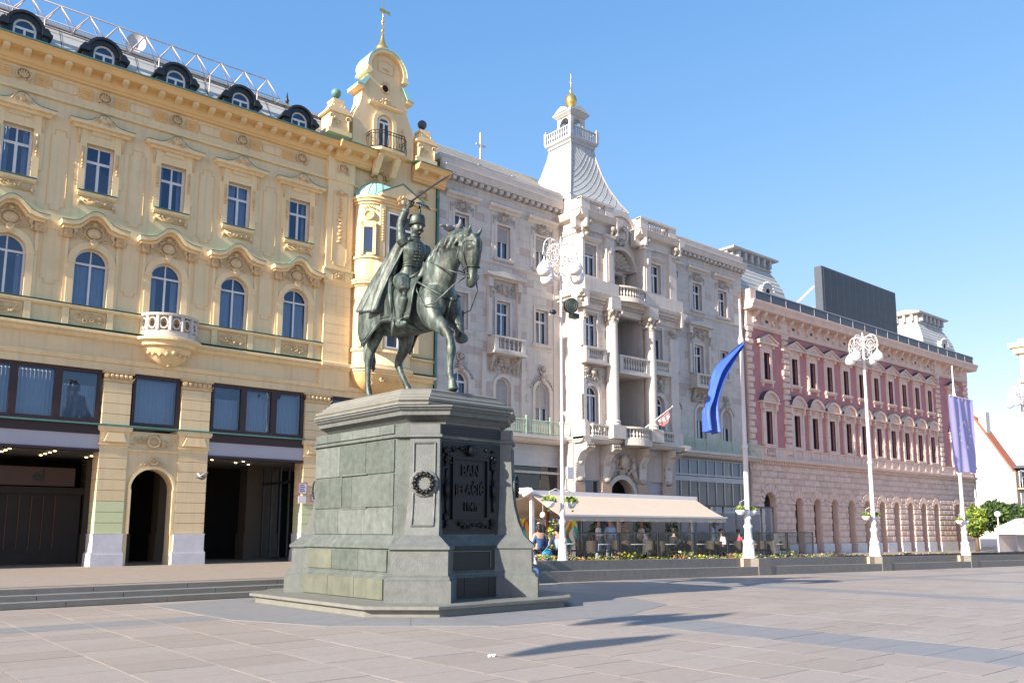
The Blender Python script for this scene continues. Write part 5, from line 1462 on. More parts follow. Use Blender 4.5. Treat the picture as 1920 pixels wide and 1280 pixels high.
m = MB(); m.add([(gx+.17*math.cos(a), gy-.006, 22.06+.19*math.sin(a)) for a in [2*PI*i/14 for i in range(14)]], [tuple(range(14))]); part('oculus', m, 'dark_interior', ga)
m = MB()
for (xx, zz, w_, h_) in ((gx, 23.12, .42, .30),): m.tube([(xx-w_, gy-.015, zz-h_), (xx+w_, gy-.015, zz-h_), (xx+w_, gy-.015, zz+h_*.6), (xx, gy-.015, zz+h_), (xx-w_, gy-.015, zz+h_*.6)], .02, 4, True)
part('date_panel', m, 'ochre_cornice', ga)
o = bpy.data.objects.new('date_lettering', text_mesh('1884', .17, .006, 'ochre_ornament', .003)); link(o, ga, (gx, gy-.012, 23.0)); o.rotation_euler = (R(90), 0, 0)
# gilded spire
m = MB(); sy_ = gy+gd/2
m.lathe(gx, sy_, [(.22, 23.84), (.22, 23.95), (.12, 24.0), (.20, 24.06), (.30, 24.18), (.30, 24.28), (.20, 24.40), (.12, 24.62), (.07, 24.85), (.06, 25.0)], 14)
sp = P3('spire', m, 'gold', smooth=True)
m = MB(); m.tube([(gx, sy_, 24.95), (gx, sy_, 26.9)], [.035, .012], 6)
for (z, r2) in ((25.15, .09), (25.5, .06), (25.62, .08), (25.8, .055)): m.ball((gx, sy_, z), (r2, r2, r2*1.1), 8, 6)
part('spire_rod', m, 'gold', sp, True, kind='stuff')
m = MB(); m.prism([(gx-.22, 26.16), (gx-.02, 26.08), (gx+.18, 26.14), (gx+.42, 26.08), (gx+.36, 26.20), (gx+.40, 26.30), (gx+.16, 26.26), (gx-.02, 26.32), (gx-.22, 26.26)], sy_-.01, sy_+.01, 'y'); part('weather_vane', m, 'gold', sp)
# finial pedestals with copper balls
for (fx, zb, dk) in ((16.98, 19.03, 0), (21.62, 19.03, 1)):
    m = MB(); y0 = YW-.50
    m.box(fx-.58, fx+.58, y0, y0+1.0, zb, zb+.22); m.box(fx-.46, fx+.46, y0+.08, y0+.92, zb+.22, zb+1.0)
    m.prism([(fx-.60, zb+1.0), (fx+.60, zb+1.0), (fx+.60, zb+1.08), (fx+.38, zb+1.24), (fx-.38, zb+1.24), (fx-.60, zb+1.08)], y0, y0+1.0, 'y')
    m.prism([(fx-.42, zb+1.24), (fx+.42, zb+1.24), (fx+.22, zb+1.62), (fx-.22, zb+1.62)], y0+.18, y0+.82, 'y'); m.box(fx-.28, fx+.28, y0+.2, y0+.8, zb+1.62, zb+1.72)
    fp = P3('finial_pedestal', m, 'yellow_trim')
    m = MB()
    for s_ in (-1, 1): scroll(m, fx+s_*.40, zb+.78, .15, y0+.04, 1.3, s_, .045); m.tube([(fx+s_*.44, y0+.03, zb+.25), (fx+s_*.40, y0+.03, zb+.7)], .05, 5)
    foliage_relief(m, fx-.3, fx+.3, zb+.3, zb+.9, y0+.07, 8, 61, .07); foliage_relief(m, fx-.4, fx+.4, zb+1.25, zb+1.5, y0+.12, 8, 62, .06)
    part('carved_scrolls', m, 'yellow_trim', fp, True, kind='stuff')
    m = MB(); m.lathe(fx, YW, [(.26, zb+1.72), (.20, zb+1.80), (.06, zb+1.86), (.06, zb+1.92)], 10); m.ball((fx, YW, zb+2.12), .225, 16, 12)
    part('copper_ball', m, 'verdigris' if not dk else 'slate_dark', fp, True, label='dark copper ball' if dk else None)
# small balcony with iron rail at the foot of the gable
m = MB(); by = gy-.02
m.prism([(gx-.95, by), (gx-.95, by-.45), (gx-.6, by-.85), (gx+.6, by-.85), (gx+.95, by-.45), (gx+.95, by)], 18.62, 18.74, 'z')
m.prism([(gx-.7, by), (gx-.5, by-.6), (gx+.5, by-.6), (gx+.7, by)], 18.50, 18.62, 'z')
for s_ in (-1, 1): m.prism([(by, 17.7), (by-.15, 17.75), (by-.6, 18.45), (by-.6, 18.5), (by, 18.5)], gx+s_*.45-.13, gx+s_*.45+.13, 'x')
gb = P3('gable_balcony', m, 'yellow_trim')
m = MB(); P_ = [(gx-.92, by-.02), (gx-.92, by-.45), (gx-.58, by-.82), (gx+.58, by-.82), (gx+.92, by-.45), (gx+.92, by-.02)]
for z in (18.80, 19.42, 19.55): m.tube([(p[0], p[1], z) for p in P_], .022, 5)
for (a, b_) in zip(P_[:-1], P_[1:]):
    L_ = math.dist(a, b_); n = max(2, int(L_/.13))
    for i in range(n+1):
        f = i/n; x_, y_ = a[0]+(b_[0]-a[0])*f, a[1]+(b_[1]-a[1])*f
        m.tube([(x_, y_, 18.78), (x_+.0, y_-.08, 18.98), (x_, y_, 19.2), (x_, y_, 19.55)], .012, 4)
part('iron_railing', m, 'black_metal', gb, kind='stuff')
m = MB(); cartouche(m, gx, 17.75, 1.5, .8, YW-.08); ring(m, gx, 17.7, .35, .48, YW-.2, YW, n=10); foliage_relief(m, gx-.8, gx+.8, 17.35, 17.7, YW-.08, 16, 71, .09)
P3('gable_base_relief', m, 'ochre_ornament', smooth=True, kind='stuff')

# ---- mansard roof, dormers, lattice railing
m = MB()
m.add([(XL-1, YW-.08, 18.6), (17.1, YW-.08, 18.6), (17.1, YW+1.15, 20.35), (XL-1, YW+1.15, 20.35)], [(0,1,2,3)])
m.add([(XL-1, YW+1.1, 20.36), (17.1, YW+1.1, 20.36), (17.1, YW+6, 21.0), (XL-1, YW+6, 21.0)], [(0,1,2,3)])
m.add([(17.1, YW-.05, 19.03), (17.1, YW+6, 19.03), (17.1, YW+6, 21.0), (17.1, YW+1.15, 20.35)], [(0,1,2,3)])
m.box(XL-1, 17.12, YW+1.02, YW+1.2, 20.34, 20.44)
m.box(17.1, 22.4, YW+.4, YW+6, 18.9, 19.04)
rf = P3('metal_roof', m, 'zinc_pale')
m = MB()
x = XL
while x < 17: m.add([(x, YW-.09, 18.62), (x+.03, YW-.09, 18.62), (x+.03, YW+1.13, 20.37), (x, YW+1.13, 20.37)], [(0,1,2,3)]); x += .9
m.tube([(XL, YW+.25, 19.10), (17, YW+.25, 19.10)], .02, 4); m.tube([(XL, YW+.9, 20.14), (17, YW+.9, 20.14)], .02, 4)
part('roof_seams', m, 'slate_dark', rf, kind='stuff')
for cx in [4.72, 7.33, 9.96, 12.58, 15.18]:
    y0 = YW-.12; zc = 19.20
    m = MB(); ring(m, cx, zc, .37, .58, y0-.12, y0+.15, 0, 180, 16); ring(m, cx, zc, .54, .64, y0-.2, y0+1.0, 0, 180, 16)
    for s_ in (-1, 1):
        m.box(cx+s_*.37, cx+s_*.64, y0-.08, y0+.9, 18.6, zc)
        m.prism([(cx+s_*a, z) for a, z in [(.52, 19.10), (.86, 19.10), (.86, 19.19), (.78, 19.24), (.52, 19.30)]], y0-.26, y0+.5, 'y'); m.box(cx+s_*.54, cx+s_*.74, y0-.14, y0+.2, 18.6, 19.10)
        m.prism([(cx+s_*a, z) for a, z in [(.60, 19.25), (.82, 19.24), (.72, 19.40), (.62, 19.42)]], y0-.2, y0+.1, 'y')
    d = P3('dormer', m, 'black_metal', smooth=True, angle=30)
    window(yb, cx, 18.65, .74, .92, y0-.02, True, style='t', set_back=0.0, name='dormer_window', bar=.07)
    q = MB(); q.add([(cx-.37, y0+.12, 18.6), (cx+.37, y0+.12, 18.6), (cx+.37, y0+.12, 19.56), (cx-.37, y0+.12, 19.56)], [(0,1,2,3)]); part('dark_room', q, 'room_grey', d)
m = MB()      # lattice truss railing
ty0, ty1 = YW+.05, YW+.55; zt, zb_ = 20.80, 19.98
nodes = [3.85+1.0*k-2 for k in range(13)]
tops = [x for x in nodes if x < 14.0]
m.tube([(tops[0], YW+.3, zt), (tops[-1], YW+.3, zt)], .028, 5)
for yy in (ty0, ty1): m.tube([(tops[0]-.5, yy, zb_-.0), (tops[-1]+.5, yy, zb_)], .022, 5)
for x in tops:
    for yy in (ty0, ty1):
        for s_ in (-1, 1): m.tube([(x, YW+.3, zt), (x+s_*.5, yy, zb_)], .024, 5)
    if int(x) % 2 == 0:
        for yy in (ty0, ty1): m.tube([(x+.5, yy, zb_), (x+.5, yy, 18.7 if yy < YW+.2 else 19.4)], .026, 5)
    m.tube([(x+.5, ty0, zb_), (x+.5, ty1, zb_)], .018, 4)
P3('lattice_railing', m, 'truss_paint', smooth=True, kind='stuff')
d = thing('satellite_dish', 'grey satellite dish standing on the yellow building roof between the second and third dormers', 'dish', (8.75, YW+1.3, 20.4))
m = MB(); m.add([(8.75+.38*math.cos(a)*.9, YW+1.2-.38*math.cos(a)*.35, 20.9+.42*math.sin(a)) for a in [2*PI*i/16 for i in range(16)]] + [(8.85, YW+1.4, 20.9)], [(i, (i+1) % 16, 16) for i in range(16)])
part('reflector', m, 'zinc', d, True); m = MB(); m.tube([(8.8, YW+1.35, 20.4), (8.8, YW+1.35, 20.85)], .03, 6); part('mast', m, 'zinc', d)
a_ = thing('roof_ventilator', 'small dark pointed ventilator on the ridge of the yellow building roof', 'ventilator', (15.15, YW+1.1, 20.4))
m = MB(); m.lathe(15.15, YW+1.1, [(.09, 20.4), (.07, 20.55), (.10, 20.6), (.05, 20.75), (.01, 21.0)], 8); part('vent_body', m, 'black_metal', a_, True)

# ================================================================ white stone building
WY, PY = 33.0, 31.35
wb = thing('white_stone_building', 'pale carved stone palace with columned loggia and pointed slate tower with golden bulb', 'building', (34, WY, .3))
def P4(name, mb, m, parent=None, **k): return part(name, mb, m, parent or wb, **k)
stones = []
TINT = ['stone_pale', 'stone_rose', 'stone_grey', 'stone_white', 'stone_white', 'stone_grey']
rd4 = random.Random(11)
def ashlar(x0, x1, z0, z1, y, ops, hh=.41, ll=.95):
    z = z0; r_i = 0
    while z < z1-.1:
        zb = min(z+hh, z1); x = x0 - (ll/2 if r_i % 2 else 0)
        while x < x1-.02:
            a, b_ = max(x, x0), min(x+ll*1.0, x1)
            segs = [(a, b_)]
            for o in ops:
                if o[2] < zb-.02 and o[3] > z+.02:
                    ns = []
                    for (p, q) in segs:
                        if o[1] <= p or o[0] >= q: ns.append((p, q)); continue
                        if o[0] > p: ns.append((p, o[0]))
                        if o[1] < q: ns.append((o[1], q))
                    segs = ns
            for (p, q) in segs:
                if q-p > .08: stones.append(((p+q)/2, y+.004, (z+zb)/2, q-p-.010, .03, zb-z-.010, rd4.choice(TINT)))
            x += ll
        z = zb; r_i += 1
# wings
def wing(x0, x1, bays, yw=WY):
    ops = []; pad = []
    for cx in bays:
        for (w_, za, zb, ar) in ((.88, 15.47, 17.22, False), (.88, 11.36, 13.2, False), (.98, 7.2, 9.27, True)):
            o = (cx-w_/2, cx+w_/2, za, zb) + ((True,) if ar else ())
            ops.append(o); pad.append((o[0]-.16, o[1]+.16, za-.1, zb+.14))
    m = MB(); wall(m, x0, x1, 6.38, 19.2, yw, ops, .26)
    P4('wall', m, 'stone_white')
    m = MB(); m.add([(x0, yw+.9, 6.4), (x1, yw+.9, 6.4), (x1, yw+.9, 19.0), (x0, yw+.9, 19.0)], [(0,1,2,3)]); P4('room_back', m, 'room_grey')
    ashlar(x0, x1, 6.5, 19.0, yw, pad)
def top_window(cx, y, curt=.4, bl=0, hood=True, z0=15.47):
    window(wb, cx, z0, .88, 1.75, y, style='T', curtain=curt, blind=bl)
    m = MB()
    for s_ in (-1, 1): m.box(cx+s_*.44, cx+s_*.58, y-.06, y+.02, z0-.08, z0+1.88)
    m.box(cx-.44, cx+.44, y-.06, y+.02, z0+1.75, z0+1.88); mould(m, cx-.66, cx+.66, y, [(.04, z0-.2), (.14, z0-.12), (.14, z0-.02), (.1, z0)])
    sr = P4('window_surround', m, 'stone_pale')
    if hood:
        m = MB(); mould(m, cx-1.02, cx+1.02, y, [(.02, z0+2.40), (.10, z0+2.44), (.16, z0+2.52), (.30, z0+2.58), (.34, z0+2.66), (.34, z0+2.70), (.10, z0+2.76)])
        for s_ in (-1, 1): m.box(cx+s_*.58, cx+s_*.80, y-.035, y+.01, z0-.08, z0+2.40)
        part('window_hood', m, 'stone_pale', sr)
        m = MB(); cartouche(m, cx, z0+2.16, 1.5, .62, y-.05)
        for k in range(7): m.ball((cx-.3+.1*k, y-.08, z0+1.98-.09*math.sin(PI*k/6)), .045, 5, 4)
        for s_ in (-1, 1): scroll(m, cx+s_*.60, z0+2.1, .09, y-.05, 1.2, s_); m.tube([(cx+s_*.70, y-.05, z0+2.2), (cx+s_*.70, y-.05, z0+1.75)], [.05, .02], 5)
        part('carved_cartouche', m, 'stone_carved', sr, True, kind='stuff')
def mid_window(cx, y, curt=.4, bl=0, balcony=False, z0=11.36, w=.88):
    window(wb, cx, z0, w, 1.84, y, style='T', curtain=curt, blind=bl)
    m = MB()
    for s_ in (-1, 1): m.box(cx+s_*w/2, cx+s_*(w/2+.14), y-.06, y+.02, z0-.05, z0+1.98)
    m.box(cx-w/2, cx+w/2, y-.06, y+.02, z0+1.84, z0+1.98); mould(m, cx-.68, cx+.68, y, [(.04, z0-.2), (.12, z0-.12), (.12, z0-.02), (.08, z0)])
    sr = P4('window_surround', m, 'stone_pale')
    if balcony:
        m = MB()      # pedimented hood on consoles
        pts = [(cx-1.28, z0+3.0), (cx-1.28, z0+3.14)] + [(cx-.95, z0+3.18)] + [(cx+.85*math.sin(R(a)), z0+3.10+.22*math.cos(R(a))) for a in range(-60, 61, 20)] + [(cx+.95, z0+3.18), (cx+1.28, z0+3.14), (cx+1.28, z0+3.0)]
        m.prism(pts, y-.42, y+.02, 'y'); m.box(cx-1.15, cx+1.15, y-.22, y+.02, z0+2.90, z0+3.0)
        for s_ in (-1, 1): m.box(cx+s_*.80, cx+s_*1.10, y-.26, y+.02, z0+2.45, z0+2.9); m.box(cx+s_*.84, cx+s_*1.06, y-.18, y+.02, z0-.05, z0+2.45)
        part('window_hood', m, 'stone_pale', sr)
        m = MB(); foliage_relief(m, cx-.75, cx+.75, z0+2.1, z0+2.85, y-.05, 44, int(cx*7), .09); m.ball((cx, y-.1, z0+2.5), (.14, .1, .22), 8, 6)
        for s_ in (-1, 1):
            for k in range(5): m.ball((cx+s_*.95, y-.27+.02*k, z0+2.4-.12*k), (.09, .05, .07), 6, 4)
        part('carved_relief', m, 'stone_carved', sr, True, kind='stuff')
        balcony_(cx, y, 10.52, 1.0, .62, 5, sr)
        m = MB(); foliage_relief(m, cx-.82, cx+.82, 9.45, 10.30, y-.10, 60, int(cx*3), .11)
        for s_ in (-1, 1): m.tube([(cx+s_*.80, y-.35, 10.3), (cx+s_*.82, y-.25, 10.0), (cx+s_*.86, y-.08, 9.5)], [.12, .10, .07], 6)
        part('carved_bracket', m, 'stone_carved', sr, True, kind='stuff')
def balcony_(cx, y, z0, hw_, dep, n, parent, h=.66, nm='stone_balcony'):
    m = MB(); m.box(cx-hw_-.08, cx+hw_+.08, y-dep-.06, y+.02, z0-.18, z0-.06); m.box(cx-hw_, cx+hw_, y-dep, y+.02, z0-.06, z0+.06)
    m.box(cx-hw_-.02, cx+hw_+.02, y-dep-.03, y+.02-dep+.22, z0+h-.04, z0+h+.06)
    for s_ in (-1, 1):
        m.box(cx+s_*hw_, cx+s_*(hw_-.24), y-dep, y-dep+.2, z0+.06, z0+h-.04); m.box(cx+s_*hw_, cx+s_*(hw_-.12), y-dep+.2, y+.02, z0+.06, z0+h+.04)
    b_ = P4(nm, m, 'stone_pale')
    baluster_run(b_, cx-hw_+.26, cx+hw_-.26, y-dep+.10, z0+.06, h-.10, .07, n, 'stone_white')
    return b_
def arch_window(cx, y, curt=.3, bl=.55, head=True):
    window(wb, cx, 7.2, .98, 2.07, y, True, style='T', curtain=curt, blind=bl)
    m = MB(); ring(m, cx, 8.78, .49, .66, y-.08, y+.02)
    for s_ in (-1, 1): m.box(cx+s_*.49, cx+s_*.66, y-.08, y+.02, 6.5, 8.78)
    sr = P4('arch_surround', m, 'stone_pale')
    m = MB()
    if head:
        m.tube([(cx+.2*math.cos(a), y-.08, 9.98+.2*math.sin(a)) for a in [2*PI*i/14 for i in range(14)]], .06, 6, True)
        m.ball((cx, y-.12, 9.98), (.12, .12, .14), 7, 5); m.ball((cx, y-.09, 9.70), (.14, .09, .14), 7, 5)
        m.prism([(cx-.12, 9.26), (cx+.12, 9.26), (cx+.18, 9.6), (cx-.18, 9.6)], y-.16, y-.02, 'y')
        for k in range(12):
            a = R(18+144*k/11); m.ball((cx+.78*math.cos(a), y-.07, 8.78+.74*math.sin(a)), .065, 6, 4)
        for s_ in (-1, 1): scroll(m, cx+s_*.26, 9.62, .12, y-.1, 1.2, s_)
        part('head_and_garland', m, 'stone_carved', sr, True, kind='stuff')
wing(22.62, 30.85, (24.05, 26.74, 29.37))
top_window(24.05, WY, .0); top_window(26.74, WY, .3, .45); top_window(29.37, WY, .5, .42)
mid_window(24.05, WY, .2, .45); mid_window(26.74, WY, .45, 0, True); mid_window(29.37, WY, .6)
arch_window(24.05, WY, .2, 0); arch_window(26.74, WY, .3, .62, False); arch_window(29.37, WY, .8, .62)
wing(38.45, 47.45, (40.02, 42.65, 45.3))
top_window(40.02, WY, .2); top_window(42.65, WY, .3); top_window(45.3, WY, .3)
mid_window(40.02, WY, .3, .3); mid_window(42.65, WY, .3, 0, True); mid_window(45.3, WY, .3)
arch_window(40.02, WY, .3, .3); arch_window(42.65, WY, .3, .4, False); arch_window(45.3, WY, .3, .55)
m = MB(); m.add([(47.45, WY, .3), (47.45, WY+6, .3), (47.45, WY+6, 20), (47.45, WY, 20)], [(0,1,2,3)]); P4('end_wall', m, 'zinc')
def wcornice(xa, xb, y, nm='main_cornice'):
    m = MB(); mould(m, xa, xb, y, [(.02, 18.66), (.06, 18.70), (.06, 18.80)]); mould(m, xa, xb, y, [(.02, 19.0), (.36, 19.02), (.40, 19.10), (.44, 19.30), (.50, 19.36), (.50, 19.40), (.18, 19.44), (.18, 19.50), (.14, 19.52), (.14, 19.86), (.18, 19.88), (.18, 19.93)])
    c = P4(nm, m, 'stone_pale')
    if 'wd' not in UNIT: UNIT['wd'] = MB().box(-.11, .11, -.16, .16, -.09, .09).mesh('dentil', 'stone_white')
    n = int((xb-xa)/.42)
    for i in range(n): part('dentil', UNIT['wd'], None, c, at=(xa+(xb-xa)*(i+.5)/n, y-.17, 18.90))
wcornice(22.75, 30.85, WY); wcornice(38.45, 47.6, WY)
m = MB()
for (xa, xb) in ((22.62, 30.85), (38.45, 47.45)): mould(m, xa, xb, WY, [(.0, 15.02), (.06, 15.06), (.12, 15.14), (.12, 15.19), (.02, 15.22)]); mould(m, xa, xb, WY, [(.0, 10.95), (.04, 10.98), (.04, 11.04), (.0, 11.06)]); 
m.box(30.2, 30.84, WY-.05, WY, 6.4, 18.7); m.box(27.9, 28.15, WY-.12, WY, 6.5, 10.4); m.box(25.35, 25.6, WY-.12, WY, 6.5, 10.4)
P4('string_course', m, 'stone_pale', kind='stuff')
# balcony ledges with green iron rail
for (xa, xb) in ((22.75, 30.75), (38.6, 47.75)):
    m = MB(); mould(m, xa, xb, WY, [(.6, 6.02), (.75, 6.08), (.85, 6.2), (.95, 6.24), (.95, 6.40), (.0, 6.42)])
    lb = P4('balcony_ledge', m, 'stone_pale')
    m = MB(); y = WY-.88
    m.tube([(xa, y, 7.12), (xb, y, 7.12)], .028, 5); m.tube([(xa, y, 6.52), (xb, y, 6.52)], .02, 4); m.tube([(xa, y, 6.98), (xb, y, 6.98)], .015, 4)
    n = int((xb-xa)/.115)
    for i in range(n+1):
        x = xa+(xb-xa)*i/n; m.tube([(x, y, 6.42), (x, y, 7.12)], .012, 4)
    for i in range(int((xb-xa)/1.6)+1):
        x = xa+1.6*i; m.tube([(x, y, 6.42), (x, y, 7.28)], .03, 5); m.ball((x, y, 7.30), .05, 6, 4); scroll(m, x+.12, 6.85, .09, y, 1.2, 1, .014); scroll(m, x-.12, 6.85, .09, y, 1.2, -1, .014)
    part('green_railing', m, 'rail_green', lb, kind='stuff')
# central pavilion
L1, L2, R1, R2 = 30.80, 33.10, 35.50, 38.45
lops = [(30.98, 31.86, 15.1, 16.85), (30.98, 31.86, 11.26, 13.0), (30.96, 31.94, 7.2, 9.15, True)]
rops = [(36.27, 37.15, 15.1, 16.85), (36.27, 37.15, 11.26, 13.0), (36.24, 37.22, 7.2, 9.15, True)]
for (xa, xb, ops) in ((L1, L2, lops), (R1, R2, rops)):
    m = MB(); wall(m, xa, xb, 6.38, 18.7, PY, ops, .24)
    m.add([(xa, PY, 6.38), (xa, WY+.5, 6.38), (xa, WY+.5, 18.7), (xa, PY, 18.7)], [(0,1,2,3)]); m.add([(xb, PY, 6.38), (xb, WY+.5, 6.38), (xb, WY+.5, 18.7), (xb, PY, 18.7)], [(0,1,2,3)])
    P4('pavilion_wall', m, 'stone_white')
    ashlar(xa, xb, 6.5, 18.0, PY, [(o[0]-.16, o[1]+.16, o[2]-.1, o[3]+.14) for o in ops])
    m = MB(); m.add([(xa+.02, PY+.9, 6.4), (xb-.02, PY+.9, 6.4), (xb-.02, PY+.9, 18.5), (xa+.02, PY+.9, 18.5)], [(0,1,2,3)]); P4('room_back', m, 'room_grey')
for cx in (31.42, 36.71):
    top_window(cx, PY, .5, .25 if cx < 33 else 0, False, 15.1)
    m = MB(); mould(m, cx-.70, cx+.70, PY, [(.02, 17.0), (.10, 17.06), (.22, 17.14), (.24, 17.22), (.05, 17.26)]); P4('window_hood', m, 'stone_pale')
    mid_window(cx, PY, .55, .35 if cx > 33 else 0, False, 11.26)
    b_ = balcony_(cx, PY, 10.45, .78, .42, 7, None, .62)
    m = MB(); foliage_relief(m, cx-.68, cx+.68, 9.35, 10.2, PY-.10, 56, int(cx), .11); m.ball((cx, PY-.2, 9.9), (.16, .14, .2), 8, 6)
    P4('carved_bracket', m, 'stone_carved', smooth=True, kind='stuff')
    window(wb, cx, 7.2, .98, 1.95, PY, True, style='T', curtain=.5)
    m = MB(); ring(m, cx, 8.66, .49, .68, PY-.09, PY+.02)
    for s_ in (-1, 1): m.box(cx+s_*.49, cx+s_*.68, PY-.09, PY+.02, 6.5, 8.66)
    P4('arch_surround', m, 'stone_pale')
# loggia recess
m = MB(); ry = WY+.25
wall(m, L2, R1, 6.38, 18.6, ry, [(34.45, 35.31, 11.0, 13.1), (34.45, 35.31, 14.6, 16.5), (34.42, 35.34, 7.0, 9.2, True)], .2)
P4('loggia_back_wall', m, 'stone_pale')
m = MB(); m.add([(L2, ry+.8, 6.5), (R1, ry+.8, 6.5), (R1, ry+.8, 18), (L2, ry+.8, 18)], [(0,1,2,3)]); P4('room_back', m, 'room_grey')
window(wb, 34.88, 11.0, .86, 2.1, ry, style='t', curtain=.4); window(wb, 34.88, 14.6, .86, 1.9, ry, style='T'); window(wb, 34.88, 7.0, .92, 2.2, ry, True, style='t', blind=.5)
balcony_((L2+R1)/2, PY+.25, 10.15, (R1-L2)/2-.02, .75, 9, None, .78, 'loggia_balcony')
m = MB(); m.box(L2, R1, PY+.2, ry, 9.98, 10.12); P4('loggia_floor', m, 'stone_rose')
m = MB(); m.box(L2+.02, R1-.02, PY-.1, ry, 13.48, 13.6); P4('loggia_ceiling', m, 'stone_rose')
# niche arch of the top storey
m = MB(); ac = (L2+R1)/2
wall(m, L2, R1, 16.2, 18.6, PY+.45, [(L2+.12, R1-.12, 16.19, 17.36, True)], .3); ring(m, ac, 16.2, 1.08, 1.26, PY+.33, PY+.46, n=18)
P4('niche_arch', m, 'stone_pale')
m = MB()
for k in range(12):
    a0, a1 = R(15*k), R(15*(k+1)); am = (a0+a1)/2
    p = lambda a, r, y: (ac+r*math.cos(a), y, 16.2+r*math.sin(a))
    m.add([p(a0, .12, PY+1.5), p(a0, 1.06, PY+.75), p(am, 1.06, PY+.62), p(am, .12, PY+1.45)], [(0,1,2,3)]); m.add([p(am, .12, PY+1.45), p(am, 1.06, PY+.62), p(a1, 1.06, PY+.75), p(a1, .12, PY+1.5)], [(0,1,2,3)])
P4('shell_vault', m, 'stone_grey', kind='stuff')
m = MB(); mould(m, L2+.1, R1-.1, PY+1.2, [(.0, 16.05), (.2, 16.1), (.2, 16.2), (.0, 16.22)])
for x in (L2+.25, R1-.45): m.box(x, x+.2, PY+1.0, ry, 14.3, 16.1)
P4('niche_cornice', m, 'stone_pale', kind='stuff')
m = MB()
out = [(ac+1.28*math.cos(R(a)), 18.15+1.28*math.sin(R(a))) for a in range(0, 181, 12)]
m.prism([(ac+1.3, 18.0)] + out + [(ac-1.3, 18.0)], PY+.42, PY+.75, 'y'); ring(m, ac, 18.15, 1.1, 1.34, PY+.28, PY+.8, n=18); ring(m, ac, 18.15, .45, .58, PY+.34, PY+.44, 0, 360, 18)
at_ = P4('curved_attic', m, 'stone_pale')
m = MB(); foliage_relief(m, ac-.8, ac+.8, 18.2, 18.9, PY+.36, 26, 77, .10); foliage_relief(m, ac-.35, ac+.35, 17.45, 18.0, PY+.3, 12, 78, .12); part('carved_crest', m, 'stone_carved', at_, True, kind='stuff')
# columns
m0 = MB(); m0.lathe(0, 0, [(.42, 0), (.42, .10), (.38, .14), (.42, .20), (.40, .26), (.345, .30), (.345, 1.2), (.335, 3.4), (.30, 5.55), (.34, 5.58), (.30, 5.62)], 20)
m1 = MB(); m1.lathe(0, 0, [(.29, 5.6), (.30, 5.8), (.36, 6.1), (.42, 6.2)], 16); m1.box(-.44, .44, -.44, .44, 6.2, 6.32)
for k in range(8):
    a = 2*PI*k/8
    for (zz_, r2, q) in ((5.78, .33, .09), (6.0, .39, .09)): m1.ball((r2*math.cos(a+zz_), r2*math.sin(a+zz_), zz_), (q, q, q*1.5), 5, 4)
for sx_ in (-1, 1):
    for sy2 in (-1, 1): m1.ball((sx_*.38, sy2*.38, 6.12), .12, 7, 5)
cm, cpm = m0.mesh('column_shaft', 'stone_pale', True, 40), m1.mesh('capital', 'stone_carved', True, 40)
for cx in (32.72, 35.78):
    c = part('column', cm, None, wb, at=(cx, 31.05, 7.10)); part('capital', cpm, None, c, at=(cx, 31.05, 7.10))
    m = MB(); m.box(cx-.48, cx+.48, 30.58, PY+.02, 6.40, 7.10); P4('column_block', m, 'stone_pale')
    m = MB(); m.box(cx-.36, cx+.36, 30.68, PY+.05, 13.42, 13.98); P4('impost_block', m, 'stone_pale')
    m = MB(); m.box(cx-.30, cx+.30, PY-.28, PY+.02, 14.9, 17.45); m.box(cx-.38, cx+.38, PY-.36, PY+.02, 17.45, 17.62)
    pp = P4('upper_pilaster', m, 'stone_pale')
    m = MB(); m.box(cx-.16, cx+.16, PY-.31, PY-.27, 15.0, 16.6); m.ball((cx, PY-.32, 16.75), (.13, .06, .22), 7, 5); part('pilaster_panel', m, 'stone_grey', pp, kind='stuff')
for (xa, xb) in ((L1, L1+.02), (37.75, 38.42)):
    if xb-xa < .1: continue
    m = MB(); m.box(xa, xb, PY-.14, PY, 7.1, 12.6); m.box(xa-.08, xb+.08, PY-.30, PY, 6.4, 7.1); m.box(xa-.04, xb+.04, PY-.20, PY, 7.1, 7.3); m.box(xa+.04, xb-.04, PY-.2, PY, 14.9, 17.5); m.box(xa, xb, PY-.26, PY, 17.5, 17.62); p_ = P4('corner_pilaster', m, 'stone_pale')
    m = MB(); foliage_relief(m, xa-.02, xb+.02, 12.6, 13.2, PY-.16, 18, 5, .11); part('capital', m, 'stone_carved', p_, True, kind='stuff')
m = MB()      # left corner pier
m.box(L1-.06, L1+.16, PY-.10, WY+.0, 7.15, 12.6); m.box(L1-.14, L1+.20, PY-.26, WY, 6.4, 7.15); m.box(L1-.10, L1+.18, PY-.16, WY, 7.15, 7.30); m.box(L1-.04, L1+.14, PY-.1, WY, 14.9, 17.5); m.box(L1-.10, L1+.20, PY-.18, WY, 17.5, 17.62)
p_ = P4('corner_pilaster', m, 'stone_pale')
m = MB(); foliage_relief(m, L1-.1, L1+.3, 12.6, 13.2, PY-.14, 14, 8, .11); part('capital', m, 'stone_carved', p_, True, kind='stuff')
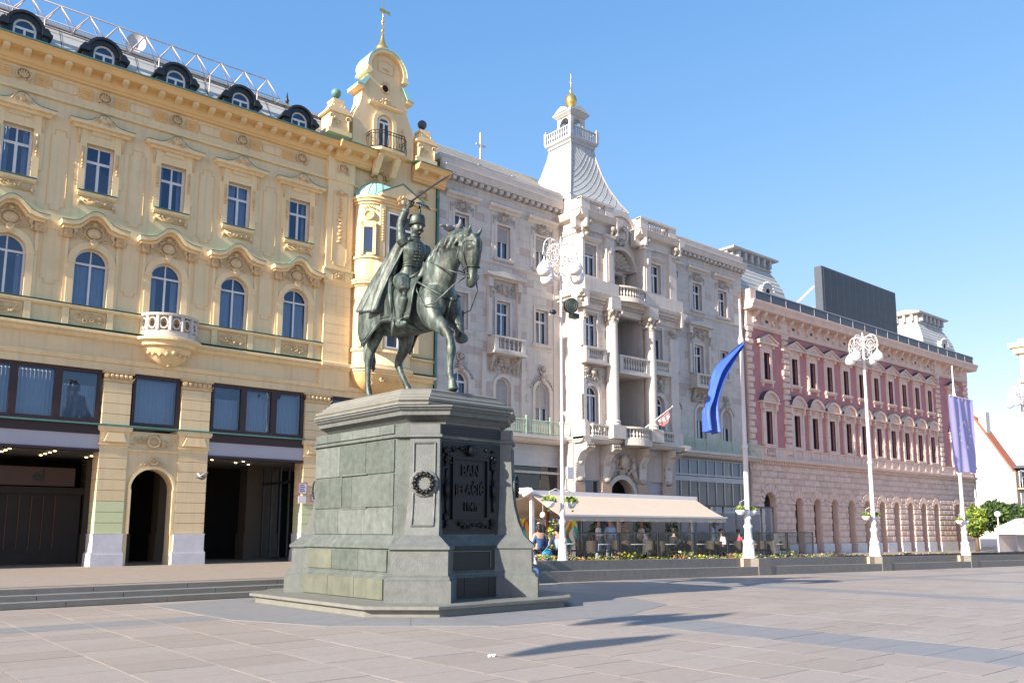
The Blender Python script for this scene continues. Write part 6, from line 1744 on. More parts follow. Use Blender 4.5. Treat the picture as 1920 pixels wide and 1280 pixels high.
# entablature, balustrades, upper cornice
def wrap(mb, prof, xa=L1, xb=R2, yy=PY, notch=None):
    # moulding on the front and both returns of the pavilion
    mould(mb, xa-max(d for d, z in prof), xb+max(d for d, z in prof), yy, prof, .3)
    mx = max(d for d, z in prof)
    for (x, s_) in ((xa, -1), (xb, 1)):
        pts = [(x-s_*.05, prof[0][1])] + [(x+s_*d, z) for d, z in prof] + [(x-s_*.05, prof[-1][1])]
        mb.prism(pts, yy-mx+.001, WY+.1, 'y')
m = MB(); wrap(m, [(.05, 13.30), (.08, 13.34), (.08, 13.46), (.12, 13.50), (.12, 13.78), (.30, 13.82), (.30, 13.92), (.46, 13.98), (.50, 14.14), (.1, 14.18)])
en = P4('entablature', m, 'stone_pale')
m = MB()
x = L1-.3
while x < R2+.3: m.box(x, x+.06, PY-.28, PY-.1, 13.62, 13.78); x += .13
part('small_dentils', m, 'stone_grey', en, kind='stuff')
m = MB(); m.box(L1-.2, L2+.1, PY-.42, PY+.02, 14.18, 14.86); m.box(L1-.2, L1+.05, PY, WY, 14.18, 14.86); P4('upper_parapet', m, 'stone_pale')
m = MB(); m.box(R1-.1, R2+.2, PY-.42, PY+.02, 14.18, 14.86); P4('upper_parapet', m, 'stone_pale')
m = MB()
def bow(mb, z0, z1, y, dep, out_):
    n = 10; P_ = [(L2+.1 + (R1-L2-.2)*i/n, y-out_*math.sin(PI*i/n)) for i in range(n+1)]
    vs = []
    for z in (z0, z1):
        for (px, py) in P_: vs.append((px, py, z))
        for (px, py) in P_: vs.append((px, py+dep, z))
    k = n+1
    fs = []
    for i in range(n): fs += [(i, i+1, i+1+2*k, i+2*k), (i+k+1, i+k, i+3*k, i+1+3*k), (i+2*k, i+1+2*k, i+1+3*k, i+3*k), (i, i+k, i+1+k, i+1)]
    mb.add(vs, fs); return P_
bow(m, 14.18, 14.28, PY-.42, .24, .3); P_ = bow(m, 14.78, 14.88, PY-.44, .28, .3); bow(m, 13.98, 14.18, PY-.5, 1.9, .34)
b_ = P4('bowed_balcony', m, 'stone_pale', smooth=False)
baluster_key = ('bal', round(.50, 2), round(.07, 3), 'stone_white')
UNIT.setdefault(baluster_key, MB().lathe(0, 0, baluster_prof(.50, .07), 7).mesh('baluster', 'stone_white', True, 40))
for i in range(1, 12):
    f = i/12; part('baluster', UNIT[baluster_key], None, b_, at=(L2+.1+(R1-L2-.2)*f, PY-.31-.3*math.sin(PI*f), 14.28))
for (xa, xb) in ((L1-.02, L2), (R1, R2)):
    m = MB(); wrap(m, [(.05, 17.62), (.10, 17.66), (.10, 17.76), (.06, 17.78), (.06, 18.12), (.14, 18.16), (.34, 18.24), (.40, 18.34), (.46, 18.50), (.5, 18.54), (.5, 18.58), (.1, 18.62)], xa, xb)
    c = P4('pavilion_cornice', m, 'stone_pale')
    m = MB(); m.box(xa-.1, xa+.55, PY-.12, PY+.5, 18.62, 19.38); m.box(xb-.55, xb+.1, PY-.12, PY+.5, 18.62, 19.38); m.box(xa-.1, xb+.1, PY-.16, PY+.2, 19.30, 19.42); m.box(xa-.1, xb+.1, PY-.12, PY+.15, 18.62, 18.74)
    m.box(xa-.12, xa+.2, PY+.2, WY, 18.62, 19.38)
    at2 = P4('attic_balustrade', m, 'stone_pale')
    baluster_run(at2, xa+.6, xb-.6, PY, 18.74, .56, .08, 8)
    m = MB()
    for x in (xa+.25, xb-.25): m.ball((x, PY-.40, 17.95), (.22, .12, .16), 7, 5); m.tube([(x, PY-.3, 17.9), (x, PY-.12, 17.5)], [.16, .08], 6); m.ball((x, PY-.2, 17.35), (.2, .1, .12), 6, 4)
    part('console', m, 'stone_carved', c, True, kind='stuff')
# base balustrade with bowed centre
m = MB(); wrap(m, [(.25, 6.10), (.35, 6.16), (.45, 6.26), (.5, 6.28), (.5, 6.40), (.1, 6.42)], L1, R2); P4('balcony_slab', m, 'stone_pale')
for (xa, xb, n) in ((31.05, 32.22, 6), (36.28, 37.6, 6)):
    m = MB(); m.box(xa, xb, PY-.42, PY-.22, 6.42, 6.52); m.box(xa, xb, PY-.45, PY-.18, 7.0, 7.1); b_ = P4('base_balustrade', m, 'stone_pale'); baluster_run(b_, xa, xb, PY-.32, 6.52, .48, .085, n)
m = MB(); bow(m, 6.42, 6.52, PY-.60, .24, .35); bow(m, 7.0, 7.10, PY-.62, .28, .35); bow(m, 6.10, 6.42, PY-.66, .8, .4)
b_ = P4('bowed_balcony', m, 'stone_pale')
kk = ('bal', .48, .085, 'stone_white')
for i in range(1, 11):
    f = i/11; part('baluster', UNIT[kk], None, b_, at=(L2+.1+(R1-L2-.2)*f, PY-.49-.35*math.sin(PI*f), 6.52))
# ground storey
m = MB(); gy2 = 31.75
wall(m, 30.55, 38.6, .2, 6.15, gy2, [(31.25, 32.35, .25, 4.25), (33.0, 34.9, .25, 4.35, True), (36.4, 37.5, .25, 4.3)], .5); P4('ground_wall', m, 'stone_rose')
m = MB(); m.box(30.6, 38.5, gy2+.9, gy2+1.0, .2, 6); P4('ground_back', m, 'dark_interior')
m = MB(); m.add([(31.25, gy2+.2, .3), (32.35, gy2+.2, .3), (32.35, gy2+.2, 4.2), (31.25, gy2+.2, 4.2)], [(0,1,2,3)]); P4('blue_glass_door', m, 'window_glass')
m = MB()
for x in (31.22, 32.32): m.box(x, x+.06, gy2+.1, gy2+.2, .3, 4.25)
m.box(31.22, 32.38, gy2+.1, gy2+.2, 4.2, 4.28); P4('steel_door_frame', m, 'zinc', kind='stuff')
m = MB(); m.box(36.4, 37.5, gy2+.15, gy2+.2, .3, 4.3); P4('grey_door', m, 'sign_grey')
m = MB(); ring(m, 33.95, 3.4, .95, 1.2, gy2-.15, gy2+.02); P4('portal_arch', m, 'stone_grey')
m = MB(); foliage_relief(m, 33.0, 34.9, 4.55, 5.7, gy2-.15, 70, 91, .13); m.ball((33.95, gy2-.3, 5.3), (.3, .2, .4), 10, 8)
for s_ in (-1, 1): m.ball((33.95+s_*.8, gy2-.22, 5.0), (.17, .15, .3), 8, 6); m.ball((33.95+s_*.75, gy2-.25, 5.4), .13, 7, 5); m.tube([(33.95+s_*.85, gy2-.2, 4.8), (33.95+s_*1.15, gy2-.2, 4.2)], [.16, .08], 6)
P4('portal_sculpture', m, 'stone_carved', smooth=True, kind='stuff')
for cx in (30.75, 32.72, 35.55, 37.75):
    m = MB(); m.prism([(gy2, 4.1), (gy2-.18, 4.15), (gy2-.25, 5.2), (gy2-.5, 5.6), (gy2-.95, 5.75), (gy2-.95, 6.08), (gy2, 6.08)], cx-.28, cx+.28, 'x')
    m.prism([(gy2, .3), (gy2-.16, .3), (gy2-.16, 4.1), (gy2, 4.1)], cx-.34, cx+.34, 'x')
    c = P4('console_bracket', m, 'stone_pale')
    m = MB()
    for q in range(4): m.tube([(cx-.22+.145*q, gy2-.96, 6.02), (cx-.22+.145*q, gy2-1.02, 5.88), (cx-.22+.145*q, gy2-.88, 5.76)], .06, 6)
    m.ball((cx, gy2-.24, 4.25), (.26, .12, .14), 7, 5)
    for s_ in (-1, 1):
        for q in range(6): m.ball((cx+s_*.31, gy2-.16, 4.4+.13*q), (.05, .08, .06), 5, 4)
    m.ball((cx, gy2-.28, 5.1), (.16, .08, .1), 6, 4); part('console_carving', m, 'stone_carved', c, True, kind='stuff')
    m = MB(); m.box(cx-.36, cx+.36, gy2-.18, gy2-.155, 2.6, 4.05); part('red_marble_panel', m, 'salmon_stone', c)
# shop fronts of the wings
m = MB(); m.box(22.65, 30.5, WY-.15, WY+.2, 4.95, 6.0); P4('shop_fascia', m, 'zinc')
m = MB(); m.box(22.65, 30.5, WY+.6, WY+.7, .2, 5); P4('shop_dark_back', m, 'dark_interior')
m = MB(); m.box(30.42, 30.6, 31.76, WY+.72, .2, 6.1); P4('ground_side_wall', m, 'stone_rose')
m = MB(); m.box(22.65, 30.5, WY-.18, WY-.1, 4.88, 4.96); m.box(22.65, 30.5, WY-.16, WY-.1, 5.55, 5.62)
m.tube([(25.9, WY-.25, .4), (25.9, WY-.25, 3.4), (26.0, WY-.3, 4.2), (26.3, WY-.3, 4.55), (30.4, WY-.3, 4.55)], .07, 6)
for x in (23.4, 24.6): m.box(x, x+.1, WY-.1, WY, .3, 4.9)
P4('steel_shop_frame', m, 'zinc_pale', kind='stuff')
m = MB(); m.add([(22.7, WY-.02, .3), (30.5, WY-.02, .3), (30.5, WY-.02, 4.9), (22.7, WY-.02, 4.9)], [(0,1,2,3)]); P4('shop_glass', m, 'shop_glass')
m = MB(); m.box(38.6, 47.4, WY+.8, WY+.9, .2, 6); P4('shop_back', m, 'sign_grey')
m = MB()
for k in range(11): m.box(38.7+.86*k, 38.80+.86*k, WY-.1, WY+.02, .3, 5.95)
for z in (2.75, 4.6, 4.95, 5.9): m.box(38.6, 47.4, WY-.12, WY+.02, z, z+.10 if z != 4.6 else 4.9)
P4('shop_mullions', m, 'zinc', kind='stuff')
for k in range(10):
    for (za, zb) in ((.35, 2.75), (2.85, 4.6), (5.05, 5.9)):
        m = MB(); m.add([(38.8+.86*k, WY-.05, za), (39.56+.86*k, WY-.05, za), (39.56+.86*k, WY-.05, zb), (38.8+.86*k, WY-.05, zb)], [(0,1,2,3)]); P4('shop_pane', m, 'window_glass' if zb > 5 else 'shop_glass')
pieces('ashlar_stone', wb, stones, cap=300)
# roof with ribbed tiles
m = MB(); nr = 11
for (xa, xb, zt_) in ((22.3, 32.6, 22.95), (35.9, 47.4, 21.6)):
    for k in range(nr):
        y0, y1 = WY+.35+(4.0/nr)*k, WY+.35+(4.0/nr)*(k+1); z0, z1 = 19.75+(zt_-19.75)*k/nr, 19.75+(zt_-19.75)*(k+1)/nr
        m.add([(xa, y0, z0+.06), (xb, y0, z0+.06), (xb, y1, z1), (xa, y1, z1), (xa, y0, z0-.02), (xb, y0, z0-.02)], [(0,1,2,3), (4,5,1,0)])
    m.add([(xa, WY+4.35, zt_), (xb, WY+4.35, zt_), (xb, WY+8, 19), (xa, WY+8, 19)], [(0,1,2,3)])
m.add([(22.3, WY+.35, 19), (22.3, WY+4.35, 22.95), (22.3, WY+8, 19)], [(0,1,2)])
rf4 = P4('tiled_roof', m, 'tile_grey')
m = MB(); m.box(22.7, 30.9, WY+.0, WY+.42, 19.80, 20.12); m.box(38.4, 47.5, WY+.0, WY+.42, 19.8, 20.05); part('roof_gutter_wall', m, 'stone_white', rf4, kind='stuff')
if 'snow' not in UNIT: UNIT['snow'] = MB().box(-.12, .12, -.08, .08, 0, .16).mesh('roof_hatch', 'zinc')
for x in (26.0, 28.3): part('roof_hatch', UNIT['snow'], None, rf4, at=(x, WY+1.1, 20.6))
# tower
tx, ty = 33.35, 34.75
def sq(h_, z): return ([(tx-h_, ty-h_), (tx+h_, ty-h_), (tx+h_, ty+h_), (tx-h_, ty+h_)], z)
m = MB(); stack(m, [sq(2.45, 18.6), sq(2.35, 20.0), sq(1.95, 20.65), sq(1.55, 21.5), sq(1.25, 22.4), sq(1.0, 23.4), sq(.90, 24.0)])
tw = P4('tower_roof', m, 'zinc_pale')
m = MB()
prf = [(2.35, 20.0), (1.95, 20.65), (1.55, 21.5), (1.25, 22.4), (1.0, 23.4), (.90, 24.0)]
def face_pt(f, u, z, s_):
    for i in range(len(prf)-1):
        if prf[i][1] <= z <= prf[i+1][1]:
            g = (z-prf[i][1])/(prf[i+1][1]-prf[i][1]); h_ = prf[i][0]*(1-g)+prf[i+1][0]*g; break
    else: h_ = prf[-1][0]
    h2 = h_+.012
    return (tx+u*h_, ty-h2, z) if s_ == 0 else (tx-h2, ty+u*h_, z)
for s_ in (0, 1):
    for k in range(-8, 9):
        for sg in (-1, 1):
            pts = []
            for j in range(25):
                z = 20.05+3.9*j/24; u = k/4.0 + sg*(j/24)*2.4
                if -1 <= u <= 1: pts.append(face_pt(0, u, z, s_))
            if len(pts) > 1 and (s_ == 0 or sg == 1): m.tube(pts, .012, 3)
for (a, b_) in ((-1, -1), (1, -1), (-1, 1)): m.tube([(tx+a*(h_+.02), ty+b_*(h_+.02), z) for h_, z in prf], .045, 5)
part('slate_seams', m, 'zinc', tw, kind='stuff')
m = MB(); stack(m, [sq(.92, 23.95), sq(1.0, 24.0), sq(1.0, 24.12), sq(1.10, 24.2), sq(1.14, 24.3), sq(1.14, 24.36)])
m.box(tx-1.12, tx+1.12, ty-1.12, ty-1.02, 24.92, 25.0); m.box(tx-1.12, tx-1.02, ty-1.02, ty+1.12, 24.92, 25.0); m.box(tx+1.02, tx+1.12, ty-1.02, ty+1.12, 24.92, 25.0); m.box(tx-1.02, tx+1.02, ty+1.02, ty+1.12, 24.92, 25.0)
for a in (-1, 1):
    for b_ in (-1, 1): m.box(tx+a*1.07-.09, tx+a*1.07+.09, ty+b_*1.07-.09, ty+b_*1.07+.09, 24.36, 25.08); m.ball((tx+a*1.07, ty+b_*1.07, 25.14), .08, 6, 4)
tc = part('tower_platform', m, 'zinc', tw)
m = MB()
for k in range(10):
    u = -.9+.2*k
    for (x, y) in ((tx+u, ty-1.07), (tx-1.07, ty+u)): m.box(x-.04, x+.04, y-.04, y+.04, 24.36, 24.92)
    for (x, y, d_) in ((tx+u+.1, ty-1.07, 0), (tx-1.07, ty+u+.1, 1)):
        m.tube([(x+(.06*math.cos(q) if d_ == 0 else 0), y+(.06*math.cos(q) if d_ else 0), 24.66+.08*math.sin(q)) for q in [2*PI*i/8 for i in range(8)]], .02, 4, True)
part('platform_railing', m, 'zinc', tw, kind='stuff')
m = MB()
for a in (-1, 1):
    for b_ in (-1, 1): m.box(tx+a*.48-.1, tx+a*.48+.1, ty+b_*.48-.1, ty+b_*.48+.1, 24.36, 25.95)
for (x0_, x1_, y0_, y1_) in ((tx-.58, tx+.58, ty-.56, ty-.42), (tx-.58, tx+.58, ty+.42, ty+.56)): ring(m, tx, 25.5, .38, .58, y0_, y1_, n=10)
for xx in (tx-.56, tx+.42):
    o_ = arc(0, 0, .58, 0, 180, 10); i_ = arc(0, 0, .38, 0, 180, 10)
    for k in range(10):
        vs = [(x, ty+p[0], 25.5+p[1]) for x in (xx, xx+.14) for p in (o_[k], o_[k+1], i_[k+1], i_[k])]
        m.add(vs, [(3,2,1,0), (4,5,6,7), (0,1,5,4), (2,3,7,6), (1,2,6,5), (3,0,4,7)])
stack(m, [sq(.62, 25.95), sq(.66, 26.0), sq(.78, 26.12), sq(.80, 26.22), sq(.45, 26.50), sq(.18, 26.66)])
for (ax, sg) in (('y', -1), ('x', -1)):
    if ax == 'y': m.prism([(tx-.6, 26.2), (tx+.6, 26.2), (tx+.3, 26.42), (tx, 26.52), (tx-.3, 26.42)], ty-.84, ty-.5, 'y')
    else: m.prism([(ty-.6, 26.2), (ty+.6, 26.2), (ty+.3, 26.42), (ty, 26.52), (ty-.3, 26.42)], tx-.84, tx-.5, 'x')
part('lantern', m, 'zinc_pale', tw, kind='stuff')
m = MB(); pr_ = [(.14, 26.6), (.20, 26.7), (.16, 26.78), (.30, 26.95), (.34, 27.2), (.26, 27.45), (.10, 27.62), (.06, 27.75), (.10, 27.82), (.04, 27.9), (.03, 28.2), (.008, 28.95)]
seg = 24; vs = []
for (r2, z) in pr_:
    for i in range(seg): rr2 = r2*(1+.07*math.cos(12*2*PI*i/seg)); vs.append((tx+rr2*math.cos(2*PI*i/seg), ty+rr2*math.sin(2*PI*i/seg), z))
m.add(vs, [(j*seg+i, j*seg+(i+1) % seg, (j+1)*seg+(i+1) % seg, (j+1)*seg+i) for j in range(len(pr_)-1) for i in range(seg)])
part('golden_bulb', m, 'gold', tw, True)
m = MB(); m.box(31.4, 33.3, PY+.5, WY+.6, 18.6, 19.2); m.box(L1, R2, PY+.4, WY+.4, 18.5, 18.65); P4('flat_roof', m, 'zinc', kind='stuff')
m = MB(); m.add([(35.4, WY-.2, 19.4), (38.6, WY-.2, 19.4), (38.6, WY+2.6, 21.2), (35.4, WY+2.6, 21.2)], [(0,1,2,3)]); P4('dark_roof_slope', m, 'slate_dark')
c = thing('roof_cross', 'slim pale metal cross rising behind the tiled roof of the white building', 'cross', (29.2, 38.2, 22))
m = MB(); m.box(29.14, 29.26, 38.14, 38.26, 21, 25.1); m.box(28.85, 29.55, 38.16, 38.24, 24.25, 24.36); part('cross_bars', m, 'zinc_pale', c)
# small flag on the loggia balcony
f = thing('small_flag', 'small faded red and white flag hanging from a slanted white pole on the loggia balcony', 'flag', (34.9, 30.3, 7.1))
m = MB(); m.tube([(34.7, 30.9, 6.95), (35.9, 29.7, 8.25)], [.035, .028], 6); m.ball((35.93, 29.67, 8.3), .05, 6, 4); part('pole', m, 'white_metal', f, True)
def fl(u, v):
    s_ = .55+.40*u
    return (34.7+1.2*s_+.04*math.sin(v*9+u*3), 30.9-1.2*s_+.03*math.sin(u*20), 6.95+1.3*s_-v*(.30+.42*math.sin(PI*u*.8))+.02*math.sin(u*30))
m = MB().grid(fl, 24, 10); fo = part('cloth', m, 'flag_red', f, True)
m2 = MB().grid(lambda u, v: tuple(a+b_ for a, b_ in zip(fl(u, .33+.33*v), (0, -.012, 0))), 24, 4); part('white_stripe', m2, 'sign_grey', fo, True)

# ================================================================ pink building
KY = 33.0
pb = thing('pink_building', 'long rose and salmon palace with rusticated arches, quoins and two pale mansard roofs', 'building', (65, KY, 0))
def P5(name, mb, m, parent=None, **k): return part(name, mb, m, parent or pb, **k)
MB_ = [53.5+2.36*k for k in range(10)]
EB = [50.05, 79.15]
KX0, KX1 = 47.8, 82.6
ops = [(c-.36, c+.36, 11.88, 13.74) for c in MB_+EB] + [(c-.36, c+.36, 7.45, 9.66) for c in MB_+EB]
m = MB(); wall(m, KX0, KX1, 6.9, 15.4, KY, ops, .3); P5('upper_wall', m, 'rose_plaster')
AR = [(c-.2, .47) for c in MB_] + [(49.8, .68), (78.7, .52)]
aops = [(c-r_a, c+r_a, .0, (3.5 if r_a > .6 else 3.4)+r_a, True) for c, r_a in AR]
m = MB(); wall(m, KX0, KX1, -.3, 6.95, KY, aops, .55); m.add([(KX1, KY, -.3), (KX1, KY+10, -.3), (KX1, KY+10, 17), (KX1, KY, 17)], [(0,1,2,3)]); m.add([(KX0, KY, -.3), (KX0, KY+10, -.3), (KX0, KY+10, 17), (KX0, KY, 17)], [(0,1,2,3)])
P5('lower_wall', m, 'pink_trim')
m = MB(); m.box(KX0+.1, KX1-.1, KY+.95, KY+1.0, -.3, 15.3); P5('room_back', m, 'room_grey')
# rustication
rst = []; rd5 = random.Random(4)
def rust(x0, x1, z, h_, ln, st_):
    x = x0 - (ln/2 if st_ else 0)
    while x < x1-.03:
        a, b_ = max(x, x0), min(x+ln, x1); segs = [(a, b_)]
        for c, r_a in AR:
            sp = 3.5 if r_a > .6 else 3.4
            if z+h_/2 < sp: w = r_a+.0
            elif z+h_/2 < sp+r_a+.52: w = math.sqrt(max(0, (r_a+.52)**2-(z+h_/2-sp)**2))
            else: continue
            ns = []
            for (p, q) in segs:
                if c+w <= p or c-w >= q: ns.append((p, q)); continue
                if c-w > p: ns.append((p, c-w))
                if c+w < q: ns.append((c+w, q))
            segs = ns
        for (p, q) in segs:
            if q-p > .12: rst.append(((p+q)/2, KY-.045, z+h_/2, q-p-.035, .11, h_-.035, rd5.choice(['pink_stone', 'pink_stone', 'pink_stone_dark'])))
        x += ln
z = .75; k = 0
while z < 5.6: rust(KX0+.02, KX1, z, .44, .98, k % 2); z += .44; k += 1
pieces('rustic_stone', pb, rst, 'pillow', 300)
vs_ = MB()
for c, r_a in AR:
    sp = 3.5 if r_a > .6 else 3.4
    nv = 9
    for i in range(nv):
        a0, a1 = R(180*i/nv+1.2), R(180*(i+1)/nv-1.2); ro = r_a+.50; out_ = ro+(.10 if i == 4 else 0)
        P_ = [(c+r_a*math.cos(a0), sp+r_a*math.sin(a0)), (c+out_*math.cos(a0), sp+out_*math.sin(a0)), (c+out_*math.cos(a1), sp+out_*math.sin(a1)), (c+r_a*math.cos(a1), sp+r_a*math.sin(a1))]
        mx_, mz_ = sum(p[0] for p in P_)/4, sum(p[1] for p in P_)/4
        Q_ = [(mx_+(p[0]-mx_)*.8, mz_+(p[1]-mz_)*.84) for p in P_]
        vq = MB(); vq.add([(p[0], KY+.01, p[1]) for p in P_]+[(p[0], KY-.06, p[1]) for p in P_]+[(p[0], KY-.11, p[1]) for p in Q_], [(0,1,5,4), (1,2,6,5), (2,3,7,6), (3,0,4,7), (4,5,9,8), (5,6,10,9), (6,7,11,10), (7,4,8,11), (8,9,10,11)])
        P5('voussoir', vq, 'pink_stone')
    # glazed door / window of the arch
    m = MB(); y = KY+.42
    m.box(c-r_a, c+r_a, y, y+.06, 3.05, 3.15); m.box(c-.035, c+.035, y, y+.06, .1, 3.05); m.box(c-r_a, c-r_a+.07, y, y+.06, .1, sp); m.box(c+r_a-.07, c+r_a, y, y+.06, .1, sp); m.box(c-r_a, c+r_a, y-.01, y+.05, .1, .95)
    ring(m, c, sp, r_a-.07, r_a, y, y+.06, n=10)
    d = P5('arched_window', m, 'wood_post')
    gp = [(c-r_a, .9), (c+r_a, .9)]+arc(c, sp, r_a, 0, 180, 10)
    m = MB(); m.add([(p[0], y+.03, p[1]) for p in gp], [tuple(range(len(gp)))]); part('pane', m, 'window_glass', d)
for i in range(len(AR)+1):       # pale plinth stones between the openings
    edges = sorted([c-r_a for c, r_a in AR]+[c+r_a for c, r_a in AR]); edges = [KX0]+edges+[KX1]
    a, b_ = edges[2*i], edges[2*i+1]
    m = MB(); m.box(a-.0, b_+.0, KY-.14, KY+.0, -.3, .72); P5('plinth_stone', m, 'marble_plinth')
# storey cornice with dentils, apron zone
m = MB(); mould(m, KX0-.1, KX1+.15, KY, [(.02, 5.62), (.06, 5.66), (.06, 5.78), (.03, 5.80), (.03, 6.02), (.10, 6.06), (.16, 6.20), (.34, 6.26), (.40, 6.34), (.42, 6.44), (.1, 6.48)]); sc = P5('storey_cornice', m, 'pink_trim')
if 'kd' not in UNIT: UNIT['kd'] = MB().box(-.07, .07, -.10, .10, -.06, .06).mesh('dentil', 'pink_trim')
n = 118
for i in range(n): part('dentil', UNIT['kd'], None, sc, at=(KX0+(KX1-KX0)*(i+.5)/n, KY-.17, 6.13))
m = MB(); m.box(KX0, KX1, KY-.10, KY+.01, 6.48, 6.60); m.box(KX0, KX1, KY-.06, KY+.01, 6.60, 7.12); mould(m, KX0, KX1, KY, [(.08, 7.12), (.16, 7.18), (.16, 7.24), (.05, 7.26)])
P5('apron_band', m, 'pink_trim')
for c in MB_+EB:
    m = MB()
    for s_ in (-1, 1): m.box(c+s_*.50, c+s_*.72, KY-.14, KY-.05, 6.60, 7.14)
    P5('apron_pier', m, 'pink_trim', kind='stuff')
    m = MB(); m.box(c-.44, c+.44, KY-.09, KY-.055, 6.66, 7.08)
    pn = P5('apron_panel', m, 'rose_plaster' if c in EB else 'pink_stone')
    if c in EB:
        m = MB()
        for k in range(5): m.lathe(c-.34+.17*k, KY-.13, [(.04, 6.62), (.065, 6.75), (.03, 6.9), (.05, 7.1)], 6)
        part('balusters', m, 'pink_trim', pn, True, kind='stuff')
def kwin(c, end):
    for (zb, hh, lo) in ((11.88, 1.86, 0), (7.45, 2.21, 1)):
        window(pb, c, zb, .72, hh, KY, frame='black_frame', style='#', bar=.05, set_back=.14, curtain=.75 if (c*7) % 3 < 2 else .5)
        m = MB(); w1 = .58
        for s_ in (-1, 1): m.box(c+s_*.36, c+s_*w1, KY-.09, KY+.01, zb-.05, zb+hh+.18)
        m.box(c-.36, c+.36, KY-.09, KY+.01, zb+hh, zb+hh+.18); [m.box(c+q_*.36, c+q_*(w1+.12), KY-.055, KY+.005, zb-.1, zb+hh+.62) for q_ in (-1, 1)]; m.box(c-.36, c+.36, KY-.055, KY+.005, zb+hh+.17, zb+hh+.62)
        if lo:
            for s_ in (-1, 1): m.box(c+s_*w1, c+s_*(w1+.24), KY-.14, KY+.01, zb-.1, zb+hh+.10)
        mould(m, c-.74, c+.74, KY, [(.05, zb-.30), (.14, zb-.24), (.20, zb-.12), (.20, zb-.05), (.06, zb-.02)])
        if not lo:
            for s_ in (-1, 1): m.box(c+s_*.50, c+s_*.64, KY-.14, KY, zb-.55, zb-.28)
        sr = P5('window_surround', m, 'pink_trim')
        hz = zb+hh+.60
        m = MB()
        if not lo:
            m.prism([(c-1.08, hz), (c+1.08, hz), (c+1.08, hz+.10), (c, hz+.58), (c-1.08, hz+.10)], KY-.22, KY, 'y')
            for s_ in (-1, 1): m.prism([(c+s_*1.16, hz+.08), (c+s_*1.16, hz+.18), (c, hz+.68), (c, hz+.58)], KY-.36, KY, 'y'); m.box(c+s_*.62, c+s_*.84, KY-.20, KY, hz-.28, hz)
            m.box(c-1.12, c+1.12, KY-.32, KY, hz-.06, hz+.04)
            hp = part('pediment', m, 'pink_trim', sr)
            m = MB(); m.prism([(c-.42, hz+.12), (c+.42, hz+.12), (c, hz+.36)], KY-.235, KY-.215, 'y'); part('tympanum', m, 'pink_stone_dark', sr)
            m = MB()
            for s_ in (-1, 1): m.prism([(c+s_*1.18, hz+.185), (c+s_*1.18, hz+.21), (c, hz+.72), (c, hz+.685)], KY-.38, KY, 'y')
            part('lead_flashing', m, 'slate_dark', sr, kind='stuff')
        else:
            hz -= .05
            m.box(c-1.10, c+1.10, KY-.32, KY, hz-.02, hz+.10); ring(m, c, hz-.25, .92, 1.10, KY-.36, KY, 22, 158, 12); m.box(c-1.0, c+1.0, KY-.12, KY, hz+.10, hz+.20)
            seg_ = [(c+.95*math.cos(R(a)), hz-.25+.95*math.sin(R(a))) for a in range(24, 157, 12)]; m.prism(seg_, KY-.18, KY, 'y')
            for s_ in (-1, 1): m.box(c+s_*.68, c+s_*.92, KY-.24, KY, hz-.45, hz-.02)
            part('segmental_hood', m, 'pink_trim', sr)
            m = MB(); ring(m, c, hz-.25, 1.105, 1.13, KY-.38, KY, 20, 160, 12); part('lead_flashing', m, 'slate_dark', sr, kind='stuff')
            m = MB(); foliage_relief(m, c-.5, c+.5, zb+hh+.22, zb+hh+.50, KY-.09, 8, int(c), .07)
            for s_ in (-1, 1): m.ball((c+s_*.70, KY-.16, zb+hh-.0), (.11, .07, .13), 6, 4); m.ball((c+s_*.70, KY-.15, zb+hh*.42), (.10, .05, .06), 6, 4)
            part('relief', m, 'pink_stone', sr, True, kind='stuff')
for c in MB_: kwin(c, False)
for c in EB: kwin(c, True)
# quoins
q5 = []
for (xa, xb) in ((47.75, 48.45), (51.95, 52.75), (75.95, 76.7), (81.75, 82.6)):
    z = 6.75; k = 0
    while z < 15.2:
        w = xb-xa if k % 2 else (xb-xa)*.72
        cx = (xa+w/2) if xa < 50 else (xb-w/2 if xa > 80 else (xa+xb)/2)
        q5.append((cx, KY-.08, z+.21, w, .22, .40, 'pink_trim')); z += .43; k += 1
pieces('quoin_stone', pb, q5, 'pillow')
# frieze, consoles, main cornice
m = MB(); m.box(KX0-.05, KX1+.05, KY-.06, KY+.05, 15.28, 16.6); mould(m, KX0-.1, KX1+.1, KY, [(.06, 15.24), (.14, 15.28), (.14, 15.36), (.07, 15.38)])
for (xa, xb) in ((KX0-.05, 52.8), (75.9, KX1+.05)): m.box(xa, xb, KY-.16, KY-.06, 15.38, 16.5)
fz = P5('frieze', m, 'pink_trim')
m = MB(); mould(m, KX0-.2, KX1+.9, KY, [(.2, 16.40), (.70, 16.42), (.74, 16.50), (.78, 16.66), (.86, 16.76), (.92, 16.92), (.92, 16.98), (.3, 17.02)])
pts = [(KX0+.0, 16.40), (KX0-.70, 16.42), (KX0-.78, 16.66), (KX0-.86, 16.76), (KX0-.92, 16.98), (KX0, 17.02)]
mc = P5('main_cornice', m, 'pink_trim')
m = MB(); m.prism([(-.06, -.5), (-.14, -.42), (-.18, -.1), (-.40, .02), (-.52, .18), (-.52, .32), (0, .32)], -.11, .11, 'x'); m.ball((0, -.22, -.38), (.12, .08, .10), 6, 4)
cb = m.mesh('console', 'pink_trim')
m = MB(); m.box(-.30, .30, -.03, .02, -.20, .20); fwm = m.mesh('attic_surround', 'pink_stone')
m = MB(); m.box(-.17, .17, -.045, -.02, -.10, .10); fwd = m.mesh('attic_opening', 'black_frame')
cl = [c for c in MB_]+EB
xs_ = []
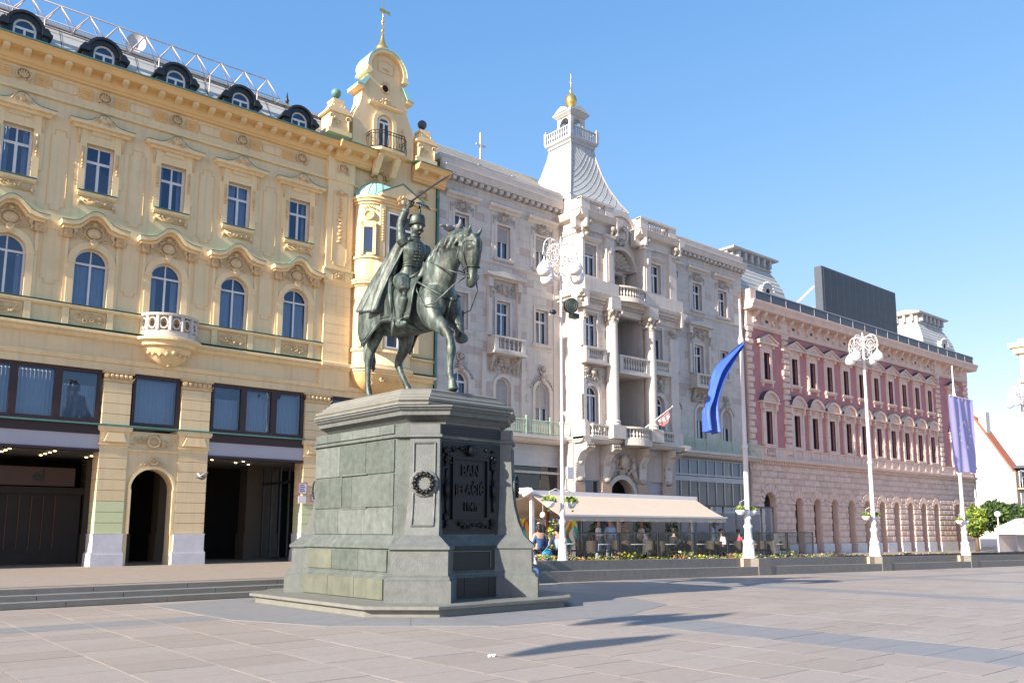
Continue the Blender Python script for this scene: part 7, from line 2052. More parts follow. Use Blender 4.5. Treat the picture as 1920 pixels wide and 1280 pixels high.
for c in cl:
    y = KY-.16 if c in EB else KY-.06
    o = part('attic_surround', fwm, None, fz, at=(c, y, 15.88)); 
    part('attic_opening', fwd, None, pb, at=(c, y, 15.88))
    for s_ in (-.62, .62) if c not in EB else (-1.5, -.62, .62, 1.5): part('console', cb, None, mc, at=(c+s_, y+.05, 16.08))
for c in [50.05-1.07, 50.05+1.07, 79.15-1.07, 79.15+1.07]:
    m = MB(); foliage_relief(m, c-.3, c+.3, 15.6, 16.15, KY-.17, 12, int(c*10), .09); P5('frieze_relief', m, 'pink_stone', smooth=True, kind='stuff')
# dark glass parapet
m = MB(); m.box(KX0+.4, KX1+.5, KY-.60, KY-.57, 17.02, 17.72); gp_ = P5('glass_parapet', m, 'display_frame')
m = MB()
for i in range(20): x = KX0+.4+1.84*i; m.box(x, x+.04, KY-.62, KY-.56, 17.0, 17.76)
m.box(KX0+.4, KX1+.5, KY-.63, KY-.55, 17.72, 17.77); part('parapet_posts', m, 'zinc', gp_, kind='stuff')
m = MB(); m.box(KX0-.2, KX0+.4, KY-.62, KY+.4, 17.02, 17.75); P5('corner_block', m, 'pink_stone')
m = MB(); m.box(KX0, KX1, KY-.5, KY+12, 16.95, 17.02); P5('roof_deck', m, 'zinc')
m = MB(); nr = 26
for k in range(nr):
    y0, y1 = KY+1.2+.19*k, KY+1.2+.19*(k+1); z0, z1 = 17.05+.115*k, 17.05+.115*(k+1)
    m.add([(53.4, y0, z0+.05), (75.8, y0, z0+.05), (75.8, y1, z1), (53.4, y1, z1), (53.4, y0, z0), (75.8, y0, z0)], [(0,1,2,3), (4,5,1,0)])
for x in (57.0, 61.0, 65.0, 69.0, 73.0): m.tube([(x, KY+1.2, 17.12), (x, KY+1.2+.19*nr, 17.12+.115*nr)], .09, 5)
P5('red_roof', m, 'roof_red', kind='stuff')
# left mansard
def mansard(x0, x1, y0, y1, z0, z1, crown, hip, nm):
    prf_ = [(0, z0), (.10, z0+(z1-z0)*.3), (.30, z0+(z1-z0)*.6), (.65, z0+(z1-z0)*.85), (.95, z1)]
    sh_ = []
    m = MB(); stack(m, [([(x0+d, y0+d), (x1-d, y0+d), (x1-d, y1-d), (x0+d, y1-d)], z) for d, z in prf_])
    mm = P5(nm, m, 'zinc_pale')
    m = MB()
    for i in range(1, 11):
        z = z0+(z1-z0)*i/11
        for j in range(len(prf_)-1):
            if prf_[j][1] <= z <= prf_[j+1][1]:
                f = (z-prf_[j][1])/(prf_[j+1][1]-prf_[j][1]); d = prf_[j][0]*(1-f)+prf_[j+1][0]*f-.012
        m.tube([(x0+d, y1-d, z), (x0+d, y0+d, z), (x1-d, y0+d, z)], .016, 4)
    part('slate_courses', m, 'zinc', mm, kind='stuff')
    m = MB(); d = .95
    a = [(x0+d, y0+d), (x1-d, y0+d), (x1-d, y1-d), (x0+d, y1-d)]
    ex = lambda e: [(x0+d-e, y0+d-e), (x1-d+e, y0+d-e), (x1-d+e, y1-d+e), (x0+d-e, y1-d+e)]
    stack(m, [(ex(.02), z1), (ex(.10), z1+.05), (ex(.10), z1+.14), (ex(.04), z1+.16), (ex(.04), z1+crown-.2), (ex(.45), z1+crown-.14), (ex(.50), z1+crown-.02), (ex(.50), z1+crown)])
    cr_ = part('mansard_crown', m, 'zinc_pale', mm)
    m = MB()
    n = 6
    for i in range(n):
        f = (i+.5)/n; xx = x0+d+(x1-x0-2*d)*f; yy = y0+d+(y1-y0-2*d)*f
        m.box(xx-.12, xx+.12, y0+d-.36, y0+d-.02, z1+.2, z1+crown-.18); m.box(x0+d-.36, x0+d-.02, yy-.12, yy+.12, z1+.2, z1+crown-.18)
    part('crown_bracket', m, 'zinc', mm, kind='stuff')
    if hip:
        m = MB(); e = ex(.5); cx, cy = (x0+x1)/2, (y0+y1)/2; z = z1+crown+.005
        m.add([(p[0], p[1], z) for p in e]+[(cx, cy, z+1.1)], [(0,1,4), (1,2,4), (2,3,4), (3,0,4)]); part('hip_cap', m, 'tile_grey', mm)
    # oculus dormer
    m = MB(); cx = (x0+x1)/2+.2; yy = y0-.12; zc = z0+(z1-z0)*.42
    ring(m, cx, zc, .26, .62, yy-.1, yy+.6, -180, 180, 18)
    for k in range(9): a_ = R(20*k+10); m.ball((cx+.72*math.cos(a_), yy-.08, zc+.70*math.sin(a_)), .10, 6, 4)
    m.box(cx-.85, cx+.85, yy-.1, yy+.6, zc-.85, zc-.62)
    dd = part('oculus_dormer', m, 'zinc_pale', mm, True, angle=40, kind='stuff')
    m = MB(); m.add([(cx+.27*math.cos(q), yy+.0, zc+.27*math.sin(q)) for q in [2*PI*i/14 for i in range(14)]], [tuple(range(14))]); part('oculus_opening', m, 'dark_interior', mm)
mansard(48.3, 54.8, 33.9, 39.4, 17.0, 20.6, .95, False, 'west_mansard')
mansard(76.0, 82.9, 33.6, 39.8, 17.0, 20.5, 1.0, True, 'east_mansard')
m = MB(); m.tube([(KX1+.12, KY-.15, 6.2), (KX1+.12, KY-.15, 0)], .06, 6); P5('drainpipe', m, 'zinc')
# display screen on the roof
d = thing('display_screen', 'big dark switched off display screen standing on the roof of the pink building', 'screen', (63, KY, 17.5))
m = MB(); m.box(57.15, 68.75, 32.55, 33.15, 17.45, 21.35); part('casing', m, 'display_frame', d)
m = MB(); m.box(57.4, 68.6, 32.51, 32.545, 17.65, 21.2); part('screen_panel', m, 'display_black', d)
m = MB()
for k in range(1, 12): m.box(57.4+.933*k-.008, 57.4+.933*k+.008, 32.503, 32.508, 17.65, 21.2)
for k in range(1, 4): m.box(57.4, 68.6, 32.503, 32.508, 17.65+.8875*k-.008, 17.65+.8875*k+.008)
part('panel_seams', m, 'display_frame', d, kind='stuff')
m = MB(); m.tube([(57.3, 33.3, 19.9), (55.2, 34.6, 17.6)], .09, 6)
part('strut', m, 'white_metal', d); m = MB(); m.tube([(57.6, 33.6, 18.4), (57.0, 34.4, 17.6)], .08, 6); part('strut', m, 'white_metal', d)

# ================================================================ far end of the street
fb = thing('white_gable_house', 'sunlit blank white gable wall of a house beyond the pink building', 'building', (116, 43, 0))
X_ = 116.0
m = MB(); m.prism([(41.6, -.5), (41.6, 9.1), (45.7, 16.0), (49, 18.0), (57, 9), (57, -.5)], X_, X_+2.4, 'x'); fbw = part('gable_wall', m, 'house_white', fb)
m = MB(); m.prism([(41.45, 9.0), (41.4, 9.1), (45.6, 16.2), (49, 18.2), (49, 18.05), (45.7, 16.0)], X_+.02, X_+2.45, 'x'); part('tiled_roof', m, 'roof_red', fb)
m = MB(); m.box(X_+.6, X_+1.8, 44.4, 45.3, 14.0, 16.9); part('chimney', m, 'house_white', fb)
m = MB(); m.box(X_+2.4, X_+20, 42.2, 52, -.5, 9.0); part('rear_wing', m, 'house_beige', fb)
m = MB(); m.box(X_+.4, X_+16, 38.6, 42.2, 9.4, 9.7); part('flat_canopy', m, 'slate_dark', fb)
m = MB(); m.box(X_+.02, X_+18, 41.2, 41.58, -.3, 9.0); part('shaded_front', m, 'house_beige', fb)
for k in range(3):
    m = MB(); z = 1.4+2.75*k
    m.box(X_+.3, X_+14, 39.9, 41.19, z-.15, z); m.box(X_+.3, X_+14, 39.9, 40.0, z, z+1.0); bl_ = part('balcony', m, 'house_beige', fb)
    for q in range(4):
        window(fb, X_+1.8+2.9*q, z+.1, 1.7, 2.1, 41.08, frame='white_frame', style='t', set_back=0.0, name='window')
tb_ = thing('corner_palace', 'cream classical palace with heavy cornices at the far right edge behind the lamp', 'building', (150, 50, 0))
m = MB(); m.box(150, 180, 26, 51.2, -.5, 32.6); part('palace_body', m, 'house_white', tb_)
m = MB(); m.box(149.4, 180, 25, 51.9, 30.2, 31.2); m.box(149.0, 180, 25, 52.5, 31.2, 31.9); m.box(149.6, 180, 25, 51.7, 25.4, 26.0); m.box(149.7, 180, 25, 51.6, 16, 16.6); part('palace_cornice', m, 'yellow_trim', tb_, kind='stuff')
m = MB()
for k in range(5):
    for z in (2, 9, 18, 27): m.box(149.85, 149.98, 46.4-4.1*k, 48.2-4.1*k, z, z+3.0)
part('window_rows', m, 'room_grey', tb_, kind='stuff')
for (x, y, w, dpt, h_, lb) in ((200, 90, 30, 20, 9, 'low pale house in the distance at the end of the street'),):
    o = thing('distant_house', lb, 'building', (x, y, 0)); m = MB(); m.box(x, x+w, y, y+dpt, -.5, h_); part('house_body', m, 'house_beige', o); m = MB(); m.prism([(y-.5, h_), (y+dpt+.5, h_), (y+dpt/2, h_+3.5)], x-.5, x+w+.5, 'x'); part('house_roof', m, 'roof_red', o)
# leafy tree and shrubs in front of the white gable
def leaves(mb, c, r, n, sz, seed, mats_n=3):
    rr = random.Random(seed)
    for i in range(n):
        v = Vector((rr.gauss(0, 1), rr.gauss(0, 1), rr.gauss(0, 1))).normalized()*(rr.uniform(.45, 1.0)**.6)
        k = 1+.25*noise.noise(v*2.2+Vector((seed, 0, 0)))
        p = Vector((c[0]+v.x*r[0]*k, c[1]+v.y*r[1]*k, c[2]+v.z*r[2]*k))
        a = Vector((rr.gauss(0, 1), rr.gauss(0, 1), rr.gauss(0, 1))).normalized(); b_ = a.cross(Vector((rr.gauss(0, 1), rr.gauss(0, 1), rr.gauss(0, 1)))).normalized(); s_ = sz*rr.uniform(.6, 1.4)
        mb.cur = rr.choice([0, 0, 1, 2]) if mats_n == 3 else rr.randrange(mats_n)
        mb.add([p-a*s_, p+b_*s_*.55, p+a*s_, p-b_*s_*.55], [(0,1,2,3)])
for (x, y, h_, rx, lb, ms, sd) in ((79.5, 29.8, 3.3, 2.4, 'wide leafy street tree in front of the white gable wall', ['leaf_dark', 'leaf_dark', 'leaf_light'], 1),
                        (76.0, 30.4, 2.9, 1.0, 'narrow bright green tree beside the corner of the pink building', ['leaf_light', 'leaf_yellow', 'leaf_dark'], 2),
                        (84.5, 29.6, 3.0, 2.2, 'rounded dark green tree behind the white market tent', ['leaf_dark', 'leaf_light', 'leaf_dark'], 3)):
    t_ = thing('street_tree', lb, 'tree', (x, y, -.1))
    m = MB(); m.tube([(x, y, -.2), (x+.05, y, 1.0), (x-.05, y, h_*.6), (x+.1, y, h_*.9)], [.16, .13, .10, .05], 7)
    for k in range(6): a = k*1.05; m.tube([(x, y, h_*(.35+.08*k)), (x+rx*.4*math.cos(a), y+rx*.4*math.sin(a), h_*(.6+.07*k)), (x+rx*.75*math.cos(a), y+rx*.75*math.sin(a), h_*(.75+.07*k))], [.06, .04, .015], 5)
    part('trunk', m, 'bark', t_, True)
    m = MB(); leaves(m, (x, y, h_*.82), (rx, rx*.9, h_*.42), 2600, .15, sd); leaves(m, (x-rx*.3, y, h_*1.05), (rx*.5, rx*.5, h_*.25), 600, .14, sd+7)
    part('crown', m, ms, t_)
t_ = thing('climbing_vine', 'straggly climbing plant hanging down the left edge of the white gable wall', 'plant', (115.6, 46.4, 0))
m = MB(); leaves(m, (115.7, 46.6, 10.2), (.3, .8, 3.3), 500, .25, 31, 2); part('leaves', m, ['leaf_dark', 'bark'], t_)
# market tents and lantern at the right edge
def tent(x, y, w, d_, h_, label, roofm, wallm='tent_white'):
    o = thing('market_tent', label, 'tent', (x, y, tz(x)), 'market tents at the far end of the square')
    z0 = tz(x)
    for (px, py) in ((x-w/2, y-d_/2), (x+w/2, y-d_/2), (x+w/2, y+d_/2), (x-w/2, y+d_/2)):
        m = MB(); m.box(px-.05, px+.05, py-.05, py+.05, z0, z0+h_); part('leg', m, 'white_metal', o)
    m = MB(); a = [(x-w/2-.15, y-d_/2-.15), (x+w/2+.15, y-d_/2-.15), (x+w/2+.15, y+d_/2+.15), (x-w/2-.15, y+d_/2+.15)]
    b_ = [(x-w*.22, y-d_*.15), (x+w*.22, y-d_*.15), (x+w*.22, y+d_*.15), (x-w*.22, y+d_*.15)]
    stack(m, [(a, z0+h_-.45), (a, z0+h_), (b_, z0+h_+.75)]); part('canopy', m, roofm, o)
    m = MB(); m.box(x-w/2, x+w/2, y+d_/2-.04, y+d_/2, z0, z0+h_-.4); part('back_wall', m, wallm, o)
    m = MB(); m.box(x-w/2+.2, x+w/2-.2, y-d_/2+.3, y-d_/2+.9, z0, z0+.85); part('counter', m, 'tent_white', o)
tent(73.5, 25.6, 3.6, 3, 1.9, 'nearest white market tent with a dark blue ridge at the right edge', 'tent_white')
m = MB(); m.tube([(71.4, 24.1, 1.35), (72.4, 25.0, 2.35), (76, 25.0, 2.4)], .09, 6)
ot = bpy.data.objects[[o.name for o in S.objects if o.name.startswith('market_tent')][0]]; part('blue_edging', m, 'tent_blue', ot)
tent(79.5, 27.0, 3.4, 3, 1.9, 'smaller pale market tent standing behind the first one at the right edge', 'tent_white')
o = thing('globe_lantern', 'small street lantern with one white globe in front of the leafy tree', 'street lamp', (77.0, 29.0, -.1))
m = MB(); m.tube([(77, 29, -.2), (77, 29, 2.75)], .05, 6); m.tube([(76.6, 29, 2.0), (76.8, 29, 2.1), (77, 29, 2.0), (77.2, 29, 2.1), (77.4, 29, 2.0)], .03, 5); part('post', m, 'white_metal', o); m = MB(); m.ball((77, 29, 3.0), .26, 12, 8); part('globe', m, 'white_globe', o, True)
o = thing('menu_board', 'free standing orange and white menu board on the terrace beside the second lamp', 'sign', (45.0, 23.2, tz(45)))
m = MB(); m.prism([(23.2, .15), (23.35, 1.25), (23.5, .15)], 44.6, 45.4, 'x'); part('board', m, 'sign_white', o)
m = MB(); m.add([(44.67, 23.21+.0, .28), (45.33, 23.21, .28), (45.33, 23.325, 1.15), (44.67, 23.325, 1.15)], [(0,1,2,3)]); part('poster', m, 'sign_orange', o)

# ================================================================ lamps, flagpoles
PYL = PAR_Y + .72
POLES = [x_*1.036 for x_ in POLES]
def pole_mesh(h, top=.05, flag=False):
    m = MB()
    m.lathe(0, 0, [(.30, 0), (.30, .10), (.26, .14), (.24, .30), (.20, .62), (.235, .68), (.235, .76), (.17, .82), (.14, 1.25), (.185, 1.32), (.185, 1.38), (.12, 1.46), (.125, 1.62), (.155, 1.66), (.155, 1.72), (.105, 1.80), (.10, 4.6), (.13, 4.64), (.13, 4.70), (.09, 4.76)], 14)
    if flag: m.lathe(0, 0, [(.09, 4.7), (.075, h-2.0), (.13, h-1.9), (.13, h-1.8), (.07, h-1.6), (.045, h-1.2), (.035, h)], 10)
    else: m.lathe(0, 0, [(.09, 4.7), (.07, h-.6), (.10, h-.55), (.10, h-.45), (.06, h-.4), (.05, h), (.02, h+.12)], 12)
    for k in range(12): a = 2*PI*k/12; m.tube([(.245*math.cos(a), .245*math.sin(a), .14), (.20*math.cos(a), .20*math.sin(a), .62)], .018, 4)
    return m
def lamp(at):
    o = thing('street_lamp', 'x', 'street lamp', at, 'ornate white lamps along the bench wall')
    h = 11.2
    part('post', pole_mesh(h), 'white_metal', o, True, angle=40)
    o.children[-1].location = (0, 0, 0)
    for k in range(4):
        a = PI/2*k - .05
        c, s_ = math.cos(a), math.sin(a)
        P = lambda r, z: (r*c, r*s_, z)
        m = MB()
        rc, zc = .42, h-.45
        m.tube([P(rc+.36*math.cos(q), zc+.40*math.sin(q)) for q in [2*PI*i/22 for i in range(22)]], .022, 5, True)
        m.tube([P(rc+.20*math.cos(q), zc-.05+.22*math.sin(q)) for q in [2*PI*i/16 for i in range(16)]], .016, 5, True)
        m.tube([P(rc+.10*math.cos(q), zc-.08+.11*math.sin(q)) for q in [2*PI*i/12 for i in range(12)]], .016, 5, True)
        for q in range(6): m.tube([P(rc+.2*math.cos(q*1.05), zc+.2*math.sin(q*1.05)), P(rc+.36*math.cos(q*1.05+.3), zc+.38*math.sin(q*1.05+.3))], .014, 4); m.ball(P(rc+.28*math.cos(q*1.05+.5), zc+.3*math.sin(q*1.05+.5)), .03, 5, 4)
        m.tube([P(.06, h-.15), P(.25, h-.1), P(.45, h-.08)], .024, 5)
        m.tube([P(.06, zc-.75), P(.18, zc-.85), P(.34, zc-.75), P(.38, zc-.58), P(.28, zc-.50), P(.20, zc-.60), P(.26, zc-.68)], .018, 5)
        m.tube([P(.38, zc-.58), P(.30, zc-.40), P(.06, zc-.5)], .016, 4)
        m.tube([P(rc+.36, zc-.05), P(rc+.40, zc-.22), P(rc+.36, zc-.30), P(rc+.30, zc-.24)], .022, 5)
        am = part('scroll_arm', m, 'white_metal', o, True, kind='stuff'); am.location = (0, 0, 0)
        m = MB(); gxr, gzr = rc+.34, zc-.78
        m.lathe(gxr*c, gxr*s_, [(.015, gzr+.50), (.03, gzr+.38), (.07, gzr+.30), (.15, gzr+.22), (.235, gzr+.10), (.255, gzr+.02), (.26, gzr-.02)], 16)
        g = part('globe_cap', m, 'white_metal', o, True); g.location = (0, 0, 0)
        m = MB(); m.lathe(gxr*c, gxr*s_, [(.255, gzr-.015), (.25, gzr-.08), (.21, gzr-.17), (.13, gzr-.235), (.0, gzr-.26)], 16)
        g = part('globe', m, 'white_globe', o, True); g.location = (0, 0, 0)
    for s_ in (-1, 1):
        m = MB(); m.tube([(0, 0, 2.35), (s_*.25, .05, 2.45), (s_*.5, .1, 2.35)], .016, 4); m.tube([(s_*.5, .1, 2.35), (s_*.5, .1, 2.1)], .008, 4)
        g = part('basket_arm', m, 'white_metal', o); g.location = (0, 0, 0)
        m = MB(); m.lathe(s_*.5, .1, [(0, 1.80), (.12, 1.84), (.19, 1.95), (.20, 2.02)], 12); g = part('hanging_basket', m, 'white_globe', o, True); g.location = (0, 0, 0)
        m = MB(); leaves(m, (s_*.5, .1, 2.08), (.26, .26, .12), 130, .06, 5+s_, 3); leaves(m, (s_*.56, .1, 1.85), (.06, .06, .2), 20, .04, 9, 3); g = part('basket_plant', m, ['leaf_light', 'leaf_light', 'leaf_yellow'], o); g.location = (0, 0, 0)
    return o
def copy_tree(o, parent=None):
    c = o.copy(); S.collection.objects.link(c)
    if parent is not None: c.parent = parent
    for ch in o.children: copy_tree(ch, c)
    return c
lab = {0: 'tall white four globe lamp carrying a round loudspeaker, first one right of the monument', 2: 'white four globe lamp in front of the middle of the pink building', 4: 'overexposed white four globe lamp at the right edge of the view'}
L0 = lamp((POLES[0], PYL, .55)); L0['label'] = lab[0]
for k in (2, 4):
    c = copy_tree(L0); c.location = (POLES[k], PYL, gz(POLES[k])+.60); c['label'] = lab[k]
[setattr(ch, 'scale', (.62, .62, 1)) for ch in L0.children if ch.name.startswith('post')]
sp_ = thing('loudspeaker', 'round dark ribbed loudspeaker fixed high on the first white lamp post', 'loudspeaker', (19.5, PYL-.1, 9.2))
cS = Vector((20.10, PYL-.16, 9.40)); nS = Vector((-.25, -.95, -.1)).normalized(); uS = nS.cross(Vector((0, 0, 1))).normalized(); vS = uS.cross(nS)
def cir(r, d, n=20): return [tuple(cS+nS*d+uS*r*math.cos(2*PI*i/n)+vS*r*math.sin(2*PI*i/n)) for i in range(n)]
m = MB(); P1, P2 = cir(.27, .0), cir(.27, -.14); m.add(P1+P2, [tuple(range(20)), tuple(range(39, 19, -1))]+[(i, i+20, (i+1) % 20+20, (i+1) % 20) for i in range(20)]); hb = part('speaker_body', m, 'black_metal', sp_)
for r_s in (.25, .18, .11, .05): m = MB(); m.tube(cir(r_s, .02), .018, 5, True); part('speaker_ring', m, 'loudspeaker', sp_, True)
m = MB(); m.box(20.1, 20.43, PYL-.2, PYL+.02, 8.98, 9.14); part('mounting_box', m, 'black_metal', sp_)
ca = thing('camera_bracket', 'thin white cross arm with a small black dome camera on the first lamp post', 'camera', (18.75, PYL, 8.8))
m = MB(); m.tube([(19.73, PYL-.02, 8.92), (19.1, PYL-.1, 8.92)], .03, 6); part('arm', m, 'white_metal', ca); m = MB(); m.ball((19.28, PYL-.08, 9.04), (.13, .12, .09), 10, 6); part('dome', m, 'black_metal', ca, True)
jb = thing('junction_box', 'small white electric box clamped to the lower part of the first lamp post', 'electric box', (19.3, PYL-.1, 3.5))
m = MB(); m.box(19.86, 20.14, PYL-.14, PYL+.08, 3.35, 3.75); part('box', m, 'white_metal', jb); m = MB(); m.tube([(19.95, PYL, 3.75), (19.95, PYL, 4.15)], .02, 5); part('upper_conduit', m, 'white_metal', jb); m = MB(); m.tube([(19.95, PYL, 2.95), (19.95, PYL, 3.35)], .02, 5); part('lower_conduit', m, 'white_metal', jb)
for (k, lb) in ((1, 'tall white flagpole holding the long blue flag between the two lamps'), (3, 'tall white flagpole carrying the pale lilac banner in front of the pink building end')):
    o = thing('flagpole', lb, 'flagpole', (POLES[k], PYL, gz(POLES[k])+.60), 'white flagpoles along the bench wall')
    part('post', pole_mesh(11.05, flag=True), 'white_metal', o, True, angle=40).location = (0, 0, 0)
    for s_ in (-1, 1):
        m = MB(); m.lathe(s_*.42, .05, [(0, 1.80), (.12, 1.84), (.19, 1.95), (.20, 2.02)], 12); part('hanging_basket', m, 'white_globe', o, True).location = (0, 0, 0)
        m = MB(); m.tube([(0, 0, 2.5), (s_*.42, .05, 2.35), (s_*.42, .05, 2.05)], .012, 4); part('basket_arm', m, 'white_metal', o).location = (0, 0, 0)
        m = MB(); leaves(m, (s_*.42, .05, 2.08), (.24, .24, .11), 110, .06, 15+s_, 3); part('basket_plant', m, ['leaf_light', 'leaf_light', 'leaf_yellow'], o).location = (0, 0, 0)
# blue flag blown to the left, hanging in folds
ctrl = [((30.25, 9.62), (30.30, 9.45)), ((29.25, 8.95), (29.45, 8.70)), ((28.30, 8.22), (28.70, 7.92)), ((27.80, 7.50), (28.15, 7.22)), ((27.45, 6.90), (27.80, 6.62)), ((27.00, 6.30), (27.80, 6.20)), ((27.02, 5.50), (27.85, 5.42))]
def ci(P, t):
    n = len(P)-1; f = t*n; i = min(int(f), n-1); u = f-i
    g = lambda k: Vector(P[min(max(k, 0), n)])
    return 0.5*((2*g(i))+(g(i+1)-g(i-1))*u+(2*g(i-1)-5*g(i)+4*g(i+1)-g(i+2))*u*u+(3*g(i)-g(i-1)-3*g(i+1)+g(i+2))*u**3)
def fl2(u, v):
    a = ci([c[0] for c in ctrl], v); b_ = ci([c[1] for c in ctrl], v); p = a*(1-u)+b_*u
    dep = .22*math.sin(u*2*PI*1.6+v*4)*(.25+v) + .10*math.sin(u*2*PI*3.5+v*7)*v
    return (p.x, PYL-.12+dep-.3*v, p.y)
o = thing('blue_flag', 'long blue flag blown off its white pole and hanging in folds', 'flag', (28, PYL, 7))
me = MB().grid(fl2, 28, 60).mesh('raw', 'flag_blue'); me = evaluated(me, [('SOLIDIFY', dict(thickness=.012, offset=0.0))]); me.polygons.foreach_set('use_smooth', [True]*len(me.polygons))
part('cloth', me, None, o)
bn = thing('lilac_banner', 'vertical faded lilac banner with a ring of twelve pale stars', 'banner', (50.0, PYL-.3, 7))
yb_ = PYL-.35
def bn_f(u, v): return (49.7+2.95*u+.25*(1-v)*.6, yb_+.10*math.sin(u*9+v*2.5)*(.3+.7*(1-v))+.05*math.sin(u*21+2*v), 4.95+4.30*v+.12*u*(v-.5)*0)
part('cloth', MB().grid(bn_f, 40, 30), 'flag_lilac', bn, True)
m = MB(); m.tube([(49.75, yb_, 9.27), (52.9, yb_, 9.27)], .035, 6); part('crossbar', m, 'white_metal', bn)
for k in range(12):
    a = 2*PI*k/12; u_, v_ = .52+.26*math.sin(a), .50+.17*math.cos(a); p = bn_f(u_, v_)
    m = MB(); m.add([(p[0]+(.11 if i % 2 == 0 else .045)*math.sin(PI*i/5), p[1]-.05, p[2]+(.11 if i % 2 == 0 else .045)*math.cos(PI*i/5)) for i in range(10)], [tuple(range(10))]); part('star', m, 'flag_star', bn)

# ================================================================ cafe terrace
aw = thing('cafe_awning', 'long cream double awning on a white beam over the cafe terrace', 'awning', (28, 26.8, .3))
bz = 3.10
m = MB(); m.box(23.0, 34.0, 26.65, 26.95, bz, bz+.17); part('beam', m, 'white_metal', aw)
m = MB(); m.prism([(26.35, bz+.08), (26.5, bz+.26), (27.1, bz+.26), (27.25, bz+.08), (26.8, bz-.10)], 22.86, 23.02, 'x'); part('end_cap', m, 'white_metal', aw)
def fabric(name, x0, x1, ya, za, yb, zb2, val, mt='awning_cream'):
    m = MB(); m.grid(lambda u, v: (x0+(x1-x0)*u, ya+(yb-ya)*v, za+(zb2-za)*v-.05*math.sin(PI*v)), 30, 8)
    m.grid(lambda u, v: (x0+(x1-x0)*u, yb+.015*math.sin(u*90)*v, zb2-val*v), 90, 2)
    me = evaluated(m.mesh('raw', mt), [('SOLIDIFY', dict(thickness=.012, offset=0.0))]); f = part(name, me, None, aw)
    return f
fabric('front_fabric', 23.15, 33.9, 26.7, bz+.02, 24.9, 2.20, .20)
m = MB(); m.box(23.1, 33.95, 24.86, 24.93, 2.19, 2.26); part('front_bar', m, 'white_metal', aw)
fabric('rear_fabric', 20.6, 33.9, 26.9, bz+.02, 28.9, 2.45, .30)
m = MB(); m.box(20.5, 33.95, 28.88, 28.95, 2.42, 2.5); part('rear_bar', m, 'white_metal', aw)
for x in (23.3, 28.5, 33.6):
    m = MB(); m.box(x-.07, x+.07, 26.73, 26.87, .3, bz); part('leg', m, 'white_metal', aw)
for x in (24.4, 27.6, 30.8):
    m = MB(); m.tube([(x, 26.7, bz-.06), (x+1.0, 25.8, 2.45), (x+.2, 24.95, 2.12)], .025, 5); m.tube([(x-1.2, 26.9, bz-.06), (x-2.2, 27.9, 2.58), (x-1.4, 28.88, 2.38)], .025, 5); part('folding_arm', m, 'white_metal', aw, kind='stuff')
m = MB(); m.ball((23.55, 26.4, 2.25), .13, 10, 8); o = thing('globe_light', 'small white globe light hanging under the left end of the awning', 'lamp', (23.55, 26.4, 2.25)); part('globe', m, 'white_globe', o, True); m = MB(); m.tube([(23.55, 26.4, 2.36), (23.55, 26.4, 2.95)], .01, 4); part('cable', m, 'white_metal', o)
# colourful mural panel behind the seats (plain abstract strokes)
mu = thing('mural_panel', 'panel painted with bright wavy strokes behind the cafe seats', 'mural', (26, 29.6, .3))
m = MB(); m.box(24.6, 28.6, 29.6, 29.66, .4, 2.75); part('board', m, 'mural_white', mu)
rr = random.Random(12); cols_ = ['red', 'blue', 'yellow', 'navy', 'teal', 'orange', 'white']
for i in range(80):
    x = 24.7+3.8*rr.random(); z = .5+1.6*rr.random(); hgt = rr.uniform(.5, 1.2); w = rr.uniform(.08, .2); ph = rr.uniform(0, 6)
    L_, R_ = [], []
    for k in range(7):
        f = k/6; xx = min(28.5, max(24.7, x+.14*math.sin(ph+f*3.5))); ww = w*math.sin(PI*(.08+.84*f)); zz_ = min(2.7, z+hgt*f); L_.append((xx-ww, 29.594-.0008*i, zz_)); R_.append((xx+ww, 29.594-.0008*i, zz_))
    m = MB(); m.add(L_+R_[::-1], [tuple(range(14))]); part('stroke', m, 'mural_'+cols_[i % 7], mu)
# wind screens, posts, back row
for i, x in enumerate([24.2, 26.6, 29.0, 31.4, 33.8, 36.2, 38.6]):
    o = thing('glass_screen', ['first', 'second', 'third', 'fourth', 'fifth', 'sixth', 'seventh'][i]+' clear glass wind screen from the left along the cafe terrace', 'screen', (x, 23.9, .3), 'glass wind screens of the cafe')
    m = MB(); m.box(x-1.18, x-1.13, 23.87, 23.93, .3, 1.55); m.box(x+1.13, x+1.18, 23.87, 23.93, .3, 1.55); m.box(x-1.13, x+1.13, 23.88, 23.92, 1.5, 1.55); m.box(x-1.13, x+1.13, 23.88, 23.92, .34, .42); part('frame', m, 'black_frame', o, kind='stuff')
    m = MB(); m.add([(x-1.13, 23.9, .42), (x+1.13, 23.9, .42), (x+1.13, 23.9, 1.5), (x-1.13, 23.9, 1.5)], [(0,1,2,3)]); part('pane', m, 'shop_glass', o)
for (i, x) in enumerate((24.9, 29.3)):
    o = thing('wooden_post', ['brown wooden post under the left part of the awning', 'brown wooden post under the middle of the awning'][i], 'post', (x, 27.6, .3)); m = MB(); m.box(x-.06, x+.06, 27.55, 27.67, .3, 2.7); part('post_shaft', m, 'wood_post', o)
pc = thing('cafe_pavilion', 'dark glazed cafe pavilion with turquoise glass behind the awning', 'building', (38, 30.4, .2))
m = MB(); m.box(29.2, 45.5, 30.9, 31.0, .2, 2.6); part('back_screen', m, 'room_grey', pc)
m = MB()
for k in range(14): m.box(29.2+1.25*k, 29.27+1.25*k, 29.9, 29.97, .2, 3.0)
m.box(29.2, 45.5, 29.88, 29.98, 2.95, 3.05); part('mullions', m, 'black_frame', pc, kind='stuff')
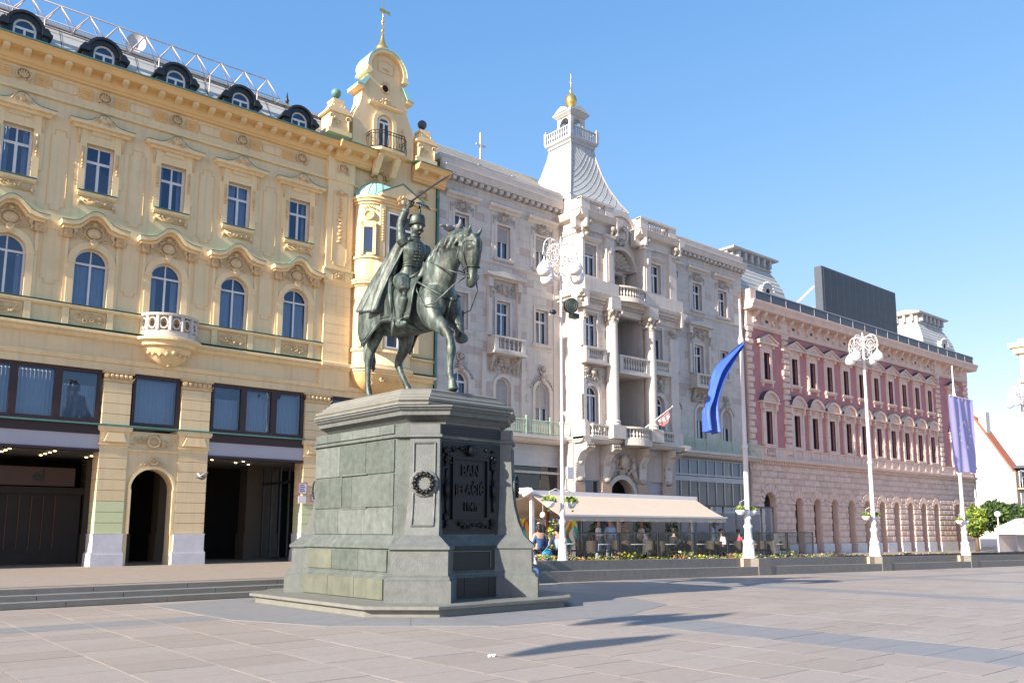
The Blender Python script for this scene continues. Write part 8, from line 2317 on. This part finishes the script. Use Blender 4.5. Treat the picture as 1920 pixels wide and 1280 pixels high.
for k in range(13): m = MB(); m.add([(29.27+1.25*k, 29.93, .3), (30.4+1.25*k, 29.93, .3), (30.4+1.25*k, 29.93, 2.95), (29.27+1.25*k, 29.93, 2.95)], [(0,1,2,3)]); part('pane', m, 'shop_glass' if k < 6 else 'window_glass', pc)
# chairs, tables
def chair(at, rz, lb):
    o = thing('wicker_chair', lb, 'chair', at, 'wicker chairs on the cafe terrace')
    m = MB(); m.box(-.24, .24, -.24, .24, .40, .46); part('seat', m, 'wicker', o).location = (0, 0, 0)
    m = MB(); m.grid(lambda u, v: (.26*math.cos(PI*u), .05+.24*math.sin(PI*u), .46+.42*v), 12, 4); part('backrest', m, 'wicker', o, True).location = (0, 0, 0)
    for (px, py) in ((-.2, -.2), (.2, -.2), (.2, .2), (-.2, .2)): m = MB(); m.tube([(px, py, 0), (px, py, .4)], .02, 5); part('leg', m, 'wicker', o).location = (0, 0, 0)
    o.rotation_euler = (0, 0, rz); return o
c0 = None; rr = random.Random(8)
spots = []
for i in range(7):
    for j in range(2): spots.append((25.4+2.1*i, 24.8+2.0*j))
for n_, (x, y) in enumerate(spots):
    row = 'front' if y < 25.5 else 'back'
    idx = ['first', 'second', 'third', 'fourth', 'fifth', 'sixth', 'seventh'][n_//2]
    t_ = thing('cafe_table', 'x', 'table', (x, y, tz(x)), 'round cafe tables') if n_ == 0 else None
    if n_ == 0:
        m = MB(); m.lathe(0, 0, [(.36, .72), (.36, .75)], 14); part('tabletop', m, 'zinc', t_).location = (0, 0, 0); m = MB(); m.lathe(0, 0, [(.22, 0), (.03, .03), (.03, .72)], 10); part('pedestal', m, 'black_metal', t_).location = (0, 0, 0); T0 = t_
    else: t_ = copy_tree(T0); t_.location = (x, y, tz(x))
    t_['label'] = '%s round cafe table from the left in the %s row under the awning' % (idx, row)
    for s_ in (-1, 1):
        lb = 'dark wicker chair %s of the %s table in the %s row' % ('left' if s_ < 0 else 'right', idx, row)
        at = (x+s_*.62, y+rr.uniform(-.1, .1), tz(x)); rz = -s_*PI/2 + rr.uniform(-.3, .3)
        if c0 is None: c0 = chair(at, rz, lb)
        else: c = copy_tree(c0); c.location = at; c.rotation_euler = (0, 0, rz); c['label'] = lb

# ================================================================ people
def skin_mesh(J, E, Rr, m, sub=1, root=0):
    me = bpy.data.meshes.new('raw'); me.from_pydata(J, E, []); o = bpy.data.objects.new('tmp', me); S.collection.objects.link(o)
    sk = o.modifiers.new('s', 'SKIN'); me.skin_vertices or None
    for i, r_k in enumerate(Rr): me.skin_vertices[0].data[i].radius = (r_k, r_k) if not isinstance(r_k, tuple) else r_k
    me.skin_vertices[0].data[root].use_root = True
    ss = o.modifiers.new('u', 'SUBSURF'); ss.levels = sub
    bpy.context.view_layer.update()
    r = bpy.data.meshes.new_from_object(o.evaluated_get(bpy.context.evaluated_depsgraph_get())); bpy.data.objects.remove(o)
    r.materials.clear(); r.materials.append(M(m)); r.polygons.foreach_set('use_smooth', [True]*len(r.polygons)); return r
def person(label, at, rz, pose='stand', top='cloth_white', legs='cloth_blue', hair='hair_dark', long_hair=False, sleeves=True, lean=0.0, s=1.0, held=None):
    o = thing('person', label, 'person', at)
    if pose == 'sit':
        hip = .47; J = [(0,0,hip+.08), (0,.02+lean*.3,hip+.30), (0,.02+lean*.7,hip+.52), (0,.0+lean,hip+.62), (0,-.02+lean,hip+.72)]
        knee = [(s_*.12, -.44, hip+.04) for s_ in (-1, 1)]; foot = [(s_*.13, -.46, .08) for s_ in (-1, 1)]; toe = [(s_*.14, -.62, .04) for s_ in (-1, 1)]; hipj = [(s_*.10, -.05, hip+.04) for s_ in (-1, 1)]
        el = [(s_*.25, -.02+lean*.6, hip+.26) for s_ in (-1, 1)]; hd = [(s_*.16, -.26+lean*.3, hip+.24) for s_ in (-1, 1)]
    else:
        hip = .90; st_ = .16 if pose == 'walk' else .03
        J = [(0,0,hip), (0,-.01,hip+.22), (0,-.01,hip+.45), (0,0,hip+.56), (0,-.01,hip+.66)]
        hipj = [(s_*.09, 0, hip-.06) for s_ in (-1, 1)]; knee = [(s_*.10, -st_*s_*.7-.03, .49) for s_ in (-1, 1)]; foot = [(s_*.10, -st_*s_*1.4+.02, .09) for s_ in (-1, 1)]; toe = [(s_*.12, -st_*s_*1.4-.16, .035) for s_ in (-1, 1)]
        el = [(s_*.24, .03+st_*s_*.4, hip+.20) for s_ in (-1, 1)]; hd = [(s_*.25, -.08+st_*s_*.8, hip-.02) for s_ in (-1, 1)]
        if pose == 'carry': el = [(s_*.24, .0, hip+.2) for s_ in (-1, 1)]; hd = [(s_*.14, -.32, hip+.22) for s_ in (-1, 1)]
    sh = [(s_*.175, J[2][1], J[2][2]+.03) for s_ in (-1, 1)]
    head = (J[4][0], J[4][1]-.01, J[4][2]+.12)
    V = J + [(head[0], head[1], head[2]), (head[0], head[1], head[2]+.09)]
    Rr = [.13, .115, .13, .055, .052, .088, .06]; E = [(0,1), (1,2), (2,3), (3,4), (4,5), (5,6)]
    for i in (0, 1):
        b_ = len(V); V += [sh[i], el[i], hd[i]]; Rr += [.055, .042, .030]; E += [(2, b_), (b_, b_+1), (b_+1, b_+2)]
        s_ = (-1, 1)[i]; hx = len(V)
        d_ = (Vector(hd[i])-Vector(el[i])).normalized()
        V.append(tuple(Vector(hd[i])+d_*.07)); Rr.append((.028, .016)); E.append((b_+2, hx))
        for q in range(4):
            k0 = len(V); off = Vector((-.024+.016*q, -.004, 0)); V += [tuple(Vector(V[hx])+d_*.035+off), tuple(Vector(V[hx])+d_*(.065-.004*abs(q-1))+off+Vector((0, -.012, 0)))]; Rr += [.009, .007]; E += [(hx, k0), (k0, k0+1)]
        k0 = len(V); V.append(tuple(Vector(hd[i])+d_*.04+Vector((-s_*.03, -.02, 0)))); Rr.append(.010); E.append((b_+2, k0))
        b_ = len(V); V += [hipj[i], knee[i], foot[i], toe[i]]; Rr += [.09, .058, .042, .035]; E += [(0, b_), (b_, b_+1), (b_+1, b_+2), (b_+2, b_+3)]
    bd_ = part('body', skin_mesh([tuple(c*s for c in v) for v in V], E, Rr, 'skin'), None, o); bd_.location = (0, 0, 0)
    # face
    m = MB(); hz = head[2]+.02; hy = head[1]-.085
    m.tube([(0, hy, hz+.02), (0, hy-.022, hz-.012), (0, hy, hz-.022)], [.008, .014, .008], 6)
    for s_ in (-1, 1): m.ball((s_*.088, head[1]+.005, hz), (.012, .022, .032), 6, 4)
    f_ = part('nose_and_ears', m, 'skin', bd_, True, kind='stuff'); f_.location = (0, 0, 0)
    m = MB()
    for s_ in (-1, 1): m.ball((s_*.032, hy+.004, hz+.022), (.012, .008, .007), 6, 4)
    m.tube([(-.022, hy+.002, hz-.05), (0, hy-.006, hz-.052), (.022, hy+.002, hz-.05)], .005, 4)
    f_ = part('eyes_and_mouth', m, 'hair_dark', bd_, True, kind='stuff'); f_.location = (0, 0, 0)
    # clothing
    V = [J[0], J[1], J[2], (J[2][0], J[2][1], J[2][2]+.07)]; Rr = [.145, .135, .148, .075]; E = [(0,1), (1,2), (2,3)]
    for i in (0, 1):
        e_ = el[i] if not sleeves else tuple(Vector(el[i])*.25+Vector(hd[i])*.75)
        b_ = len(V); V += [sh[i], el[i]] + ([e_] if sleeves else []); Rr += [.075, .058] + ([.045] if sleeves else []); E += [(2, b_), (b_, b_+1)] + ([(b_+1, b_+2)] if sleeves else [])
    part('shirt', skin_mesh(V, E, Rr, top), None, o).location = (0, 0, 0)
    V = [(J[0][0], J[0][1], J[0][2]+.03)]; Rr = [.142]; E = []
    for i in (0, 1): b_ = len(V); V += [hipj[i], knee[i], tuple(Vector(foot[i])+Vector((0, 0, .04)))]; Rr += [.108, .078, .062]; E += [(0, b_), (b_, b_+1), (b_+1, b_+2)]
    part('trousers', skin_mesh(V, E, Rr, legs), None, o).location = (0, 0, 0)
    for i in (0, 1): m = MB(); m.ball(((foot[i][0]+toe[i][0])/2, (foot[i][1]+toe[i][1])/2, .045), (.05, .13, .045), 8, 5); part('shoe', m, 'cloth_black', o, True).location = (0, 0, 0)
    m = MB(); m.ball((head[0], head[1]+.02, head[2]+.055), (.105, .115, .10), 12, 8)
    if long_hair: m.ball((head[0], head[1]+.075, head[2]-.05), (.10, .06, .17), 10, 7)
    else: m.ball((head[0], head[1]+.05, head[2]-.0), (.092, .075, .09), 10, 7)
    part('hair', m, hair, o, True).location = (0, 0, 0)
    o.rotation_euler = (0, 0, rz); o.scale = (s, s, s)
    return o
person('person in a white shirt sitting on the bench wall behind the monument', (17.85, PAR_Y+.30, -.12), R(-15), 'sit', 'cloth_white', 'cloth_blue', lean=.06)
person('person with long dark hair and dark blue top at the left end of the cafe', (20.6, 23.3, .30), R(170), 'sit', 'cloth_blue', 'cloth_black', long_hair=True, s=1.08)
person('person with short black hair and light shirt sitting beside the first lamp post', (22.0, 23.9, .30), R(150), 'sit', 'cloth_lightblue', 'cloth_black', s=1.05)
person('person in plum clothes with black hair sitting between two other cafe guests', (21.3, 23.9, .30), R(190), 'sit', 'cloth_plum', 'cloth_black', long_hair=True, s=1.05)
person('waiter in a white shirt and black trousers with fair hair walking past the tables', (29.0, 25.9, tz(29)), R(60), 'walk', 'cloth_white', 'cloth_black', 'hair_fair')
person('standing person in a light blue shirt and blue trousers on the cafe terrace', (26.35, 25.3, tz(26)), R(-20), 'stand', 'cloth_lightblue', 'cloth_lightblue', 'hair_fair')
person('standing person in white top and pale trousers beside the one in light blue', (25.85, 25.5, tz(26)), R(30), 'carry', 'cloth_white', 'cloth_lightblue')
person('person in a tan brown outfit standing right of the pale blue pair', (27.4, 25.4, tz(27)), R(10), 'stand', 'cloth_tan', 'cloth_tan')
person('person in dark clothes sitting at the middle tables of the cafe', (29.9, 24.8, tz(30)), R(90), 'sit', 'cloth_black', 'cloth_black')
person('person in a white top sitting near the right end of the awning', (33.6, 25.0, tz(33)), R(-90), 'sit', 'cloth_white', 'cloth_blue')
person('person in pink sitting opposite the guest in white near the right end of the awning', (35.0, 25.0, tz(35)), R(90), 'sit', 'cloth_pink', 'cloth_black')
o = thing('teal_bag', 'bright teal quilted bag hanging on the chair at the left end of the cafe', 'bag', (20.75, 23.0, .75)); m = MB(); m.ball((20.72, 23.0, .72), (.26, .12, .24), 12, 8); part('bag_body', m, 'teal_cloth', o, True)
m = MB(); m.tube([(20.55, 22.95, .9), (20.7, 22.9, 1.1), (20.9, 22.95, .9)], .02, 5); part('bag_strap', m, 'teal_cloth', o)
# planting along the wall
m = MB(); rr = random.Random(3); ms = ['leaf_dark', 'leaf_light', 'leaf_yellow', 'petal_red', 'petal_pink', 'petal_yellow', 'petal_orange', 'petal_white']
x = 17.6
while x < 62:
    dens = 90 if x < 46 else 50
    hgt = .20+.10*math.sin(x*1.7)+.08*math.sin(x*4.1); hgt = max(.10, hgt)*(1 if x < 40 else .8)
    pal = ([3, 6, 5, 4] if x < 21.5 else ([5, 6, 4, 5] if x < 25.5 else ([4, 3, 4, 7] if x < 40 else [6, 4, 7])))
    z0 = gz(x)+.52
    for i in range(dens):
        p = Vector((x+rr.uniform(0, .5), PAR_Y+rr.uniform(.92, 1.5), z0+rr.uniform(0, hgt)+.05)); a = Vector((rr.gauss(0, 1), rr.gauss(0, 1), rr.gauss(0, .6))).normalized(); b_ = a.cross(Vector((rr.gauss(0, 1), rr.gauss(0, 1), rr.gauss(0, 1)))).normalized(); s_ = rr.uniform(.025, .06)
        m.cur = rr.choice([0, 1, 1, 2] if rr.random() < .75 else pal); m.add([p-a*s_, p+b_*s_*.7, p+a*s_, p-b_*s_*.7], [(0,1,2,3)])
    x += .5
fp_ = tag(part('flower_bed', m, ms, None), 'row of low leafy plants with red, pink, yellow and orange flowers behind the bench wall', 'flowers', kind='stuff')
for i, (x, y, h_, lb) in enumerate(((22.9, 25.0, 1.5, 'light green potted shrub beside the left white awning post'), (32.2, 28.6, 1.9, 'tall dark potted shrub under the right part of the awning'), (34.6, 28.8, 2.0, 'tallest dark potted shrub just outside the right end of the awning'), (28.6, 28.4, 1.6, 'dark shrub in a pot behind the middle tables'))):
    o = thing('potted_shrub', lb, 'plant', (x, y, tz(x))); m = MB(); m.lathe(x, y, [(.16, tz(x)), (.22, tz(x)+.4), (.2, tz(x)+.4)], 12); part('pot', m, 'black_metal', o, True)
    m = MB(); m.tube([(x, y, tz(x)+.3), (x+.02, y, tz(x)+h_*.8)], .02, 5); part('stem', m, 'bark', o); m = MB(); leaves(m, (x, y, tz(x)+h_*.68), (.34, .34, h_*.42), 320, .07, i+40, 3); part('foliage', m, ['leaf_light', 'leaf_yellow', 'leaf_dark'] if i == 0 else ['leaf_dark', 'leaf_dark', 'leaf_light'], o)

# ================================================================ pigeons, added shadow-casting pennants
def pigeon(at, rz, flying=False, label='', s=1.0):
    o = thing('pigeon', label, 'bird', at)
    m = MB(); m.tube([(0, .17, .12), (0, .10, .115), (0, .0, .11), (0, -.08, .125), (0, -.125, .165), (0, -.135, .20), (0, -.16, .215)], [(.022, .008), (.045, .03), (.068, .058), (.058, .052), (.034, .036), (.028, .028), (.008, .008)], 10)
    m.tube([(0, .24, .12), (0, .13, .118)], [(.045, .006), (.04, .02)], 8)
    b_ = part('body', m, 'pigeon_grey', o, True); b_.location = (0, 0, 0)
    for s_ in (-1, 1):
        m = MB()
        if flying: m.prism([(s_*.03, -.06), (s_*.16, -.12), (s_*.34, -.05), (s_*.30, .05), (s_*.14, .09), (s_*.03, .09)], .13, .14, 'z'); 
        else: m.ball((s_*.055, .03, .125), (.018, .12, .045), 8, 6)
        w_ = part('wing', m, 'pigeon_pale' if flying else 'pigeon_grey', o, True); w_.location = (0, 0, 0)
        if flying: w_.rotation_euler = (0, -s_*.55, 0)
    if not flying:
        for s_ in (-1, 1): m = MB(); m.tube([(s_*.025, .0, .06), (s_*.025, -.005, .0), (s_*.025, -.03, 0)], .006, 4); part('leg', m, 'petal_orange', o).location = (0, 0, 0)
    o.rotation_euler = (0, 0, rz); o.scale = (s, s, s); return o
pigeon((10.82, 30.0, 3.3), R(110), True, 'grey pigeon flying with raised wings in front of the second arcade pillar', 1.1)
pigeon((10.93, 15.45, 8.34), R(100), False, 'darker pigeon with dropped tail resting on top of the bronze horse neck', 1.25)
pigeon((10.98, 15.13, 8.30), R(-30), False, 'second pigeon further forward on the bronze horse neck near the ears', 1.2)
k_ = 1/math.tan(R(SUN_EL))
for i, (gx_, gy_, L_) in enumerate(((9.0, 8.9, 3.6), (12.0, 11.0, 3.2), (12.7, 10.4, 3.3))):
    # pennants added out of view, shaped only to throw shadows on the paving
    zc = 9.5; sxx = gx_ - zc*k_*math.cos(R(SUN_A)); syy = gy_ - zc*k_*math.sin(R(SUN_A))
    hgt = L_/k_
    o = thing('shadow_pennant', ['longest', 'middle', 'shortest'][i]+' added cloth pennant, unseen past the left edge, casting a paving shadow', 'pennant', (sxx, syy, zc), 'unseen pennants added for their shadows on the paving')
    m = MB(); m.grid(lambda u, v: (sxx+.05*math.sin(v*6), syy+(-.30+.60*u)*(.25+.9*math.sin(PI*min(1, v*1.05))**.8)+.10*math.sin(v*5), zc-hgt/2+hgt*v), 6, 24); part('cloth', m, 'flag_blue', o)
    m = MB(); m.tube([(sxx, syy-6, zc+hgt/2+.05), (sxx, syy+6, zc+hgt/2+.05)], .004, 4); part('cable', m, 'black_metal', o)  # thin cable added along with the unseen pennants
# litter
for i, (x, y) in enumerate(((7.2, 8.6), (7.7, 7.6), (6.6, 8.0))):
    pass
o = thing('paper_scrap', 'small crumpled white paper scrap on the paving left of centre', 'litter', (7.05, 8.9, .005)); m = MB(); m.grid(lambda u, v: (7.0+.12*u, 8.88+.05*v, .01+.02*math.sin(u*9+v*7)), 6, 3); part('paper', m, 'sign_white', o)
